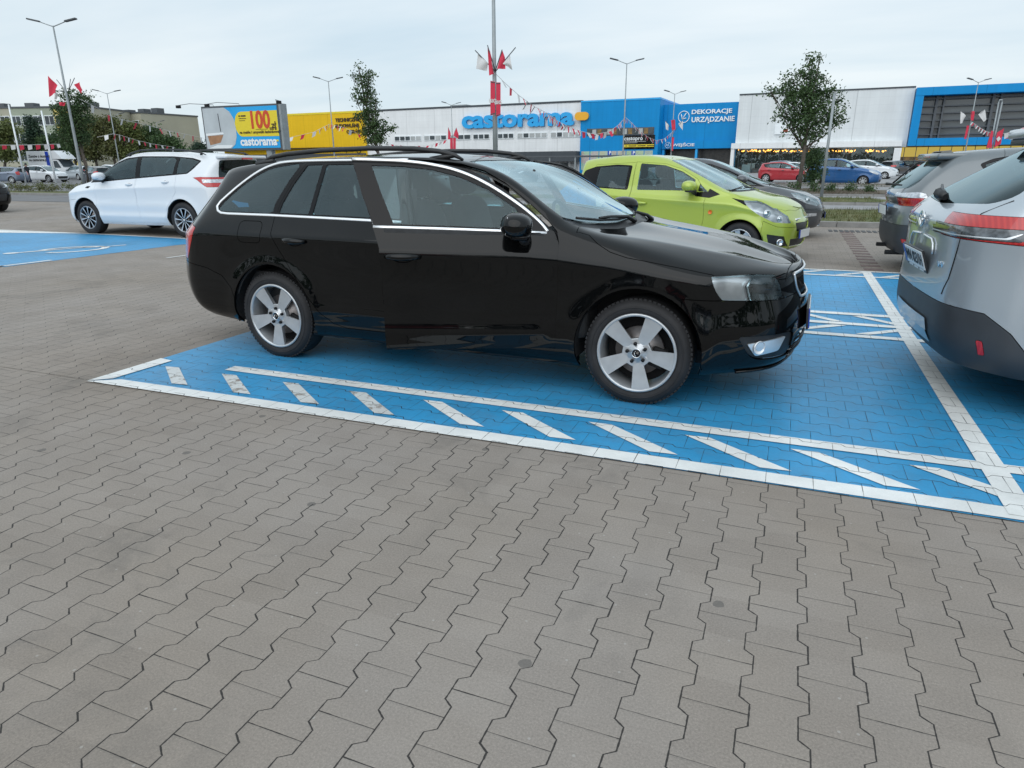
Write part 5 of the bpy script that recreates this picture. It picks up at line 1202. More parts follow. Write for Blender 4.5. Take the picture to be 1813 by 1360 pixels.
# ================================================================= ground
def paver_nodes(b, along_u):
    """returns (joint mask, per-stone random) for interlocking zigzag pavers"""
    tc_ = b.n("NewGeometry"); s = b.n("SeparateXYZ"); b.l(tc_.outputs['Position'], s.inputs[0])
    p, Ln, d = .1465, .1985, .0138
    if along_u: a = b.math('SUBTRACT', s.outputs[1], .012); c = b.math('SUBTRACT', s.outputs[0], .03)
    else: a = b.math('SUBTRACT', s.outputs[0], .030); c = b.math('SUBTRACT', s.outputs[1], .038)
    k = b.math('ROUND', b.math('DIVIDE', a, p))
    par = b.math('SUBTRACT', 1.0, b.math('MULTIPLY', b.math('MODULO', b.math('ABSOLUTE', k), 2.0), 2.0))   # +1 / -1
    ph = b.math('FRACT', b.math('ADD', b.math('DIVIDE', c, Ln), 1000.0))
    tri = b.math('SUBTRACT', b.math('MULTIPLY', b.math('ABSOLUTE', b.math('SUBTRACT', ph, .5)), 4.0), 1.0)   # +1 at joints, -1 mid
    S = b.math('MAXIMUM', b.math('MINIMUM', b.math('MULTIPLY', tri, 4.9), 1.0), -1.0)
    off = b.math('MULTIPLY', b.math('MULTIPLY', S, par), -d)
    sd = b.math('SUBTRACT', b.math('SUBTRACT', a, b.math('MULTIPLY', k, p)), off)      # signed distance to the zigzag joint
    col = b.math('ADD', k, b.math('FLOOR', b.math('ADD', b.math('MULTIPLY', b.math('SIGN', sd), .5), 0.01)))
    cpar = b.math('MODULO', b.math('ABSOLUTE', col), 2.0)
    c2 = b.math('DIVIDE', b.math('SUBTRACT', c, b.math('MULTIPLY', cpar, Ln / 2)), Ln)
    row = b.math('ROUND', c2); ds = b.math('MULTIPLY', b.math('ABSOLUTE', b.math('SUBTRACT', c2, row)), Ln)
    jog = b.math('LESS_THAN', b.math('ABSOLUTE', b.math('MULTIPLY', tri, 4.9)), 1.0)
    nzp = b.noise(tc_.outputs['Position'], 3.1, 3); nz2 = b.noise(tc_.outputs['Position'], 60, 2)
    wide = b.math('MULTIPLY', b.math('ADD', b.rng(nzp, .3, .7, .55, 1.35), b.math('MULTIPLY', b.math('MULTIPLY', jog, b.math('GREATER_THAN', b.math('MULTIPLY', b.math('SUBTRACT', ph, .5), par), 0.0)), 1.1)), 1.0)
    w1 = b.math('MULTIPLY', wide, .0017); w2 = b.math('MULTIPLY', b.rng(b.noise(tc_.outputs['Position'], 6.3, 2),   .4, .7, .0001, .0014), 1.0)
    w1 = b.math('MULTIPLY', w1, b.rng(nz2, .3, .7, .6, 1.4)); w2 = b.math('MULTIPLY', w2, b.rng(nz2, .3, .7, .5, 1.5))
    e = .0009
    j1 = b.n("MapRange", interpolation_type='SMOOTHSTEP'); b.set(j1.inputs[0], b.math('ABSOLUTE', sd)); b.set(j1.inputs[1], b.math('ADD', w1, e)); b.set(j1.inputs[2], w1); j1.inputs[3].default_value = 0; j1.inputs[4].default_value = 1
    j2 = b.n("MapRange", interpolation_type='SMOOTHSTEP'); b.set(j2.inputs[0], ds); b.set(j2.inputs[1], b.math('ADD', w2, e)); b.set(j2.inputs[2], w2); j2.inputs[3].default_value = 0; j2.inputs[4].default_value = 1
    J = b.math('MAXIMUM', j1.outputs[0], j2.outputs[0])
    cm = b.n("CombineXYZ"); b.l(col, cm.inputs[0]); b.l(row, cm.inputs[1]); wn = b.n("TexWhiteNoise", noise_dimensions='2D'); b.l(cm.outputs[0], wn.inputs[0])
    # chamfer: soft darkening of the rounded stone edge in the height field
    h = b.math('MINIMUM', b.rng(b.math('ABSOLUTE', sd), 0.0, .006, 0, 1), b.rng(ds, 0.0, .006, 0, 1))
    return tc_.outputs['Position'], J, wn, h
def paver_mat(name, col, col2, along_u, paintcol=None, wear=0.0):
    b = NB(name); pos, J, wn, h = paver_nodes(b, along_u)
    big = b.noise(pos, .55, 4, .6); mid_ = b.noise(pos, 2.3, 5, .65); fine = b.noise(pos, 150, 3, .75); fine2 = b.noise(pos, 330, 1, .5)
    stone = b.mix(b.rng(wn.outputs[0], 0, 1, .25, .75), col, col2)
    stone = b.mix(b.rng(big, .35, .65, 0, .6), stone, (.235, .195, .155))
    f = b.math('ADD', b.rng(mid_, .25, .75, .90, 1.08), b.rng(fine, .3, .7, -.19, .19))
    f = b.math('ADD', f, b.math('MULTIPLY', b.math('GREATER_THAN', fine2, .69), .40))
    f = b.math('ADD', f, b.rng(wn.outputs[0], 0, 1, -.08, .08))
    v = b.n("VectorMath", operation='SCALE'); b.l(stone, v.inputs[0]); b.l(f, v.inputs['Scale'])
    c = v.outputs[0]
    # old chewing-gum and oil spots
    vo = b.n("TexVoronoi", feature='F1', voronoi_dimensions='2D'); b.l(pos, vo.inputs['Vector']); vo.inputs['Scale'].default_value = 1.25
    sp_ = b.math('MULTIPLY', b.math('LESS_THAN', b.math('ADD', vo.outputs['Distance'], b.math('MULTIPLY', b.noise(pos, 40, 2), .02)), .034), b.math('GREATER_THAN', b.n("SeparateXYZ").outputs[0] if False else vo.outputs['Color'], .45))
    c = b.mix(b.math('MULTIPLY', sp_, .55), c, (.07, .07, .068))
    st = b.math('MULTIPLY', b.rng(b.noise(pos, 1.1, 6, .7, .6), .56, .70, 0, .36), 1.0)
    c = b.mix(st, c, (.10, .095, .088))
    s2 = b.n("Mapping"); s2.inputs['Rotation'].default_value = (0, 0, R(14)); s2.inputs['Scale'].default_value = (.9, .12, 1); b.l(pos, s2.inputs[0])
    trk = b.rng(b.noise(s2.outputs[0], 2.2, 4, .6), .58, .72, 0, .22); c = b.mix(trk, c, (.13, .122, .112))
    v3 = b.n("TexVoronoi", feature='F1', voronoi_dimensions='2D'); b.l(pos, v3.inputs['Vector']); v3.inputs['Scale'].default_value = 7.0
    c = b.mix(b.math('MULTIPLY', b.math('MULTIPLY', b.math('LESS_THAN', v3.outputs['Distance'], .028), b.math('GREATER_THAN', v3.outputs['Color'], .62)), .5), c, (.42, .40, .37))
    rough = .82
    if paintcol is not None:
        n1 = b.noise(pos, 9, 6, .7); n2 = b.noise(pos, .9, 3)
        pc = b.n("VectorMath", operation='SCALE'); pc.inputs[0].default_value = paintcol; b.l(b.math('ADD', b.math('ADD', b.rng(n2, .3, .7, .80, 1.12), b.rng(b.noise(pos, 4.0, 5, .7), .3, .7, -.07, .07)), b.rng(fine, .25, .75, -.07, .07)), pc.inputs['Scale'])
        pcc = b.mix(b.math('MULTIPLY', b.math('ADD', b.math('MULTIPLY', st, .8), b.rng(n1, .45, .7, 0, .22)), 1.0 if paintcol[0] < .3 else .4), pc.outputs[0], (.12, .15, .18))
        keep = b.math('SUBTRACT', 1.0, b.rng(n1, .70 - wear, .76 - wear, 0, 1))
        c = b.mix(keep, c, pcc); rough = .45
    c = b.mix(b.math('MULTIPLY', J, .93), c, (.022, .021, .02))
    b.principled(Base_Color=c, Roughness=rough, Specular_IOR_Level=.35)
    hh = b.math('ADD', b.math('MULTIPLY', b.math('SUBTRACT', h, J), .5), b.math('MULTIPLY', fine, .12))
    b.bump(hh, .55, .004)
    return b.m
GREY = ((.312, .276, .246), (.262, .236, .214))
M['pav_v'] = paver_mat('pavers', *GREY, False)
M['pav_u'] = paver_mat('pavers_across', *GREY, True)
M['pav_blue'] = paver_mat('pavers_blue_paint', *GREY, True, (.04, .30, .57), .02)
M['pav_white'] = paver_mat('pavers_white_paint', *GREY, True, (.80, .81, .79), -.02)
M['worn_white'] = paver_mat('pavers_worn_white', *GREY, True, (.66, .68, .67), .15)
M['asphalt'] = simple('asphalt', (.155, .155, .16), .85, var=.12, scale=.8)
M['road_light'] = simple('road_light', (.27, .27, .275), .85, var=.08, scale=.6)
M['kerb'] = simple('kerb', (.26, .255, .245), .8, var=.15, scale=5)
M['brick_red'] = simple('brick_red', (.17, .125, .115), .85, var=.2, scale=30)
M['grate'] = simple('grate', (.03, .03, .03), .6)
def grass_mat():
    b = NB('grass'); o = b.obj(); n = b.noise(o, 2.2, 5, .7); n2 = b.noise(o, 25, 3)
    c = b.mix(b.rng(n, .35, .65, 0, 1), (.085, .115, .03), (.19, .17, .075)); c = b.mix(b.rng(n2, .3, .7, 0, .5), c, (.04, .065, .015))
    b.principled(Base_Color=c, Roughness=.9); b.bump(n2, .8, .05); return b.m
M['grass'] = grass_mat()
M['soil'] = simple('soil', (.12, .10, .075), .95, var=.3, scale=6)

def sheet(name, poly, z, m, kind='structure', **k):
    b = MB(m); f = b.bm.faces.new([b.bm.verts.new((p[0], p[1], z)) for p in poly])
    if f.normal.z < 0: f.normal_flip()
    f.normal_update()
    if f.normal.z < 0: f.normal_flip()
    return b.build(name, None, False, kind=kind, **k)
def rect(u0, u1, v0, v1): return [(u0, v0), (u1, v0), (u1, v1), (u0, v1)]
# one sheet to the horizon
b = MB('pav_v'); b.mats.append('pav_u')
b.quad([(-700, -60, 0), (700, -60, 0), (700, 2.955, 0), (-700, 2.955, 0)])
f = b.quad([(-700, 2.955, 0), (700, 2.955, 0), (700, 1500, 0), (-700, 1500, 0)], 'pav_u')
b.build('ground', None, False, kind='structure')
sheet('grey_paving', rect(-30, -4.24, 2.96, 10.2), .002, 'pav_v')
blue = MB('pav_blue')
blue.quad([(p[0], p[1], .004) for p in ((-4.235, 2.955), (8, 2.955), (8, 9.97), (-4.235, 9.97))])
blue.build('blue_bay_paint', None, False, kind='structure')
sheet('far_blue_bay_paint', [(-26, 6.35), (-10.45, 6.35), (-10.35, 9.4), (-9.9, 10.3), (-26, 10.42)], .0045, 'pav_blue')
lines = MB('pav_white'); ZL = .008
def wl(P, z=ZL, t=lines): t.quad([(p[0], p[1], z) for p in P])
wl([(-4.24, 2.925), (1.02, 2.965), (8, 2.965), (8, 3.075), (1.02, 3.075), (-4.05, 3.035)])
wl(rect(-3.56, 8, 3.455, 3.555), ZL + .001); wl(rect(.955, 1.065, 3.0, 9.93), ZL + .002)
wl([(-4.24, 2.93), (-4.12, 3.03), (-4.10, 3.50), (-4.235, 3.52)], ZL + .001)
for v0, v1 in ((6.94, 7.05), (6.49, 6.59), (6.02, 6.12), (9.43, 9.51), (9.91, 9.99)): wl(rect(-3.6, 8, v0, v1), ZL + .001)
for k in range(24):
    u0 = -4.03 + .52 * k
    if k < 4: continue
    wl([(u0, 3.395), (u0 + .13, 3.40), (u0 + .53, 3.12), (u0 + .39, 3.11)])
for k in range(20):
    u0 = -3.52 + .52 * k
    wl([(u0, 6.91), (u0 + .10, 6.93), (u0 + .44, 6.62), (u0 + .34, 6.61)]); wl([(u0 - .02, 6.16), (u0 + .08, 6.15), (u0 + .45, 6.46), (u0 + .34, 6.47)])
    wl([(u0 - .02, 9.55), (u0 + .08, 9.54), (u0 + .42, 9.88), (u0 + .32, 9.89)])
lines.build('bay_markings', None, False, kind='structure')
worn = MB('worn_white')
for k in range(4):
    u0 = -4.03 + .52 * k; wl([(u0, 3.375), (u0 + .12, 3.385), (u0 + .50, 3.10), (u0 + .37, 3.09)], ZL, worn)
worn.build('worn_markings', None, False, kind='structure')
fl = MB('pav_white')
for P in ([(-26, 10.36), (-13.9, 10.44), (-9.9, 10.24), (-9.9, 10.17), (-13.9, 10.36), (-26, 10.27)], [(-10.62, 5.9), (-10.54, 5.9), (-10.46, 7.1), (-10.55, 7.1)], [(-18, 6.48), (-10.5, 6.42), (-10.5, 6.34), (-18, 6.40)],
          [(-9.03, 7.9), (-8.97, 7.9), (-8.80, 10.2), (-8.87, 10.2)], [(-17.5, 10.3), (-14.2, 10.36), (-16.9, 9.7), (-17.0, 9.75)]): wl(P, ZL, fl)
fl.build('far_bay_markings', None, False, kind='structure')
# wheelchair symbol of the far bay
sy = MB('pav_white'); c = G(128, 442.5); U_, V_ = (G(215, 436) - c).normalized(), None; V_ = Vector((-U_.y, U_.x, 0))
def sp2(a, d): q = c + U_ * a + V_ * d; return (q.x, q.y, .0095)
n = 30; ro, ri = .46, .36
for i in range(n - 6):
    t0, t1 = 2 * math.pi * (i + 18) / n, 2 * math.pi * (i + 19) / n
    sy.quad([sp2(ro * 1.25 * math.cos(t0), ro * math.sin(t0)), sp2(ro * 1.25 * math.cos(t1), ro * math.sin(t1)), sp2(ri * 1.25 * math.cos(t1), ri * math.sin(t1)), sp2(ri * 1.25 * math.cos(t0), ri * math.sin(t0))])
for a0, d0, a1, d1, w_ in ((-.75, .12, -.2, .18, .10), (-.2, .16, .25, .22, .07), (.2, .20, .50, .06, .08), (.48, .06, .88, .10, .08)):
    dx_, dy_ = a1 - a0, d1 - d0; l_ = math.hypot(dx_, dy_); nx_, ny_ = -dy_ / l_ * w_ / 2, dx_ / l_ * w_ / 2
    sy.quad([sp2(a0 + nx_, d0 + ny_), sp2(a1 + nx_, d1 + ny_), sp2(a1 - nx_, d1 - ny_), sp2(a0 - nx_, d0 - ny_)])
f = sy.bm.faces.new([sy.bm.verts.new(sp2(-.86 + .12 * math.cos(t), .12 + .1 * math.sin(t))) for t in [2 * math.pi * i / 14 for i in range(14)]])
sy.build('wheelchair_symbol', None, False, kind='structure')
# --- beyond: kerbs, grass strips, roads
def kerb(name, pts, w_=.14, h_=.12):
    b = MB('kerb')
    for (a0, b0), (a1, b1) in zip(pts, pts[1:]):
        d = Vector((a1 - a0, b1 - b0, 0)); L_ = d.length; T = Matrix.Translation((a0, b0, 0)) @ Matrix.Rotation(math.atan2(d.y, d.x), 4, 'Z')
        k_ = max(1, int(L_ / 1.0))
        for i in range(k_): b.box(L_ * i / k_ + .004, L_ * (i + 1) / k_ - .004, 0, w_, -.02, h_, mat=T, bev=.012)
    b.build(name, None, kind='structure')
sheet('road', rect(-300, 300, 21.9, 46.5), .006, 'road_light')
sheet('parking_road_far', rect(-300, 300, 48.6, 400), .006, 'road_light')
sheet('left_lot', [(-160, 20), (-14, 20), (-14, 400), (-160, 400)], .010, 'asphalt')
def grass_strip(name, u0, u1, v0, v1, h=.11, rnd=0.0, m='grass'):
    b = MB(m); nx, ny = max(2, int((u1 - u0) / .8)), 8; V = {}
    for i in range(nx + 1):
        for j in range(ny + 1):
            u = u0 + (u1 - u0) * i / nx; s_ = 1.0
            if rnd and u1 - u < rnd: s_ = math.sqrt(max(0.02, 1 - ((rnd - (u1 - u)) / rnd) ** 2))
            vc = (v0 + v1) / 2; v = vc + (v1 - v0) / 2 * (2 * j / ny - 1) * s_
            V[i, j] = b.bm.verts.new((u, v, h + (random.uniform(-.02, .05) if 0 < j < ny else 0)))
    for i in range(nx):
        for j in range(ny): b.bm.faces.new((V[i, j], V[i + 1, j], V[i + 1, j + 1], V[i, j + 1]))
    b.build(name, None, kind='structure')
    # tufts
    t = MB(m)
    for q in range(int((u1 - u0) * (v1 - v0) * 55)):
        u, v = random.uniform(u0, u1 - rnd * .5), random.uniform(v0 + .1, v1 - .1)
        for q2 in range(3):
            a = random.uniform(0, 3.14); l_ = random.uniform(.04, .13); w_ = .009; x_, y_ = u + random.gauss(0, .04), v + random.gauss(0, .04); dx_, dy_ = w_ * math.cos(a), w_ * math.sin(a); lx, ly = random.gauss(0, .03), random.gauss(0, .03)
            f = t.bm.faces.new([t.bm.verts.new(p) for p in ((x_ - dx_, y_ - dy_, h - .01), (x_ + dx_, y_ + dy_, h - .01), (x_ + lx, y_ + ly, h + l_))])
    t.build(name + '_tufts', None, False, kind='stuff')
kerb('near_kerb', [(-8, 17.0), (40, 17.0)]); grass_strip('grass_strip', -8, 30, 17.14, 21.7); kerb('far_side_kerb', [(-8, 21.75), (40, 21.75)], .12, .13)
kerb('island_kerb', [(-20, 26.0), (3.0, 26.0), (3.6, 26.5), (3.7, 27.1)], .12, .1); grass_strip('grass_island', -20, 3.5, 26.1, 28.9, rnd=1.4)
kerb('second_island_kerb', [(-30, 33.0), (4.2, 33.0), (4.9, 33.8)], .12, .1); grass_strip('planted_island', -30, 4.8, 33.1, 38.8, rnd=2.5, m='soil')
kerb('lot_kerb', [(-60, 46.6), (60, 46.6)], .15, .12); grass_strip('lot_verge', -60, 40, 46.8, 48.5, m='soil')
kerb('left_kerb', [(-75, 23.7), (-16, 25.2)]); 
sheet('left_verge_soil', [(-75, 23.85), (-16, 25.35), (-16, 28.2), (-75, 26.7)], .09, 'grass')
# crossing strips and bands of lighter paving on the road
sheet('crossing', [(3.6, 27.6), (40, 27.6), (40, 32.4), (5.0, 32.4)], .012, 'kerb')
# brick channel and drain in the lot
b = MB('brick_red')
for i in range(17): b.box(1.00 + (.0 if i % 2 else .01), 1.24, 10.15 + i * .36, 10.15 + i * .36 + .17, 0, .006)
b.build('brick_channel', None, kind='structure')
b = MB('grate')
for i in range(12): b.box(.80 + i * .105, .87 + i * .105, 15.8, 16.25, .0, .007)
b.build('drain_grate', None, kind='structure')

# ================================================================= the far buildings
HD = 1.0
PA = AT(500, 250, 146.5); PB = AT(1813, 250, 93.5); PA.z = PB.z = 0
WD = (PB - PA).normalized(); WN = Vector((WD.y, -WD.x, 0))       # WN faces the camera
WANG = math.atan2(WD.y, WD.x); W0 = PA
def WALL(px, py):
    r = pix_ray(px, py); c0 = Vector((0, 0, CAM_H)); t = (W0 - c0).dot(WN) / r.dot(WN); q = c0 + r * t
    return (q - W0).dot(WD), q.z
WS = lambda px: WALL(px, 250)[0]
def wz(px, py): return WALL(px, py)[1]
def panel_mat(name, col, seams=6.0, rough=.5, var=.04):
    b = NB(name); o = b.obj(); s = b.n("SeparateXYZ"); b.l(o, s.inputs[0])
    fx = b.math('FRACT', b.math('ADD', b.math('DIVIDE', s.outputs[0], seams), 100.0)); ln = b.math('LESS_THAN', fx, .012)
    fz = b.math('FRACT', b.math('ADD', b.math('DIVIDE', s.outputs[2], 1.0), 100.0)); lz = b.math('LESS_THAN', fz, .04)
    n = b.noise(o, .4, 4); st = b.n("TexNoise"); mp2 = b.n("Mapping"); mp2.inputs['Scale'].default_value = (3, 3, .15); b.l(o, mp2.inputs[0]); b.l(mp2.outputs[0], st.inputs[0]); st.inputs['Scale'].default_value = 1.0
    v = b.n("VectorMath", operation='SCALE'); v.inputs[0].default_value = col; b.l(b.math('ADD', b.rng(n, .3, .7, 1 - var, 1 + var), b.rng(st.outputs[0], .3, .7, -.05, .03)), v.inputs['Scale'])
    c = b.mix(b.math('MULTIPLY', b.math('MAXIMUM', ln, b.math('MULTIPLY', lz, .25)), .5), v.outputs[0], (col[0] * .4, col[1] * .4, col[2] * .4))
    b.principled(Base_Color=c, Roughness=rough, Specular_IOR_Level=.2); return b.m
M['panel_white'] = panel_mat('panel_white', (.80, .815, .82)); M['panel_white2'] = panel_mat('panel_white2', (.70, .73, .74), 7)
M['panel_yellow'] = panel_mat('panel_yellow', (.80, .50, .015)); M['panel_blue'] = panel_mat('panel_blue', (.004, .255, .60)); M['panel_dark'] = panel_mat('panel_dark', (.07, .08, .09))
M['sign_blue'] = simple('sign_blue', (.015, .38, .80), .35, var=.03); M['sign_orange'] = simple('sign_orange', (.85, .42, .02), .35, var=.03)
M['sign_white'] = simple('sign_white', (.82, .86, .88), .4, var=.02); M['sign_yellow'] = simple('sign_yellow', (.78, .62, .03), .4, var=.03); M['sign_dark'] = simple('sign_dark', (.06, .035, .01), .5)
M['flag_red'] = simple('flag_red', (.62, .035, .075), .75, var=.08, scale=2); M['flag_white'] = simple('flag_white', (.66, .66, .66), .75, var=.06, scale=2)
M['galv'] = simple('galv', (.30, .33, .34), .5, metal=.4, var=.12, scale=3); M['steel_dark'] = simple('steel_dark', (.08, .09, .1), .5)
M['window_far'] = simple('window_far', (.045, .06, .07), .12, var=.5, scale=.5); M['blind'] = simple('blind', (.42, .44, .44), .5, var=.15, scale=.6)
M['posters'] = None
def posters_mat():
    b = NB('posters'); o = b.obj(); mp_ = b.n("Mapping"); mp_.inputs['Scale'].default_value = (.5, 1, .5); b.l(o, mp_.inputs[0])
    v = b.n("TexVoronoi", distance='CHEBYCHEV'); b.l(mp_.outputs[0], v.inputs['Vector']); v.inputs['Scale'].default_value = 1.4
    c = b.mix(.8, v.outputs['Color'], (.40, .44, .30)); n = b.noise(o, 5, 3); c = b.mix(b.rng(n, .3, .7, 0, .5), c, (.5, .55, .5)); b.principled(Base_Color=c, Roughness=.3); return b.m
M['posters'] = posters_mat()
def interior_glow(name, warm, dens, base):
    """shop interior seen through glazing: its lighting painted as patches of colour"""
    b = NB(name); o = b.obj(); s = b.n("SeparateXYZ"); b.l(o, s.inputs[0]); n = b.noise(o, 1.6, 5, .7)
    c = b.mix(b.rng(n, .35, .65, 0, 1), base, (base[0] * 3 + .02, base[1] * 2.4 + .015, base[2] * 2.2 + .012)); b.principled(Base_Color=c, Roughness=.25); return b.m
M['shop_dark'] = interior_glow('shop_dark', 1, 1, (.018, .022, .022)); M['shop_warm'] = interior_glow('shop_warm', 1, 1, (.10, .07, .02))  # shop lighting put into the base colours, no emission
def emit(name, col, s):
    b = NB(name); e = b.n("Emission"); b.set(e.inputs[0], col); e.inputs[1].default_value = s; b.l(e.outputs[0], b.out.inputs[0]); return b.m
M['bulb'] = emit('bulb', (1, .38, .06), 5.0); M['lit_ceiling'] = emit('lit_ceiling', (.55, .42, .10), .8)
def building(name, label):
    e = thing(name, label, 'building', W0, WANG); return e
def wbox(e, name, px0, px1, z0, z1, d0, d1, m, **k):
    """box on the wall line; d0..d1 = distance in front (+) of the wall line"""
    b = MB(m); b.box(WS(px0), WS(px1), -d1, -d0, z0, z1); return b.build(name, e, **k)
TOPY = wz(500, 205.5); TOPW = wz(1000, 182); TOPB = wz(1160, 176); TOPD = wz(1290, 178.5); TOPC = wz(1450, 163); TOPF = wz(1700, 153.5)
# yellow part
e = building('yellow_hall', 'yellow clad store hall with dark lettering beside the billboard')
wbox(e, 'wall', 395, 648, 0, TOPY, -40, 0, 'panel_yellow'); wbox(e, 'cornice', 394, 648.5, TOPY, TOPY + .35, -40, .06, 'sign_yellow'); wbox(e, 'canopy', 395, 648, wz(560, 263), wz(560, 261.5), 0, 1.2, 'sign_dark'); wbox(e, 'plinth', 395, 647, 0, wz(560, 272.5), .02, .08, 'steel_dark')
for s_, px, py, hh in (('TECHNICZNE', 615, 212.5, 6.3), ('BUDOWLANE', 615, 223, 6.3), ('OGRÓD', 626.5, 233.5, 6.3), ('WEJŚCIE', 616, 266.5, 5.0)):
    me = text_mesh(s_, (wz(px, 200) - wz(px, 200 + hh)) * 1.42, 'sign_dark', .05, .03); o = put('lettering', me, e); s0, z0 = WALL(px, py); o.location = (s0, -.1, z0)
b = MB('sign_dark'); s0, z0 = WALL(635.5, 266.5)
b.lathe([(.42, 0), (.55, 0), (.55, .05), (.42, .05)], 24, mat=Matrix.Translation((s0, -.12, z0)), close=True); b.build('door_symbol', e)
# white hall with the big lettering
e = building('white_hall', 'long white store hall carrying big blue letters above a window band')
wbox(e, 'wall', 648, 1028, 0, TOPW, -40, -.3, 'panel_white'); wbox(e, 'cornice', 647.5, 1028, TOPW, TOPW + .3, -40, -.22, 'panel_dark')
zb0, zb1 = wz(900, 245.5), wz(900, 235.5)
for x0, x1, pat in ((664, 676, 'w'), (679, 700, 'bb'), (698, 745, 'dddbb'), (750, 790, 'bdbd'), (797, 833, 'bdd'), (837, 866, 'ddd'), (871, 909, 'bddd'), (915, 968, 'bdbbb'), (974, 1028, 'bdbbb')):
    if x0 == 679: continue
    fr = wbox(e, 'window_frame', x0, x1, zb0, zb1, -.3, -.16, 'sign_white'); n = len(pat); S0, S1 = WS(x0), WS(x1); wd = (S1 - S0) / n
    for i, ch in enumerate(pat):
        b = MB('window_far' if ch == 'd' else 'blind'); b.box(S0 + wd * i + .12, S0 + wd * (i + 1) - .12, .08, .2, zb0 + .14, zb1 - .14); b.build('pane', fr)
wbox(e, 'awning', 790, 1028, wz(980, 286), wz(980, 268.5), -.3, 2.2, 'panel_dark')
for i in range(7): wbox(e, 'glazing', 905 + i * 17.5, 918 + i * 17.5, .3, wz(980, 288), -.3, -.2, 'window_far' if i % 2 else 'blind')
b = MB('galv')
for px0, px1, py in ((750, 805, 181), (1020, 1060, 175)):
    S0, S1 = WS(px0), WS(px1); z1 = wz((px0 + px1) / 2, py); b.box(S0, (S0 + S1) / 2 + 1, 6, 10, TOPW - 1, z1 - .6); b.box((S0 * 2 + S1) / 3, S1 - 1, 6.5, 10, TOPW - 1, z1)
b.build('roof_plant', e)
lw = WS(1012) - WS(816)
me = text_mesh('castorama', 4.6, 'sign_blue', .22, .16, .98); xs = [v.co.x for v in me.vertices]; zs = [v.co.z for v in me.vertices]; k_ = lw / (max(xs) - min(xs))
o = put('castorama_letters', me, e); s0, z0 = WALL(914, 211); o.name = 'big_letters'; zh = wz(914, 195.5) - wz(914, 224.5)
o.scale = (k_, 1, zh / (max(zs) - min(zs))); o.location = (s0 - (max(xs) + min(xs)) / 2 * k_, -.35 + .3, z0 - (max(zs) + min(zs)) / 2 * o.scale[2])
b = MB('sign_orange'); S0, S1 = WS(1019), WS(1043); z0_, z1_ = wz(1031, 213.5), wz(1031, 199); rr = (z1_ - z0_) / 2
poly = [(S0 + rr - rr * math.sin(t), (z0_ + z1_) / 2 + rr * math.cos(t)) for t in [math.pi * i / 12 for i in range(13)]] + [(S1 - rr + rr * math.sin(t), (z0_ + z1_) / 2 - rr * math.cos(t)) for t in [math.pi * i / 12 for i in range(13)]]
b.prism(poly, .7, mat=Matrix.Translation((0, -.75, 0))); b.build('orange_pill', e)
# blue part with two faces
e = building('blue_hall', 'bright blue store front with white lettering and the entrance')
wbox(e, 'wall', 1028.3, 1166, 0, TOPB, -30, .3, 'panel_blue'); wbox(e, 'wall', 1166.2, 1302, wz(1240, 262), TOPD, -30, -2.5, 'panel_blue'); wbox(e, 'cornice', 1028, 1166.3, TOPB, TOPB + .25, -30, .36, 'sign_blue')
wbox(e, 'fascia', 1166.5, 1301, wz(1240, 262.5), wz(1240, 248), -2.5, -2.2, 'panel_blue')
wbox(e, 'entrance', 1166.5, 1302, 0, wz(1240, 262.6), -6, -5.5, 'shop_dark')
for px in (1167, 1227, 1296): wbox(e, 'column', px, px + 4, 0, wz(1240, 262.6), -3.2, -2.4, 'sign_blue')
zb0, zb1 = wz(1090, 240), wz(1090, 227); fr = wbox(e, 'window_frame', 1040, 1158, zb0, zb1, .3, .36, 'steel_dark')
for i in range(13):
    S0 = WS(1040) + (WS(1158) - WS(1040)) * i / 13; w_ = (WS(1158) - WS(1040)) / 13; b = MB(('window_far', 'blind', 'shop_warm')[(i * 7) % 3]); b.box(S0 + .1, S0 + w_ - .1, -.42, -.3, zb0 + .15, zb1 - .15); b.build('pane', fr)
sg_ = wbox(e, 'banner_sign', 1106, 1160, wz(1130, 264), wz(1130, 239.5), .3, .42, 'gloss_black'); wbox(e, 'banner_strip', 1106.5, 1159.5, wz(1130, 260.5), wz(1130, 256), .42, .46, 'sign_yellow')
me = text_mesh('castopro', .85, 'sign_white', .02, .01); o = put('banner_letters', me, sg_); s0, z0 = WALL(1123, 245.5); o.location = (s0, -.46, z0)
for i, (a, c_, yy) in enumerate(((1108, 1145, 250.5), (1108, 1130, 252.8))): wbox(sg_, 'text_line', a, c_, wz(1130, yy + .5), wz(1130, yy - .3), .42, .45, 'blind')
b = MB('sign_dark')
for i in range(9): S0 = WS(1109 + i * 5.4); b.box(S0, S0 + .3 + .25 * (i % 3), -.49, -.46, wz(1130, 259), wz(1130, 257.5))
b.build('text_line', sg_)
for i in range(8): wbox(e, 'poster_window', 1031 + i * 16, 1045.5 + i * 16, .5, wz(1090, 267.5), .3, .34, 'posters')
for px in (1086.5, 1128): 
    wbox(e, 'parking_sign', px - 3, px + 3.4, wz(px, 275), wz(px, 267.5), 2.0, 2.08, 'eu_blue'); me = text_mesh('P', (wz(px, 267.5) - wz(px, 275)) * 1.1, 'sign_white', .01, .02); o = put('sign_letter', me, e); s0, z0 = WALL(px + .3, 271.3); o.location = (s0, -2.12, z0); o.scale = (1, 1, 1)
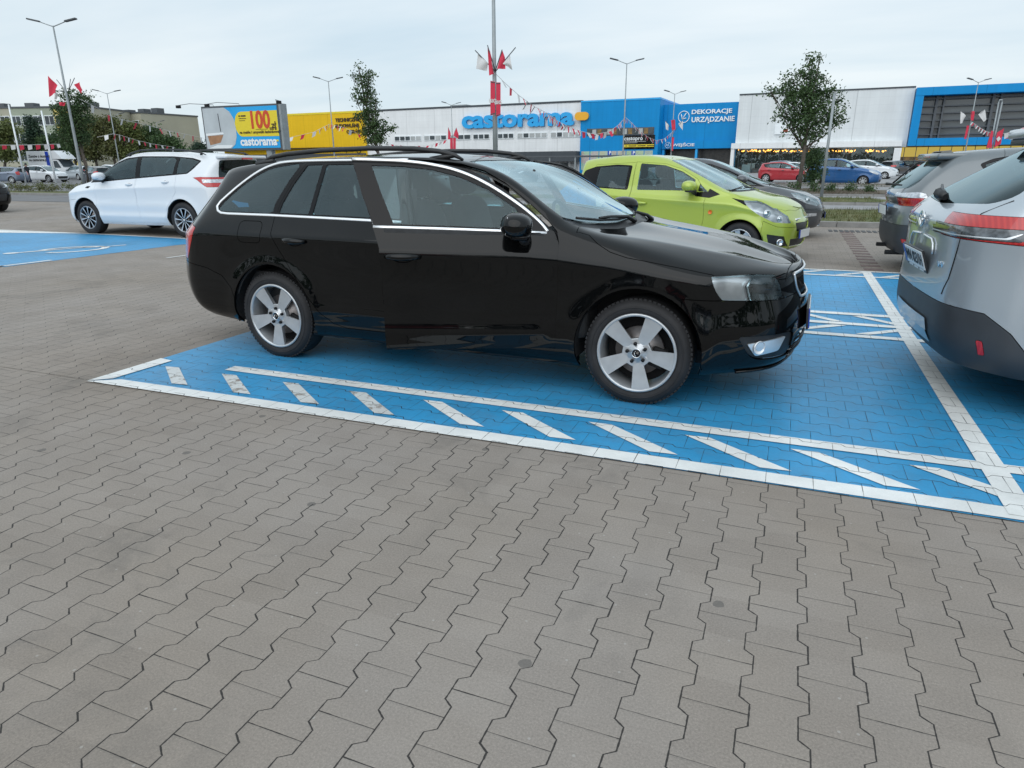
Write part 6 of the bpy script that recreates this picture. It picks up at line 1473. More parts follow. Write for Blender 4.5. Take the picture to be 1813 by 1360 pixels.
def txt(e, s_, px, py, hpx, wpx, m, d, off=.03):
    me = text_mesh(s_, 1.0, m, .04, off / 2); xs = [v.co.x for v in me.vertices]; zs = [v.co.z for v in me.vertices]; o = put('lettering', me, e)
    s0, z0 = WALL(px, py); kx = (WS(px + wpx / 2) - WS(px - wpx / 2)) / (max(xs) - min(xs)); kz = (wz(px, py - hpx / 2) - wz(px, py + hpx / 2)) / (max(zs) - min(zs))
    o.scale = (kx, 1, kz); o.location = (s0 - (max(xs) + min(xs)) / 2 * kx, -d, z0 - (max(zs) + min(zs)) / 2 * kz); return o
txt(e, 'DEKORACJE', 1255.5, 196.5, 10.5, 72, 'sign_white', -2.4, .05); txt(e, 'URZĄDZANIE', 1257.5, 210.5, 12.5, 77, 'sign_white', -2.4, .05); txt(e, 'WEJŚCIE', 1205, 256, 8.5, 40, 'sign_white', -2.1, .04)
for cx_, cy_, rp, dd in ((1205, 205.5, 11, -2.4), (1177, 256.5, 5.5, -2.1)):
    s0, z0 = WALL(cx_, cy_); rr = (wz(cx_, cy_ - rp) - wz(cx_, cy_ + rp)) / 2; b = MB('sign_white')
    b.lathe([(rr * .88, 0), (rr, 0), (rr, .08), (rr * .88, .08)], 32, mat=Matrix.Translation((s0, -dd, z0)), close=True)
    for a, c_ in (((.42, .62), (-.25, -.38)), ((-.25, -.38), (-.45, .45)), ((-.25, -.38), (.42, -.2))): b.tube([(s0 + a[0] * rr, -dd, z0 + a[1] * rr), (s0 + c_[0] * rr, -dd, z0 + c_[1] * rr)], rr * .075, 6)
    b.build('arrow_symbol', e)
# grey-white hall
e = building('grey_white_hall', 'pale grey hall with string lights glowing behind its ground floor glass')
wbox(e, 'wall', 1302.5, 1606, wz(1450, 262.5), TOPC, -30, .2, 'panel_white2'); wbox(e, 'cornice', 1302.3, 1606, TOPC, TOPC + .2, -30, .28, 'panel_dark'); wbox(e, 'fascia', 1297, 1597, wz(1450, 261.5), wz(1450, 251.5), .2, 1.0, 'panel_white')
wbox(e, 'column', 1297, 1303, 0, wz(1450, 262), .0, .9, 'panel_white'); wbox(e, 'column', 1585, 1598, 0, wz(1590, 262), .0, .95, 'panel_white'); wbox(e, 'shop_back', 1300, 1600, 0, wz(1450, 262.4), -5, -4.6, 'shop_dark')
wbox(e, 'sign_box', 1370, 1397, wz(1383, 238), wz(1383, 221.5), .2, .45, 'sign_white'); wbox(e, 'sign_mark', 1385, 1393, wz(1389, 234), wz(1389, 229), .46, .5, 'red')
random.seed(3)
for i in range(12): wbox(e, 'mullion', 1310 + i * 24, 1311 + i * 24, 0, wz(1450, 262.4), -.1, .05, 'steel_dark')
b = MB('shop_dark')
for i in range(60):
    S0 = random.uniform(WS(1305), WS(1580)); z_ = random.uniform(.3, 1.8); y_ = random.uniform(.8, 4); w_ = random.uniform(.4, 1.6); b.box(S0, S0 + w_, y_, y_ + .5, 0, z_, m=random.choice(['shop_dark', 'shop_warm', 'blind', 'steel_dark', 'brick_red']))
b.build('shelves', e)
b = MB('glass'); b.quad([(WS(1303), -.05, .1), (WS(1585), -.05, .1), (WS(1585), -.05, wz(1450, 262.4)), (WS(1303), -.05, wz(1450, 262.4))]); b.build('shop_glazing', e)
b = MB('bulb')
for i in range(170):
    px = random.uniform(1306, 1575)
    if 1440 < px < 1462 or 1515 < px < 1530: continue
    S0, z0 = WALL(px, 264.5 + 3.0 * random.random() + 1.8 * abs(math.sin(px * .12))); q = .045 if i % 3 else .08; b.box(S0 - q, S0 + q, .5, .5 + 2 * q, z0 - q, z0 + q)
b.build('string_lights', e, kind='stuff')
# blue framed hall at the right
e = building('framed_hall', 'dark glazed hall inside a thick blue frame at the right edge')
zf0, zf1 = wz(1700, 257.5), TOPF; S0, S1 = WS(1607), WS(2150)
wbox(e, 'wall', 1607, 2150, wz(1700, 258), zf1 - .3, -30, -1.2, 'panel_dark'); b = MB('panel_blue'); b.box(S0, S1, -1.5, 1.2, zf1 - 1.0, zf1); b.box(S0, S0 + (WS(1621) - WS(1607)), -1.45, 1.2, zf0, zf1 - 1.0); b.box(S0 + 1, S1, -1.45, 1.2, zf0, zf0 + .95); b.build('blue_frame', e)
zi0, zi1 = zf0 + .95, zf1 - 1.0
b = MB('steel_dark')
for i in range(int((S1 - WS(1645) - 2) / 6.4)): s_ = WS(1645) + i * 6.4; b.box(s_, s_ + .3, .2, 1.2, zi0, zi1); b.box(s_ + .9, s_ + 1.1, .2, 1.2, zi0, zi1)
for i in range(6): z_ = zi0 + (zi1 - zi0) * (i + .5) / 6; b.box(WS(1622), S1, .35, 1.1, z_, z_ + .16)
b.build('inner_frame', e)
b = MB(simple('smoked_glass', (.10, .125, .14), .15, var=.08, scale=.2)); b.box(WS(1621), S1, 1.05, 1.25, zi0, zi1); b.build('glazing', e)
wbox(e, 'shop_front', 1598, 2150, 0, zf0, -1.2, -1.0, 'shop_warm')
b = MB('lit_ceiling'); b.box(WS(1600), S1, .7, 1.0, zf0 - 1.4, zf0 - .15); b.build('lit_band', e)
for i in range(14): wbox(e, 'mullion', 1604 + i * 21, 1605.2 + i * 21, 0, zf0, -.9, -.6, 'steel_dark')

# --- trolley shelter in front of the white hall
e = thing('trolley_shelter', 'low dark trolley shelter in front of the white hall', 'shelter', (AT(980, 290, 80).x, AT(980, 290, 80).y, 0), WANG)
b = MB('steel_dark'); b.box(-9, 9, -1.5, 1.5, 2.15, 2.3); b.build('roof', e)
for i in range(7): b = MB('galv'); b.box(-9 + i * 3, -8.85 + i * 3, -1.4, -1.25, 0, 2.15); b.build('post', e)
for i in range(24): b = MB('galv'); b.box(-8.8 + i * .35, -8.75 + i * .35, .8, .85, 0, 1.0); b.box(-8.8 + i * .35, -8.5 + i * .35, .2, 1, .5, .52) ; b.build('trolley_rail', e)
# ================================================================= billboard, posts, flags
def frame_at(px, py, D, ang=None):
    q = AT(px, py, D); return q
def billboard():
    A_ = AT(366, 265, 53.5); B_ = AT(500, 262, 51.0); base = (A_ + B_) / 2; d = (B_ - A_); d.z = 0; L_ = d.length; ang = math.atan2(d.y, d.x)
    e = thing('billboard', 'large poster board on a post with a yellow price panel, behind the white crossover', 'billboard', (base.x, base.y, 0), ang)
    z1 = AT(430, 186, 52.2).z; z0 = AT(430, 266, 52.2).z; h = z1 - z0; hw = L_ / 2
    fr = MB('steel_dark'); fr.box(-hw, hw, 0, .7, z0, z1); f_ = fr.build('cabinet', e)
    X = lambda t: -hw + .13 + (L_ - .26) * t; Z = lambda t: z0 + .13 + (h - .26) * t
    b = MB('sign_blue'); b.box(X(0), X(1), -.03, .02, Z(0), Z(1)); b.build('poster', e)
    # left photo panel with a round edge
    M['p_room'] = simple('poster_room', (.50, .55, .58), .4, var=.12, scale=.6); M['p_wood'] = simple('poster_wood', (.36, .19, .10), .4, var=.2, scale=3)
    poly = [(X(0), Z(0)), (X(.34), Z(0)), (X(.40), Z(.10)), (X(.43), Z(.28)), (X(.435), Z(.5)), (X(.42), Z(.72)), (X(.37), Z(.90)), (X(.30), Z(1)), (X(0), Z(1))]
    b = MB('p_room'); b.prism(poly, .012, mat=Matrix.Translation((0, -.045, 0))); pr = b.build('room_picture', e)
    b = MB('p_wood'); b.prism([(X(.05), Z(.09)), (X(.20), Z(.15)), (X(.25), Z(.34)), (X(.03), Z(.32))], .006, mat=Matrix.Translation((0, -.052, 0))); b.build('cabinet_picture', pr)
    b = MB('sign_white'); b.prism([(X(.01), Z(.32)), (X(.26), Z(.36)), (X(.25), Z(.40)), (X(.01), Z(.38))], .006, mat=Matrix.Translation((0, -.056, 0))); b.prism([(X(.02), Z(.0) + .02), (X(.33), Z(.0) + .02), (X(.37), Z(.08)), (X(.15), Z(.09))], .006, mat=Matrix.Translation((0, -.056, 0))); b.build('basin_picture', pr)
    b = MB('steel_dark'); b.prism([(X(.215), Z(.42)), (X(.225), Z(.42)), (X(.215), Z(.86)), (X(.205), Z(.86))], .006, mat=Matrix.Translation((0, -.056, 0))); b.build('pipe_picture', pr)
    # yellow panel
    pts = [(X(1), Z(.28)), (X(1), Z(.89))] + [(X(.52) - .62 * math.sin(t) * 1.0, Z(.585) + (Z(.885) - Z(.585)) * math.cos(t)) for t in [math.pi * i / 14 for i in range(15)]]
    b = MB('sign_yellow'); b.prism(pts, .012, mat=Matrix.Translation((0, -.045, 0))); yp = b.build('price_panel', e)
    M['sign_red'] = simple('sign_red', (.60, .07, .02), .4)
    def t_(s_, x, z, size, m, par, off=.0, al='CENTER', kx=1):
        me = text_mesh(s_, size, m, .004, off, 1.0, al); o = put('poster_text', me, par); o.location = (x, -.06, z); o.scale = (kx, 1, 1)
    t_('100', X(.76), Z(.66), 1.62, 'sign_red', yp, .05, kx=.78); t_('zł', X(.945), Z(.54), .62, 'sign_dark', yp, .015); t_('500 zł', X(.93), Z(.455), .26, 'sign_dark', yp, .006)
    wb = MB('sign_dark'); wb.box(X(.70), X(.86), -.06, -.055, Z(.447), Z(.455)); wb.build('fine_print', yp); t_('na meble i umywalki łazienkowe*', X(.75), Z(.385), .27, 'sign_dark', yp, .006)
    for x0_, x1_, z_, h_ in ((.49, .51, .765, .035), (.52, .585, .765, .035), (.49, .59, .715, .014), (.49, .57, .665, .012)):
        wb = MB('sign_dark'); wb.box(X(x0_), X(x1_), -.06, -.055, Z(z_), Z(z_ + h_)); wb.build('fine_print', yp)
    t_('castorama', X(.72), Z(.155), .80, 'sign_white', e, .03, kx=.98)
    b = MB('sign_yellow'); b.box(X(.935), X(.985), -.06, -.03, Z(.15), Z(.195), bev=.02); b.build('pill_mark', e)
    b = MB('galv'); b.box(hw * .55, hw * .55 + .45, .15, .55, 0, z0); b.build('post', e)
    b = MB('galv'); b.box(hw, hw + .18, .02, .68, z0, z1); b.build('side_frame', e)
    for x_, l_ in ((-hw + .9, -1.9), (-.2, -1.6), (hw - .3, 1.3)):
        b = MB('steel_dark'); b.tube([(x_, .3, z1), (x_, .3, z1 + .12), (x_ + l_ * .6, -.8, z1 + .16), (x_ + l_, -1.1, z1 + .05)], .02, 5); b.build('lamp_arm', e)
        b = MB('gloss_black'); b.box(x_ + l_ - .14, x_ + l_ + .14, -1.25, -1.0, z1 - .15, z1 + .05, bev=.03); b.build('flood_lamp', e)
billboard()

def post_top(px, py, H):
    r = pix_ray(px, py); t = (H - CAM_H) / r.z; q = Vector((0, 0, CAM_H)) + r * t; return q
def lamp_post(px, py, label, H=10.0, double=True, span=1.35, rot=0.0, r0=.085):
    q = post_top(px, py, H); e = thing('lamp_post', label, 'lamp post', (q.x, q.y, 0), YAW + rot, 'lamp posts of the car park')
    b = MB('galv'); b.tube([(0, 0, 0), (0, 0, 1.2), (0, 0, H * .5), (0, 0, H - .15)], [r0, r0, r0 * .75, r0 * .45], 10); b.build('pole', e)
    for sg in ((-1, 1) if double else (1,)):
        b = MB('galv'); b.tube([(0, 0, H - .2), (sg * .3, 0, H - .1), (sg * span * .6, 0, H + .08)], .03, 6); a = b.build('arm', e)
        b = MB('steel_dark'); T = Matrix.Translation((sg * span * .6, 0, H + .09)) @ Matrix.Rotation(-sg * R(12), 4, 'Y'); b.box(min(0, sg * span * .55), max(0, sg * span * .55), -.13, .13, -.04, .05, mat=T, bev=.02); b.build('lamp_head', a)
    return q
PL = lamp_post(93, 41, 'tall double lamp post with red flags at the left edge', r0=.1)
PN = {}
for k, (px, py, H, lb, dbl, rr) in dict(
    b=(189, 163, 10, 'double lamp post behind the dense green trees, right of the left tree', True, .3), c=(200, 203, 8, 'slim post just right of a double lamp above the tree belt', False, 0), d=(276, 216, 9, 'small single lamp post sticking out of the far tree tops', False, 0),
    e=(581, 141, 10, 'double lamp post in front of the yellow hall lettering', True, .2), f=(799, 184, 10, 'short looking double lamp post with a red banner before the white hall', True, .5),
    g=(1110, 109, 10, 'double lamp post in front of the plain blue wall', True, .1), h=(1195, 164, 10, 'double lamp post in front of the entrance with a small red flag', True, .3),
    i=(1733, 143, 10, 'double lamp post in front of the dark glazed hall', True, .2), j=(1772, 178, 8, 'thick bare post with red flags above the silver grey car', False, 0)).items():
    if k == 'j': PN[k] = post_top(px, py, 7.0); continue
    PN[k] = lamp_post(px, py, lb, H, dbl, rot=rr)
PC = AT(877, 260, 33.0); PC = Vector((PC.x, PC.y, 0))
e = thing('lamp_post', 'tallest post in the middle, rising out of the picture with flags and banners', 'lamp post', PC, YAW, 'lamp posts of the car park')
b = MB('galv'); b.tube([(0, 0, 0), (0, 0, 4.2), (0, 0, 4.3), (0, 0, 12)], [.115, .11, .095, .06], 12); b.build('pole', e)
for sg in (-1, 1): b = MB('galv'); b.tube([(0, 0, 11.8), (sg * .4, 0, 12.0), (sg * 1.2, 0, 12.2)], .035, 6); b.build('arm', e)
# slim sign post by the round tree
q = AT(1453, 357, 27.0); t_ = AT(1477, 165, 27.0)
e = thing('sign_post', 'slim bare grey post beside the broad tree on the right', 'post', (q.x, q.y, 0)); b = MB('galv'); b.tube([(0, 0, 0), ((t_.x - q.x) * .35, (t_.y - q.y) * .35, t_.z)], [.06, .05], 8); b.build('pole', e)
# wide sign mast with red beach flags
q = PN['j']; e = thing('sign_mast', 'tall grey double mast with a rounded top, above the silver grey car', 'mast', (q.x, q.y, 0), YAW)
for x_ in (-.16, .16): b = MB('galv'); b.tube([(x_ * .6, 0, 0), (x_, 0, 6.9)], .07, 8); b.build('rail', e)
b = MB('galv'); b.tube([(-.16, 0, 6.9), (-.1, 0, 7.05), (.1, 0, 7.05), (.16, 0, 6.9)], .07, 8); b.build('cap', e)

def cloth(pts, m, thick=.0, wav=.05, seed=0):
    """a waving flag: pts = four corners"""
    b = MB(m); A_, B_, C_, D_ = [Vector(p) for p in pts]; n = 8; nn = (B_ - A_).cross(D_ - A_).normalized(); V = []
    rn = random.Random(seed); ph = rn.uniform(0, 6)
    for i in range(n + 1):
        row = []
        for j in range(n + 1):
            s, t = i / n, j / n; p = (A_ * (1 - s) + B_ * s) * (1 - t) + (D_ * (1 - s) + C_ * s) * t
            row.append(b.bm.verts.new(p + nn * wav * math.sin(ph + s * 5 + t * 3) * (s + .2)))
        V.append(row)
    for i in range(n):
        for j in range(n): f = b.bm.faces.new((V[i][j], V[i + 1][j], V[i + 1][j + 1], V[i][j + 1])); f.smooth = True
    return b
def flag(P, D, staff, corners, m, label, text=None, group=None, seed=0):
    """P: post position; staff & corners given as photo spots at distance D"""
    q = AT(*staff[0], D); e = thing('flag', label, 'flag', q, 0, group)
    a = [AT(x, y, D + dd) - q for (x, y), dd in zip(staff, (0, -.2))]; b = MB('steel_dark'); b.tube(a, .022, 6); b.build('staff', e)
    c = [AT(x, y, D - .15) - q for x, y in corners]; cl_ = cloth(c, m, wav=.06, seed=seed).build('cloth', e, False)
    return e
gp_ = 'red and white flags on the posts'
Dc = 32.8
flag(PC, Dc, [(877, 127), (841, 89)], [(846, 96), (864, 112), (862, 126), (843, 122)], 'flag_white', 'white flag pointing left from the tallest post', seed=1)
flag(PC, Dc, [(877, 126), (863, 80)], [(863, 80), (868, 92), (874, 131), (866, 134)], 'flag_red', 'red flag hanging just left of the tallest post', seed=2)
flag(PC, Dc, [(877, 126), (889, 88)], [(889, 88), (894, 102), (895, 122), (880, 122)], 'flag_red', 'red flag hanging just right of the tallest post', seed=3)
flag(PC, Dc, [(877, 127), (913, 84)], [(903, 98), (907, 124), (899, 118), (890, 113)], 'flag_white', 'white flag pointing right from the tallest post', seed=4)
for x0, x1, y0, y1, lb in ((868.3, 876.5, 143, 205, 'left of the two long red banners on the tallest post'), (878.6, 886.3, 146, 207, 'right of the two long red banners on the tallest post')):
    q = AT(x0, y0, Dc - .2); e = thing('banner', lb, 'banner', q); P = [AT(a, c_, Dc - .2) - q for a, c_ in ((x0, y0), (x1, y0 + (2 if x0 < 870 else 0)), (x1, y1 - 3), (x0, y1))]
    cloth(P, 'flag_red', wav=.0).build('cloth', e, False)
    me = text_mesh('BIG', .22, 'flag_white', .003, .008); o = put('banner_text', me, e); mq = (P[0] + P[2]) / 2; o.location = (mq.x, mq.y - .02, mq.z - .15); o.rotation_euler = (0, 0, YAW)
    for t in (0.03, .97): b = MB('steel_dark'); b.tube([P[0] * (1 - t) + P[3] * t, P[1] * (1 - t) + P[2] * t], .02, 5); b.build('bracket', e)
Dl = (PL - Vector((0, 0, 0))).dot(H0)
flag(PL, Dl, [(117, 162), (100, 141)], [(85, 134), (101, 151), (99, 164), (87, 172)], 'flag_red', 'big red flag left of the left lamp post', seed=5)
flag(PL, Dl, [(121, 162), (132, 138)], [(131, 150), (141, 145), (146, 160), (144, 166)], 'flag_red', 'small red flag right of the left lamp post', seed=6)
flag(PL, Dl, [(121, 163), (125, 140)], [(104, 181), (115, 181), (114, 188), (106, 187)], 'flag_red', 'red flag partly inside the left tree crown', seed=7)
flag(PL, Dl, [(117, 163), (97, 160)], [(97, 160), (102, 165), (100, 176), (96, 176)], 'flag_white', 'white flag under the big red one at the left', seed=8)
def post_flags(key, L_):
    P = PN[key]; D = P.dot(H0)
    for i, (stf, cor, m, lb) in enumerate(L_): flag(P, D - .1, stf, cor, m, lb, seed=20 + i)
post_flags('f', [([(799, 243), (794, 226)], [(793.5, 225), (798, 236), (797.5, 247), (793, 247)], 'flag_red', 'tiny red flag left of the post with a banner before the white hall'), ([(801, 243), (808, 226)], [(808, 226), (812, 238), (811, 246), (803, 240)], 'flag_red', 'tiny red flag right of the post with a banner before the white hall')])
post_flags('h', [([(1193, 238), (1192, 212)], [(1188, 213), (1195, 212), (1196, 230), (1190, 231)], 'flag_red', 'small red flag at the post before the entrance'), ([(1192, 232), (1178, 214)], [(1178, 214), (1184, 222), (1183, 231), (1179, 229)], 'flag_white', 'small white flag left of the post before the entrance'), ([(1195, 232), (1208, 214)], [(1201, 219), (1209, 214), (1209, 231), (1205, 226)], 'flag_white', 'small white flag right of the post before the entrance')])
post_flags('i', [([(1722, 214), (1720, 196)], [(1719, 197), (1725, 197), (1724, 214), (1719, 213)], 'flag_red', 'small red flag on the post before the dark glazed hall'), ([(1718, 212), (1701, 196)], [(1701, 196), (1710, 205), (1704, 218), (1700, 219)], 'flag_white', 'white flag left of the post before the dark glazed hall'), ([(1724, 212), (1744, 194)], [(1732, 203), (1743, 194), (1747, 211), (1742, 216)], 'flag_white', 'white flag right of the post before the dark glazed hall')])
for (cor, m, lb) in (([(1755, 231), (1759, 233), (1756, 262), (1746, 262)], 'flag_red', 'narrow red beach flag left of the double mast'), ([(1765, 235), (1778, 227), (1772, 255), (1760, 262)], 'flag_red', 'broad red beach flag with a white square, right of the double mast')):
    D = PN['j'].dot(H0) - .3; q = AT(*cor[3], D); e = thing('beach_flag', lb, 'flag', q); P = [AT(x, y, D) - q for x, y in cor]; cloth(P, m, wav=.03, seed=4).build('cloth', e, False); b = MB('steel_dark'); b.tube([P[0], P[3]], .02, 5); b.build('staff', e)
    if 'broad' in lb:
        c_ = AT(1768, 246, D - .1) - q; r1 = AT(1773, 246, D - .1) - q; b = MB('flag_white'); u_ = (r1 - c_)
        b.quad([c_ + u_ * .8, c_ + Vector((0, 0, u_.length * .9)), c_ - u_ * .8, c_ - Vector((0, 0, u_.length * .9))]); b.build('white_square', e)
# slim banner on the post before the white hall
D = PN['f'].dot(H0) - .3
for x0, lb in ((797.0, 'left'), (802.4, 'right')):
    q = AT(x0, 244, D); e = thing('banner', 'narrow red banner on the %s of the post before the white hall' % lb, 'banner', q); P = [AT(a, c_, D) - q for a, c_ in ((x0, 244), (x0 + 4.6, 244), (x0 + 4.6, 268), (x0, 268))]; cloth(P, 'flag_red', wav=0).build('cloth', e, False); b = MB('steel_dark'); b.tube([P[0], P[1]], .02, 5); b.build('bracket', e)
for px, a in ((1194, (1190.5, 243)), (1717, (1713, 222))):
    D = (PN['h'] if px < 1500 else PN['i']).dot(H0) - .3; q = AT(px, a[1], D); e = thing('banner', 'thin red banner low on the post before the %s' % ('entrance' if px < 1500 else 'dark glazed hall'), 'banner', q)
    P = [AT(x, y, D) - q for x, y in ((a[0] - 1, a[1]), (a[0] + 3, a[1]), (a[0] - (2 if px > 1500 else -1), a[1] + 24), (a[0] - (6 if px > 1500 else 1), a[1] + 24))]; cloth(P, 'flag_red', wav=.02).build('cloth', e, False); b = MB('steel_dark'); b.tube([P[0], P[1]], .02, 5); b.build('bracket', e)

def bunting(pts, n, label, size=.42, seed=1, jit=.4):
    """pts: world points of the cord; n pennants"""
    e = thing('bunting', label, 'bunting', pts[0]); P = [p - pts[0] for p in pts]
    b = MB('flag_white'); b.tube(P, .012, 4); b.build('cord', e); rn = random.Random(seed)
    seg = [(P[i + 1] - P[i]).length for i in range(len(P) - 1)]; T_ = sum(seg)
    for k in range(n):
        d = T_ * (k + .5) / n; i = 0
        while d > seg[i] and i < len(seg) - 1: d -= seg[i]; i += 1
        a = P[i] + (P[i + 1] - P[i]) * d / seg[i]; t = (P[i + 1] - P[i]).normalized(); h_ = size * rn.uniform(.8, 1.1); w_ = size * .8
        sw = Vector((rn.uniform(-jit, jit), rn.uniform(-jit, jit), 0)) * size; dn = Vector((0, 0, -h_))
        c = MB('flag_red' if k % 2 else 'flag_white'); m_ = a + t * w_ * .5 + dn * .5 + sw * .7
        v = [c.bm.verts.new(p) for p in (a, a + t * w_, a + t * w_ * .9 + dn * .8 + sw, a + dn + sw * 1.2, m_)]
        c.bm.faces.new((v[0], v[1], v[4])); c.bm.faces.new((v[1], v[2], v[4])); c.bm.faces.new((v[2], v[3], v[4])); c.bm.faces.new((v[3], v[0], v[4])); c.build('pennant', e, False)
def cord(list_): return [AT(x, y, D) for x, y, D in list_]
Dg, Dh, Di, De = (PN[k].dot(H0) for k in 'ghie')
bunting(cord([(877, 130, 33), (895, 148, 34), (920, 170, 36), (945, 188, 40), (968, 200, 45), (985, 211, 50)]), 15, 'bunting falling from the tallest post towards the big blue letters', .42, 1, .5)
bunting(cord([(968, 202, 45), (985, 213, 48), (1010, 226, 51), (1030, 233, 53), (1055, 238, 54), (1078, 233, 55), (1093, 223, 56), (1107, 208, Dg)]), 46, 'dense bunting sagging in front of the plain blue wall', .42, 2, .5)
bunting(cord([(1108, 208, Dg), (1120, 219, 60), (1133, 232, 65), (1148, 243, 70), (1162, 249, 74), (1176, 246, 78), (1188, 236, 80), (1194, 229, Dh)]), 40, 'bunting between the blue wall post and the entrance post', .40, 3, .5)
bunting(cord([(1720, 215, Di), (1732, 224, Di - 2), (1745, 232, Di - 4), (1757, 236, Di - 6)]), 16, 'short bunting from the right lamp post to the red beach flags', .40, 4)
bunting(cord([(1776, 237, 46), (1795, 233, 46), (1813, 226, 46), (1850, 210, 46)]), 18, 'bunting right of the double mast, leaving the picture', .34, 5)
bunting(cord([(-20, 257, 45), (30, 257, 46), (80, 256, 47), (105, 255, 48)]), 9, 'bunting low at the far left in front of the flat block', .32, 6, .15)
bunting(cord([(140, 175, 42), (170, 190, 44), (190, 203, 46), (225, 214, 50), (262, 222, 54), (300, 232, 60), (330, 238, 66), (362, 245, 72)]), 11, 'sparse bunting running from the left lamp post past the sky', .5, 7, .3)
bunting(cord([(172, 243, 50), (200, 237, 50), (215, 240, 52), (240, 248, 55), (270, 255, 58), (310, 261, 62)]), 13, 'lower bunting in front of the tree belt', .38, 8, .3)
bunting(cord([(503, 246, 70), (530, 240, 70), (555, 234, 70), (583, 220, De), (610, 226, 72), (640, 240, 74)]), 16, 'bunting in front of the yellow hall', .45, 9, .4)
bunting(cord([(680, 254, 80), (720, 259, 80), (760, 258, 80), (790, 248, 80)]), 14, 'faint bunting low in front of the white hall', .35, 10, .4)

# ================================================================= trees
def leaf_mat(name, c1, c2):
    b = NB(name); o = b.obj(); n = b.noise(o, 1.3, 3); n2 = b.noise(o, 9, 2); geo = b.n("NewGeometry"); r_ = geo.outputs['Random Per Island']
    c = b.mix(b.rng(n, .35, .65, 0, 1), c1, c2); v = b.n("VectorMath", operation='SCALE'); b.l(c, v.inputs[0]); b.l(b.math('ADD', b.rng(r_, 0, 1, .65, 1.4), b.rng(n2, .3, .7, -.15, .15)), v.inputs['Scale'])
    b.principled(Base_Color=v.outputs[0], Roughness=.55, Specular_IOR_Level=.35)
    tl = b.n("BsdfTranslucent"); b.l(v.outputs[0], tl.inputs[0]); ms = b.n("MixShader"); ms.inputs[0].default_value = .25; b.l(b.p.outputs[0], ms.inputs[1]); b.l(tl.outputs[0], ms.inputs[2]); b.l(ms.outputs[0], b.out.inputs[0]); return b.m
M['leaf'] = leaf_mat('leaf', (.040, .080, .030), (.075, .125, .045)); M['leaf_olive'] = leaf_mat('leaf_olive', (.09, .12, .035), (.14, .16, .05)); M['leaf_brown'] = leaf_mat('leaf_brown', (.095, .12, .04), (.145, .14, .055)); M['leaf_fir'] = leaf_mat('leaf_fir', (.03, .06, .04), (.05, .085, .05))
M['bark'] = simple('bark', (.10, .085, .07), .9, var=.3, scale=8, bump=.01)
def tree(base, blobs, nleaf, lsize, label, name='broadleaf_tree', m='leaf', trunk_r=.12, group=None, seed=1, fork=True):
    """blobs: (dx, dy, z, rx, ry, rz)"""
    rn = random.Random(seed); e = thing(name, label, 'tree', base, 0, group); b = MB('bark')
    zt = max(z for _, _, z, _, _, _ in blobs); top = max(blobs, key=lambda q: q[2])
    P = [Vector((0, 0, 0)), Vector((.05, .02, zt * .25)), Vector((top[0] * .4 - .05, top[1] * .4, zt * .55)), Vector((top[0], top[1], zt))]; b.tube(P, [trunk_r, trunk_r * .8, trunk_r * .55, trunk_r * .15], 9)
    for (x, y, z, rx, ry, rz) in blobs:
        s0 = P[1].lerp(P[2], rn.random()) if z < zt * .8 else P[2].lerp(P[3], .3); c_ = Vector((x, y, z)); m_ = s0.lerp(c_, .5) + Vector((0, 0, -.15)); b.tube([s0, m_, c_], [trunk_r * .4, trunk_r * .25, trunk_r * .08], 6)
        for q in range(3):
            d = Vector((rn.gauss(0, 1), rn.gauss(0, 1), rn.gauss(.3, .7))).normalized(); b.tube([c_.lerp(m_, .4), c_ + Vector((d.x * rx, d.y * ry, d.z * rz)) * .8], [trunk_r * .14, .008], 4)
    b.build('trunk', e)
    c = MB(m); vol = [q[3] * q[4] * q[5] for q in blobs]; tv = sum(vol)
    for bi, (x, y, z, rx, ry, rz) in enumerate(blobs):
        ncl = max(6, int(nleaf * 1.9 / 9 * vol[bi] / tv))
        for k in range(ncl):
            d = Vector((rn.gauss(0, 1), rn.gauss(0, 1), rn.gauss(0, 1))).normalized(); rr = rn.random() ** .45 * rn.uniform(.8, 1.12)
            cc = Vector((x + d.x * rx * rr, y + d.y * ry * rr, z + d.z * rz * rr)); cs = lsize * rn.uniform(.9, 2.2)
            for q in range(rn.randint(6, 12)):
                p = cc + Vector((rn.gauss(0, 1), rn.gauss(0, 1), rn.gauss(0, .8))) * cs * .8; n_ = Vector((rn.gauss(0, 1), rn.gauss(0, 1), rn.gauss(.5, .8))).normalized(); t_ = n_.cross(Vector((rn.gauss(0, 1), rn.gauss(0, 1), rn.gauss(0, 1)))).normalized(); bt = n_.cross(t_)
                s = lsize * rn.uniform(.6, 1.2)
                vs = [c.bm.verts.new(v) for v in (p - t_ * s * .6, p + bt * s * .35, p + t_ * s * .7, p - bt * s * .35)]; c.bm.faces.new(vs)
    c.build('crown', e, False); return e
def px_blobs(base, D, L_, ydepth=1.0):
    """crown masses from spots of the photo: (px, py, rx px, rz px)"""
    k = D / 1194.0 * 1.04; out_ = []
    for px, py, rx, rz in L_:
        q = AT(px, py, D); d = q - base; out_.append((d.x, d.y, q.z, rx * k, rx * k * ydepth, rz * k))
    return out_
def base_at(px, D): q = AT(px, 300, D); return Vector((q.x, q.y, 0))
bs = base_at(1418, 38.5)
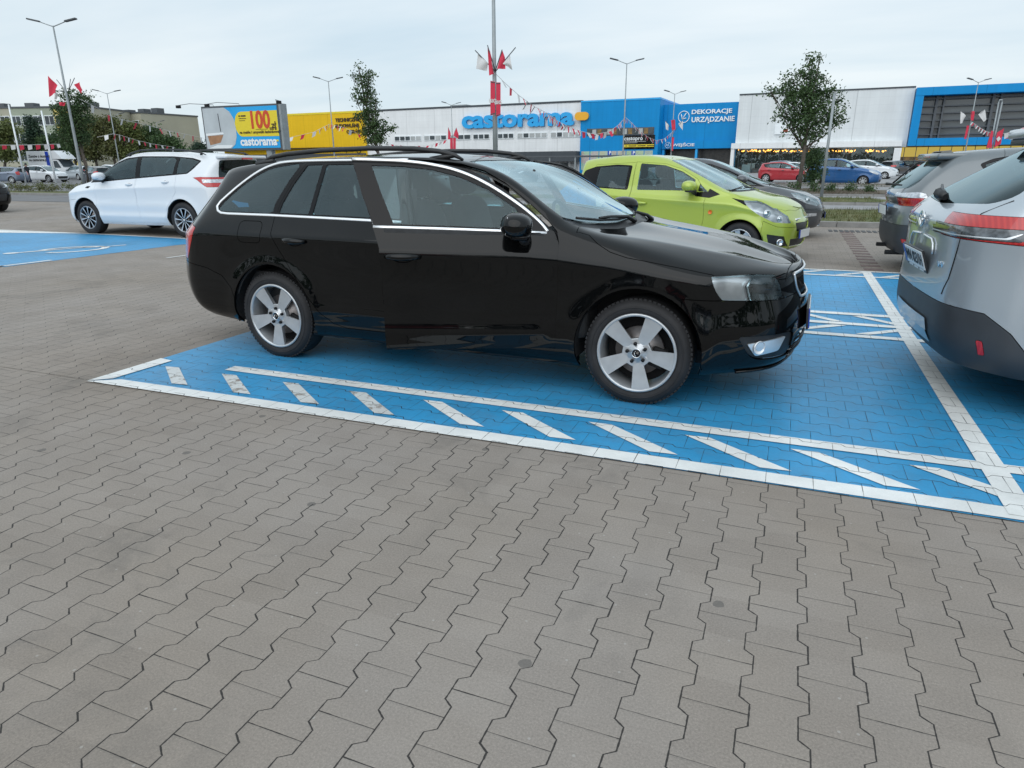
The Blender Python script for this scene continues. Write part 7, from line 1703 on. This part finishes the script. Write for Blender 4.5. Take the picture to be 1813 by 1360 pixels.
tree(bs, px_blobs(bs, 38.5, [(a_, c_, x_ * .84, z_ * .84) for a_, c_, x_, z_ in [(1437, 112, 14, 12), (1425, 128, 24, 14), (1400, 140, 16, 12), (1445, 140, 26, 16), (1385, 158, 20, 12), (1420, 160, 36, 18), (1458, 165, 30, 16), (1395, 180, 28, 16), (1435, 185, 40, 18), (1475, 195, 24, 14), (1395, 205, 24, 16), (1430, 210, 40, 18), (1470, 215, 26, 14), (1405, 228, 18, 14), (1440, 235, 30, 14), (1420, 250, 14, 10), (1366, 165, 8, 4), (1492, 212, 8, 4), (1452, 100, 7, 6), (1432, 102, 6, 6), (1362, 158, 5, 3), (1484, 178, 7, 5)]]), 3900, .125, 'broad young tree with a full round crown in front of the grey hall', seed=2, trunk_r=.13)
bs = base_at(1443, 40); tree(bs, px_blobs(bs, 40, [(1443, 272, 18, 10), (1440, 287, 20, 13), (1445, 305, 16, 12), (1438, 318, 12, 8)]), 2200, .09, 'leafy bush between the broad tree and the slim post', 'leafy_bush', seed=5, trunk_r=.04)
bs = base_at(672, 44)
tree(bs, px_blobs(bs, 44, [(634, 119, 5, 6), (640, 136, 8, 7), (627, 136, 7, 3), (653, 133, 8, 7), (648, 150, 10, 7), (631, 160, 2.5, 8), (629, 173, 3, 5), (652, 164, 10, 7), (640, 176, 8, 8), (655, 180, 8, 6), (665, 178, 5, 4), (650, 195, 9, 7), (664, 188, 5, 5), (645, 207, 12, 6), (632, 206, 7, 3), (664, 203, 9, 5), (658, 219, 14, 8), (680, 216, 6, 5), (650, 234, 12, 7), (674, 232, 10, 6), (690, 230, 8, 2.5), (697, 226, 3, 2), (668, 246, 13, 8), (654, 250, 8, 5)]), 2300, .12, 'slender young tree rising behind the estate car roof', seed=3, trunk_r=.12)
bs = base_at(152, 52)
tree(bs, px_blobs(bs, 52, [(120, 168, 14, 8), (140, 172, 18, 8), (150, 182, 16, 10), (110, 190, 16, 8), (128, 192, 26, 12), (115, 208, 20, 10), (138, 210, 24, 14), (112, 225, 16, 10), (130, 232, 24, 14), (105, 240, 12, 8), (142, 245, 20, 12), (125, 252, 20, 10), (128, 265, 12, 7)]), 4200, .13, 'dark leafy tree around the left lamp post', seed=4, trunk_r=.15)
# belt of trees in front of the flats
gp2 = 'belt of trees in front of the flat block'
random.seed(11)
belt = [(8, 85, [(0, 235, 22, 22), (18, 225, 16, 18), (10, 262, 26, 20)], 'leaf_olive', 'olive tree at the very left edge'), (60, 95, [(58, 215, 10, 18), (60, 235, 16, 18), (58, 258, 20, 18)], 'leaf_fir', 'dark pointed conifer left of the two white flagpoles'), (92, 95, [(85, 250, 22, 14), (98, 262, 20, 14)], 'leaf', 'low green tree behind the delivery truck'),
        (172, 92, [(160, 215, 22, 14), (175, 235, 26, 20), (165, 262, 24, 18)], 'leaf_brown', 'brownish tree right behind the dark leafy tree'), (205, 92, [(192, 212, 26, 10), (212, 228, 26, 18), (205, 258, 30, 20)], 'leaf_brown', 'rust tinged tree behind the twin lamp posts'),
        (240, 92, [(232, 225, 22, 14), (250, 240, 24, 16), (240, 265, 30, 16)], 'leaf_olive', 'green tree in the middle of the tree belt'), (275, 92, [(268, 232, 18, 14), (285, 248, 22, 14), (275, 268, 26, 14)], 'leaf', 'green tree left of the slope of the belt'), (308, 92, [(300, 250, 18, 12), (315, 262, 14, 10), (300, 272, 22, 8)], 'leaf', 'low tree at the right end of the belt'),
        (355, 120, [(352, 256, 12, 8), (362, 264, 16, 8), (345, 268, 14, 6)], 'leaf_fir', 'small dark tree left of the billboard'), (135, 95, [(128, 240, 24, 22), (140, 262, 26, 18)], 'leaf', 'deep green tree hidden behind the left lamp post')]
for i, (px, D, L_, m_, lb) in enumerate(belt):
    bs = base_at(px, D); tree(bs, px_blobs(bs, D, [(a, c_ + 5, rx * .78, ry * .78) for a, c_, rx, ry in L_]), 2600, .27, lb, 'belt_tree', m_, .2, gp2, seed=30 + i)
# flat block
M['render_beige'] = simple('render_beige', (.40, .385, .30), .8, var=.06, scale=.3); M['render_green'] = simple('render_green', (.33, .37, .29), .8, var=.06, scale=.3); M['render_yellow'] = simple('render_yellow', (.55, .45, .14), .8, var=.06, scale=.3)
def flats(pxa, Da, pxb, Db, ytop_px, label, bands, cols, rows):
    A_, B_ = AT(pxa, 290, Da), AT(pxb, 290, Db); d = B_ - A_; d.z = 0; L_ = d.length; e = thing('apartment_block', label, 'building', (A_.x, A_.y, 0), math.atan2(d.y, d.x)); H = AT(pxa, ytop_px, Da).z
    for i, (t0, t1, m_) in enumerate(bands):
        b = MB(m_); b.box(L_ * t0 + (.01 if i else 0), L_ * t1, 0, 12, 0, H); b.build('wall', e)
    b = MB('steel_dark'); b.box(-.1, L_ + .1, -.12, 12.1, H, H + .25); rf = b.build('roof', e)
    for t in (.1, .35, .62, .85): b = MB('steel_dark'); b.box(L_ * t, L_ * t + 1.6, 4, 5.5, H + .25, H + 1.15); b.build('chimney', rf)
    for r in range(rows):
        for c_ in range(cols):
            x = L_ * (c_ + .5) / cols; z = H - 1.9 - r * 2.8; f_ = MB('sign_white'); f_.box(x - .85, x + .85, -.06, .0, z - .75, z + .75); w_ = f_.build('window', e)
            for s_ in (-1, 1): g = MB('window_far'); g.box(x + (-.75 if s_ < 0 else .06), x + (-.06 if s_ < 0 else .75), -.1, -.06, z - .65, z + .65); g.build('pane', w_)
flats(-40, 120, 172, 118, 193, 'long pale flat block with rows of white windows on the left', [(0, .38, 'render_beige'), (.38, .72, 'render_green'), (.72, .86, 'render_yellow'), (.86, 1, 'render_beige')], 11, 4)
flats(165, 135, 263, 128, 206, 'beige end of the flat block above the tree belt', [(0, 1, 'render_beige')], 5, 4)
flats(318, 260, 350, 260, 262, 'tiny distant block right of the tree belt', [(0, 1, 'render_beige')], 4, 2)
# white flagpoles
for i, (xa, ya, xb, yb, lb) in enumerate(((19, 185, 37, 286, 'left of the two bare white flagpoles'), (74, 196, 89, 274, 'right of the two bare white flagpoles'))):
    D = 66; a = AT(xb, yb, D); t = AT(xa, ya, D); e = thing('flagpole', lb, 'flagpole', (a.x, a.y, 0)); b = MB('sign_white'); b.tube([(0, 0, 0), (0, 0, t.z)], [.09, .06], 8); b.build('pole', e)
# shrubs on the left verge
gp3 = 'low scrub along the left kerb'
random.seed(5)
for i in range(16):
    u = -52 + i * 2.2; v = 25.8 + (u + 75) * .0254; tree(Vector((u, v, .05)), [(0, 0, .28, .9, .45, .22), (.6, .1, .22, .6, .4, .18)], 420, .07, 'low brownish scrub plant in the row along the left kerb', 'scrub', 'leaf_brown', .015, gp3, seed=60 + i)
for i in range(9):
    tree(Vector((-3.5 + i * .85 + random.uniform(-.2, .2), 34.5 + random.uniform(-.5, 2), .08)), [(0, 0, .22, .3, .3, .18)], 160, .07, 'small dark plant in the bed beyond the grass', 'bed_plant', 'leaf', .01, 'small plants in the far bed', seed=90 + i)
# ================================================================= far cars
def recolor(root, old, new):
    for ch in root.children_recursive:
        if ch.type == 'MESH' and M[old].name in [m.name for m in ch.data.materials if m]:
            ch.data = ch.data.copy()
            for i, m in enumerate(ch.data.materials):
                if m == M[old]: ch.data.materials[i] = M[new]
def put_car(src, pos, deg, label, new=None, old=None, name=None, used=set()):
    if id(src) not in used: used.add(id(src)); c = src
    else: c = copy_tree(src)
    c['label'] = label
    if name: c.name = name
    c.location = pos; c.rotation_euler = (0, 0, R(deg))
    return c
hp, _, _ = build_car(hatch_spec(lv=2, style='seven', paint='p_red'), 'parked_hatchback', 'x', 'car', 'cars parked far off')
mp_, _, _ = build_car(sc(hatch_spec(lv=2, style='seven', paint='p_blue'), 1.07, 1.05, 1.12), 'parked_minivan', 'x', 'car', 'cars parked far off')
spv, _, _ = build_car(sc(suv_spec(lv=2, style='seven', paint='p_white', rails=[]), .98, 1, .96), 'parked_crossover', 'x', 'car', 'cars parked far off')
def P(px, py, half_side=0): q = G(px, py); return Vector((q.x, q.y, 0))
def at2(px, D): q = AT(px, 300, D); return Vector((q.x, q.y, 0))
FARC = [
 (hp, at2(1362, 54), -12, 'p_red', 'p_red', 'red hatchback behind the trunk of the broad tree'),
 (mp_, at2(1452, 45.5), -12, 'p_blue', 'p_blue', 'blue minivan parked right of the slim post'),
 (mp_, at2(1512, 64), -15, 'p_white', 'p_blue', 'white panel van behind the blue minivan'),
 (spv, at2(1575, 76), 60, 'p_grey', 'p_white', 'dark car half hidden behind the white van'),
 (spv, at2(1622, 80), 150, 'p_black', 'p_white', 'black off-roader standing before the lit shop front'),
 (hp, at2(1392, 66), -20, 'p_white', 'p_red', 'white car peeping over the red hatchback'),
 (mp_, at2(1372, 78), -20, 'p_steel', 'p_blue', 'dull blue van far behind the red hatchback'),
 (spv, at2(60, 70), 6, 'p_white', 'p_white', 'white crossover facing right below the delivery truck'),
 (hp, at2(28, 66), 200, 'p_steel', 'p_red', 'steel blue car seen from behind at the left edge'),
 (mp_, at2(45, 84), 20, 'p_black', 'p_blue', 'dark car behind the person on the left'),
 (hp, at2(178, 62), 160, 'p_grey', 'p_red', 'dark grey car under the left tree'),
 (spv, at2(150, 80), 170, 'p_silver', 'p_white', 'silver car farther behind the left tree'),
 (hp, at2(5, 96), 10, 'p_white', 'p_red', 'white car far back at the left edge'),
 (hp, at2(110, 100), 15, 'p_silver', 'p_red', 'pale car far back behind the truck'),
 (mp_, at2(205, 75), 172, 'p_white', 'p_blue', 'white van above the white crossover bonnet'),
 (hp, at2(786, 30), -95, 'p_white', 'p_red', 'white hatchback facing the estate car, seen through its windows'),
 (hp, at2(655, 34), -95, 'p_silver', 'p_red', 'silver car seen through the rear side window of the estate'),
 (spv, at2(420, 48), -100, 'p_white', 'p_white', 'white car roof behind the billboard post'),
 (hp, at2(940, 70), -100, 'p_black', 'p_red', 'black car near the trolley shelter'),
 (spv, at2(-22, 22) + Vector((-3.65, -.2, 0)), 4, 'p_black', 'p_white', 'dark car entering at the far left edge'),
]
for src, pos, dg, new, old, lb in FARC:
    c = put_car(src, pos, dg, lb)
    c['_new'] = new; c['_old'] = old
for c in [o for o in SC.objects if '_new' in o.keys()]:
    nw, ol = c['_new'], c['_old']; del c['_new']; del c['_old']
    if nw != ol: recolor(c, ol, nw)
# delivery truck
q = at2(52, 88); q2 = at2(128, 86); d = q2 - q; e = thing('delivery_truck', 'white box truck with lettering on its side at the left', 'truck', q, math.atan2(d.y, d.x))
k = 88 / 1194; z0, z1 = .9, AT(60, 268, 88).z; L1 = (100 - 52) * k
b = MB('p_white'); b.box(0, L1, 0, 2.2, z0, z1, bev=.04); b.build('cargo_box', e)
b = MB('eu_blue'); b.box(L1 - .5, L1 + .01, -.02, 0, z0, z1 - .05); b.build('blue_edge', e)
b = MB('p_white'); b.prism([(L1 + .05, .5), (L1 + 2.6, .5), (L1 + 2.6, 1.2), (L1 + 1.7, 1.45), (L1 + 1.1, 2.3), (L1 + .05, 2.35)], 2.0, mat=Matrix.Translation((0, .1, 0))); cb = b.build('cab', e)
b = MB('p_white'); b.prism([(L1 + .05, 2.38), (L1 + 1.9, 2.38), (L1 + 1.5, z1 - .5), (L1 + .8, z1 + .05), (L1 + .05, z1)], 2.0, mat=Matrix.Translation((0, .1, 0))); b.build('luton_head', e)
b = MB('window_far'); b.prism([(L1 + .5, 1.35), (L1 + 1.55, 1.35), (L1 + 1.05, 2.15), (L1 + .5, 2.15)], .01, mat=Matrix.Translation((0, .085, 0))); b.build('side_window', cb)
b = MB('window_far'); b.quad([(L1 + 1.74, .25, 1.47), (L1 + 1.74, 1.95, 1.47), (L1 + 1.14, 1.95, 2.28), (L1 + 1.14, .25, 2.28)]); b.build('windscreen', cb)
for s_, dz in (('Zamów z dostawą', 0), ('na castorama.pl', -.42)):
    me = text_mesh(s_, .46, 'ink', .005, .006, 1, 'LEFT'); o = put('side_lettering', me, e); o.location = (.3, -.02, z1 - .6 + dz)
for x_ in (.8, L1 + 1.9): b = MB('rubber'); b.lathe([(0, 0), (.36, 0), (.38, .03), (.38, .25), (0, .25)], 20, mat=Matrix.Translation((x_, .05, .38))); b.build('wheel', e)
b = MB('underbody'); b.box(.2, L1 + 2.4, .3, 1.9, .45, .9); b.build('chassis', e)
# parked person by the open tailgate
M['skin'] = simple('skin', (.42, .26, .2), .6); M['cloth_dark'] = simple('cloth_dark', (.02, .022, .03), .9); M['cloth_blue'] = simple('cloth_blue', (.03, .045, .09), .9)
def person(pos, label, hdg):
    J = [(0, 0, .95), (0, 0, 1.2), (0, 0, 1.42), (0, 0, 1.52), (0, .01, 1.64), (0, 0, 1.75), (-.18, 0, 1.38), (-.24, .05, 1.12), (-.20, .22, .98), (.18, 0, 1.38), (.24, .05, 1.12), (.2, .22, .98), (-.1, 0, .9), (-.12, .02, .5), (-.13, 0, .08), (-.13, .13, .03), (.1, 0, .9), (.12, -.03, .5), (.15, -.08, .08), (.15, .05, .03)]
    E = [(0, 1), (1, 2), (2, 3), (3, 4), (4, 5), (2, 6), (6, 7), (7, 8), (2, 9), (9, 10), (10, 11), (0, 12), (12, 13), (13, 14), (14, 15), (0, 16), (16, 17), (17, 18), (18, 19)]
    rad = [.15, .14, .15, .055, .10, .07, .07, .05, .035, .07, .05, .035, .1, .07, .045, .04, .1, .07, .045, .04]
    me = bpy.data.meshes.new('person'); me.from_pydata(J, E, []); o = bpy.data.objects.new('tmp', me); COL.objects.link(o)
    md = o.modifiers.new('s', 'SKIN')
    for i, v in enumerate(me.skin_vertices[0].data): v.radius = (rad[i], rad[i]); v.use_root = i == 0
    o.modifiers.new('u', 'SUBSURF').levels = 1; dg = bpy.context.evaluated_depsgraph_get(); dg.update(); m2 = bpy.data.meshes.new_from_object(o.evaluated_get(dg)); bpy.data.objects.remove(o)
    for nm in ('cloth_dark', 'cloth_blue', 'skin'): m2.materials.append(M[nm])
    for p in m2.polygons: z = p.center.z; p.material_index = 2 if z > 1.5 or (abs(p.center.x) > .17 and z < 1.03 and p.center.y > .12) else (0 if z > .93 else 1); p.use_smooth = True
    pr = put('person', m2, None, label, 'person', None, None, pos, hdg)
    b = MB('cloth_dark'); b.lathe([(0, .13), (.07, .1), (.105, .03), (.11, -.04)], 14, mat=Matrix.Translation((0, -.01, 1.69)) @ Matrix.Rotation(R(90), 4, 'X')); b.build('hair', pr)
person(at2(47, 68), 'person in dark clothes standing between the cars on the left', YAW + 1.2)

# unseen cars and tree line, added behind and beside the camera for reflections
BACK = [(hp, (-.5, -7.5), 92, 'p_red', 'p_red', 'red hatchback parked behind the camera'), (spv, (2.6, -7.6), 90, 'p_white', 'p_white', 'white crossover added behind the camera for reflections'), (hp, (-3.6, -7.4), 91, 'p_grey', 'p_red', 'grey hatchback added behind the camera for reflections'), (mp_, (-7.0, -7.6), 90, 'p_black', 'p_blue', 'black minivan added behind the camera for reflections'), (mp_, (5.8, -7.6), 90, 'p_steel', 'p_blue', 'steel blue minivan added behind the camera for reflections')]
for src, (x_, y_), dg, nw, ol, lb in BACK:
    c = put_car(src, Vector((x_, y_, 0)), dg, lb)
    if nw != ol: recolor(c, ol, nw)
rn = random.Random(77); b = MB('leaf')  # unseen tree line added to darken the reflected horizon
for i in range(2600):
    a = rn.uniform(-180, 180)
    if -40 < a < 97: continue          # the side the picture shows
    a = R(a + 90); d = rn.uniform(75, 100); x, y = d * math.cos(a), d * math.sin(a); h = (5.5 + 3 * math.sin(a * 9) + 2 * math.sin(a * 23)); z = rn.uniform(0, h)
    for q in range(5):
        p = Vector((x + rn.gauss(0, 1), y + rn.gauss(0, 1), max(.3, z + rn.gauss(0, .7)))); t_ = Vector((rn.gauss(0, 1), rn.gauss(0, 1), rn.gauss(0, 1))).normalized(); u_ = t_.cross(Vector((rn.gauss(0, 1), rn.gauss(0, 1), rn.gauss(0, 1)))).normalized(); s = rn.uniform(.4, .9)
        b.bm.faces.new([b.bm.verts.new(v) for v in (p - t_ * s, p + u_ * s, p + t_ * s, p - u_ * s)])
b.build('reflection_trees', None, False, kind='stuff')
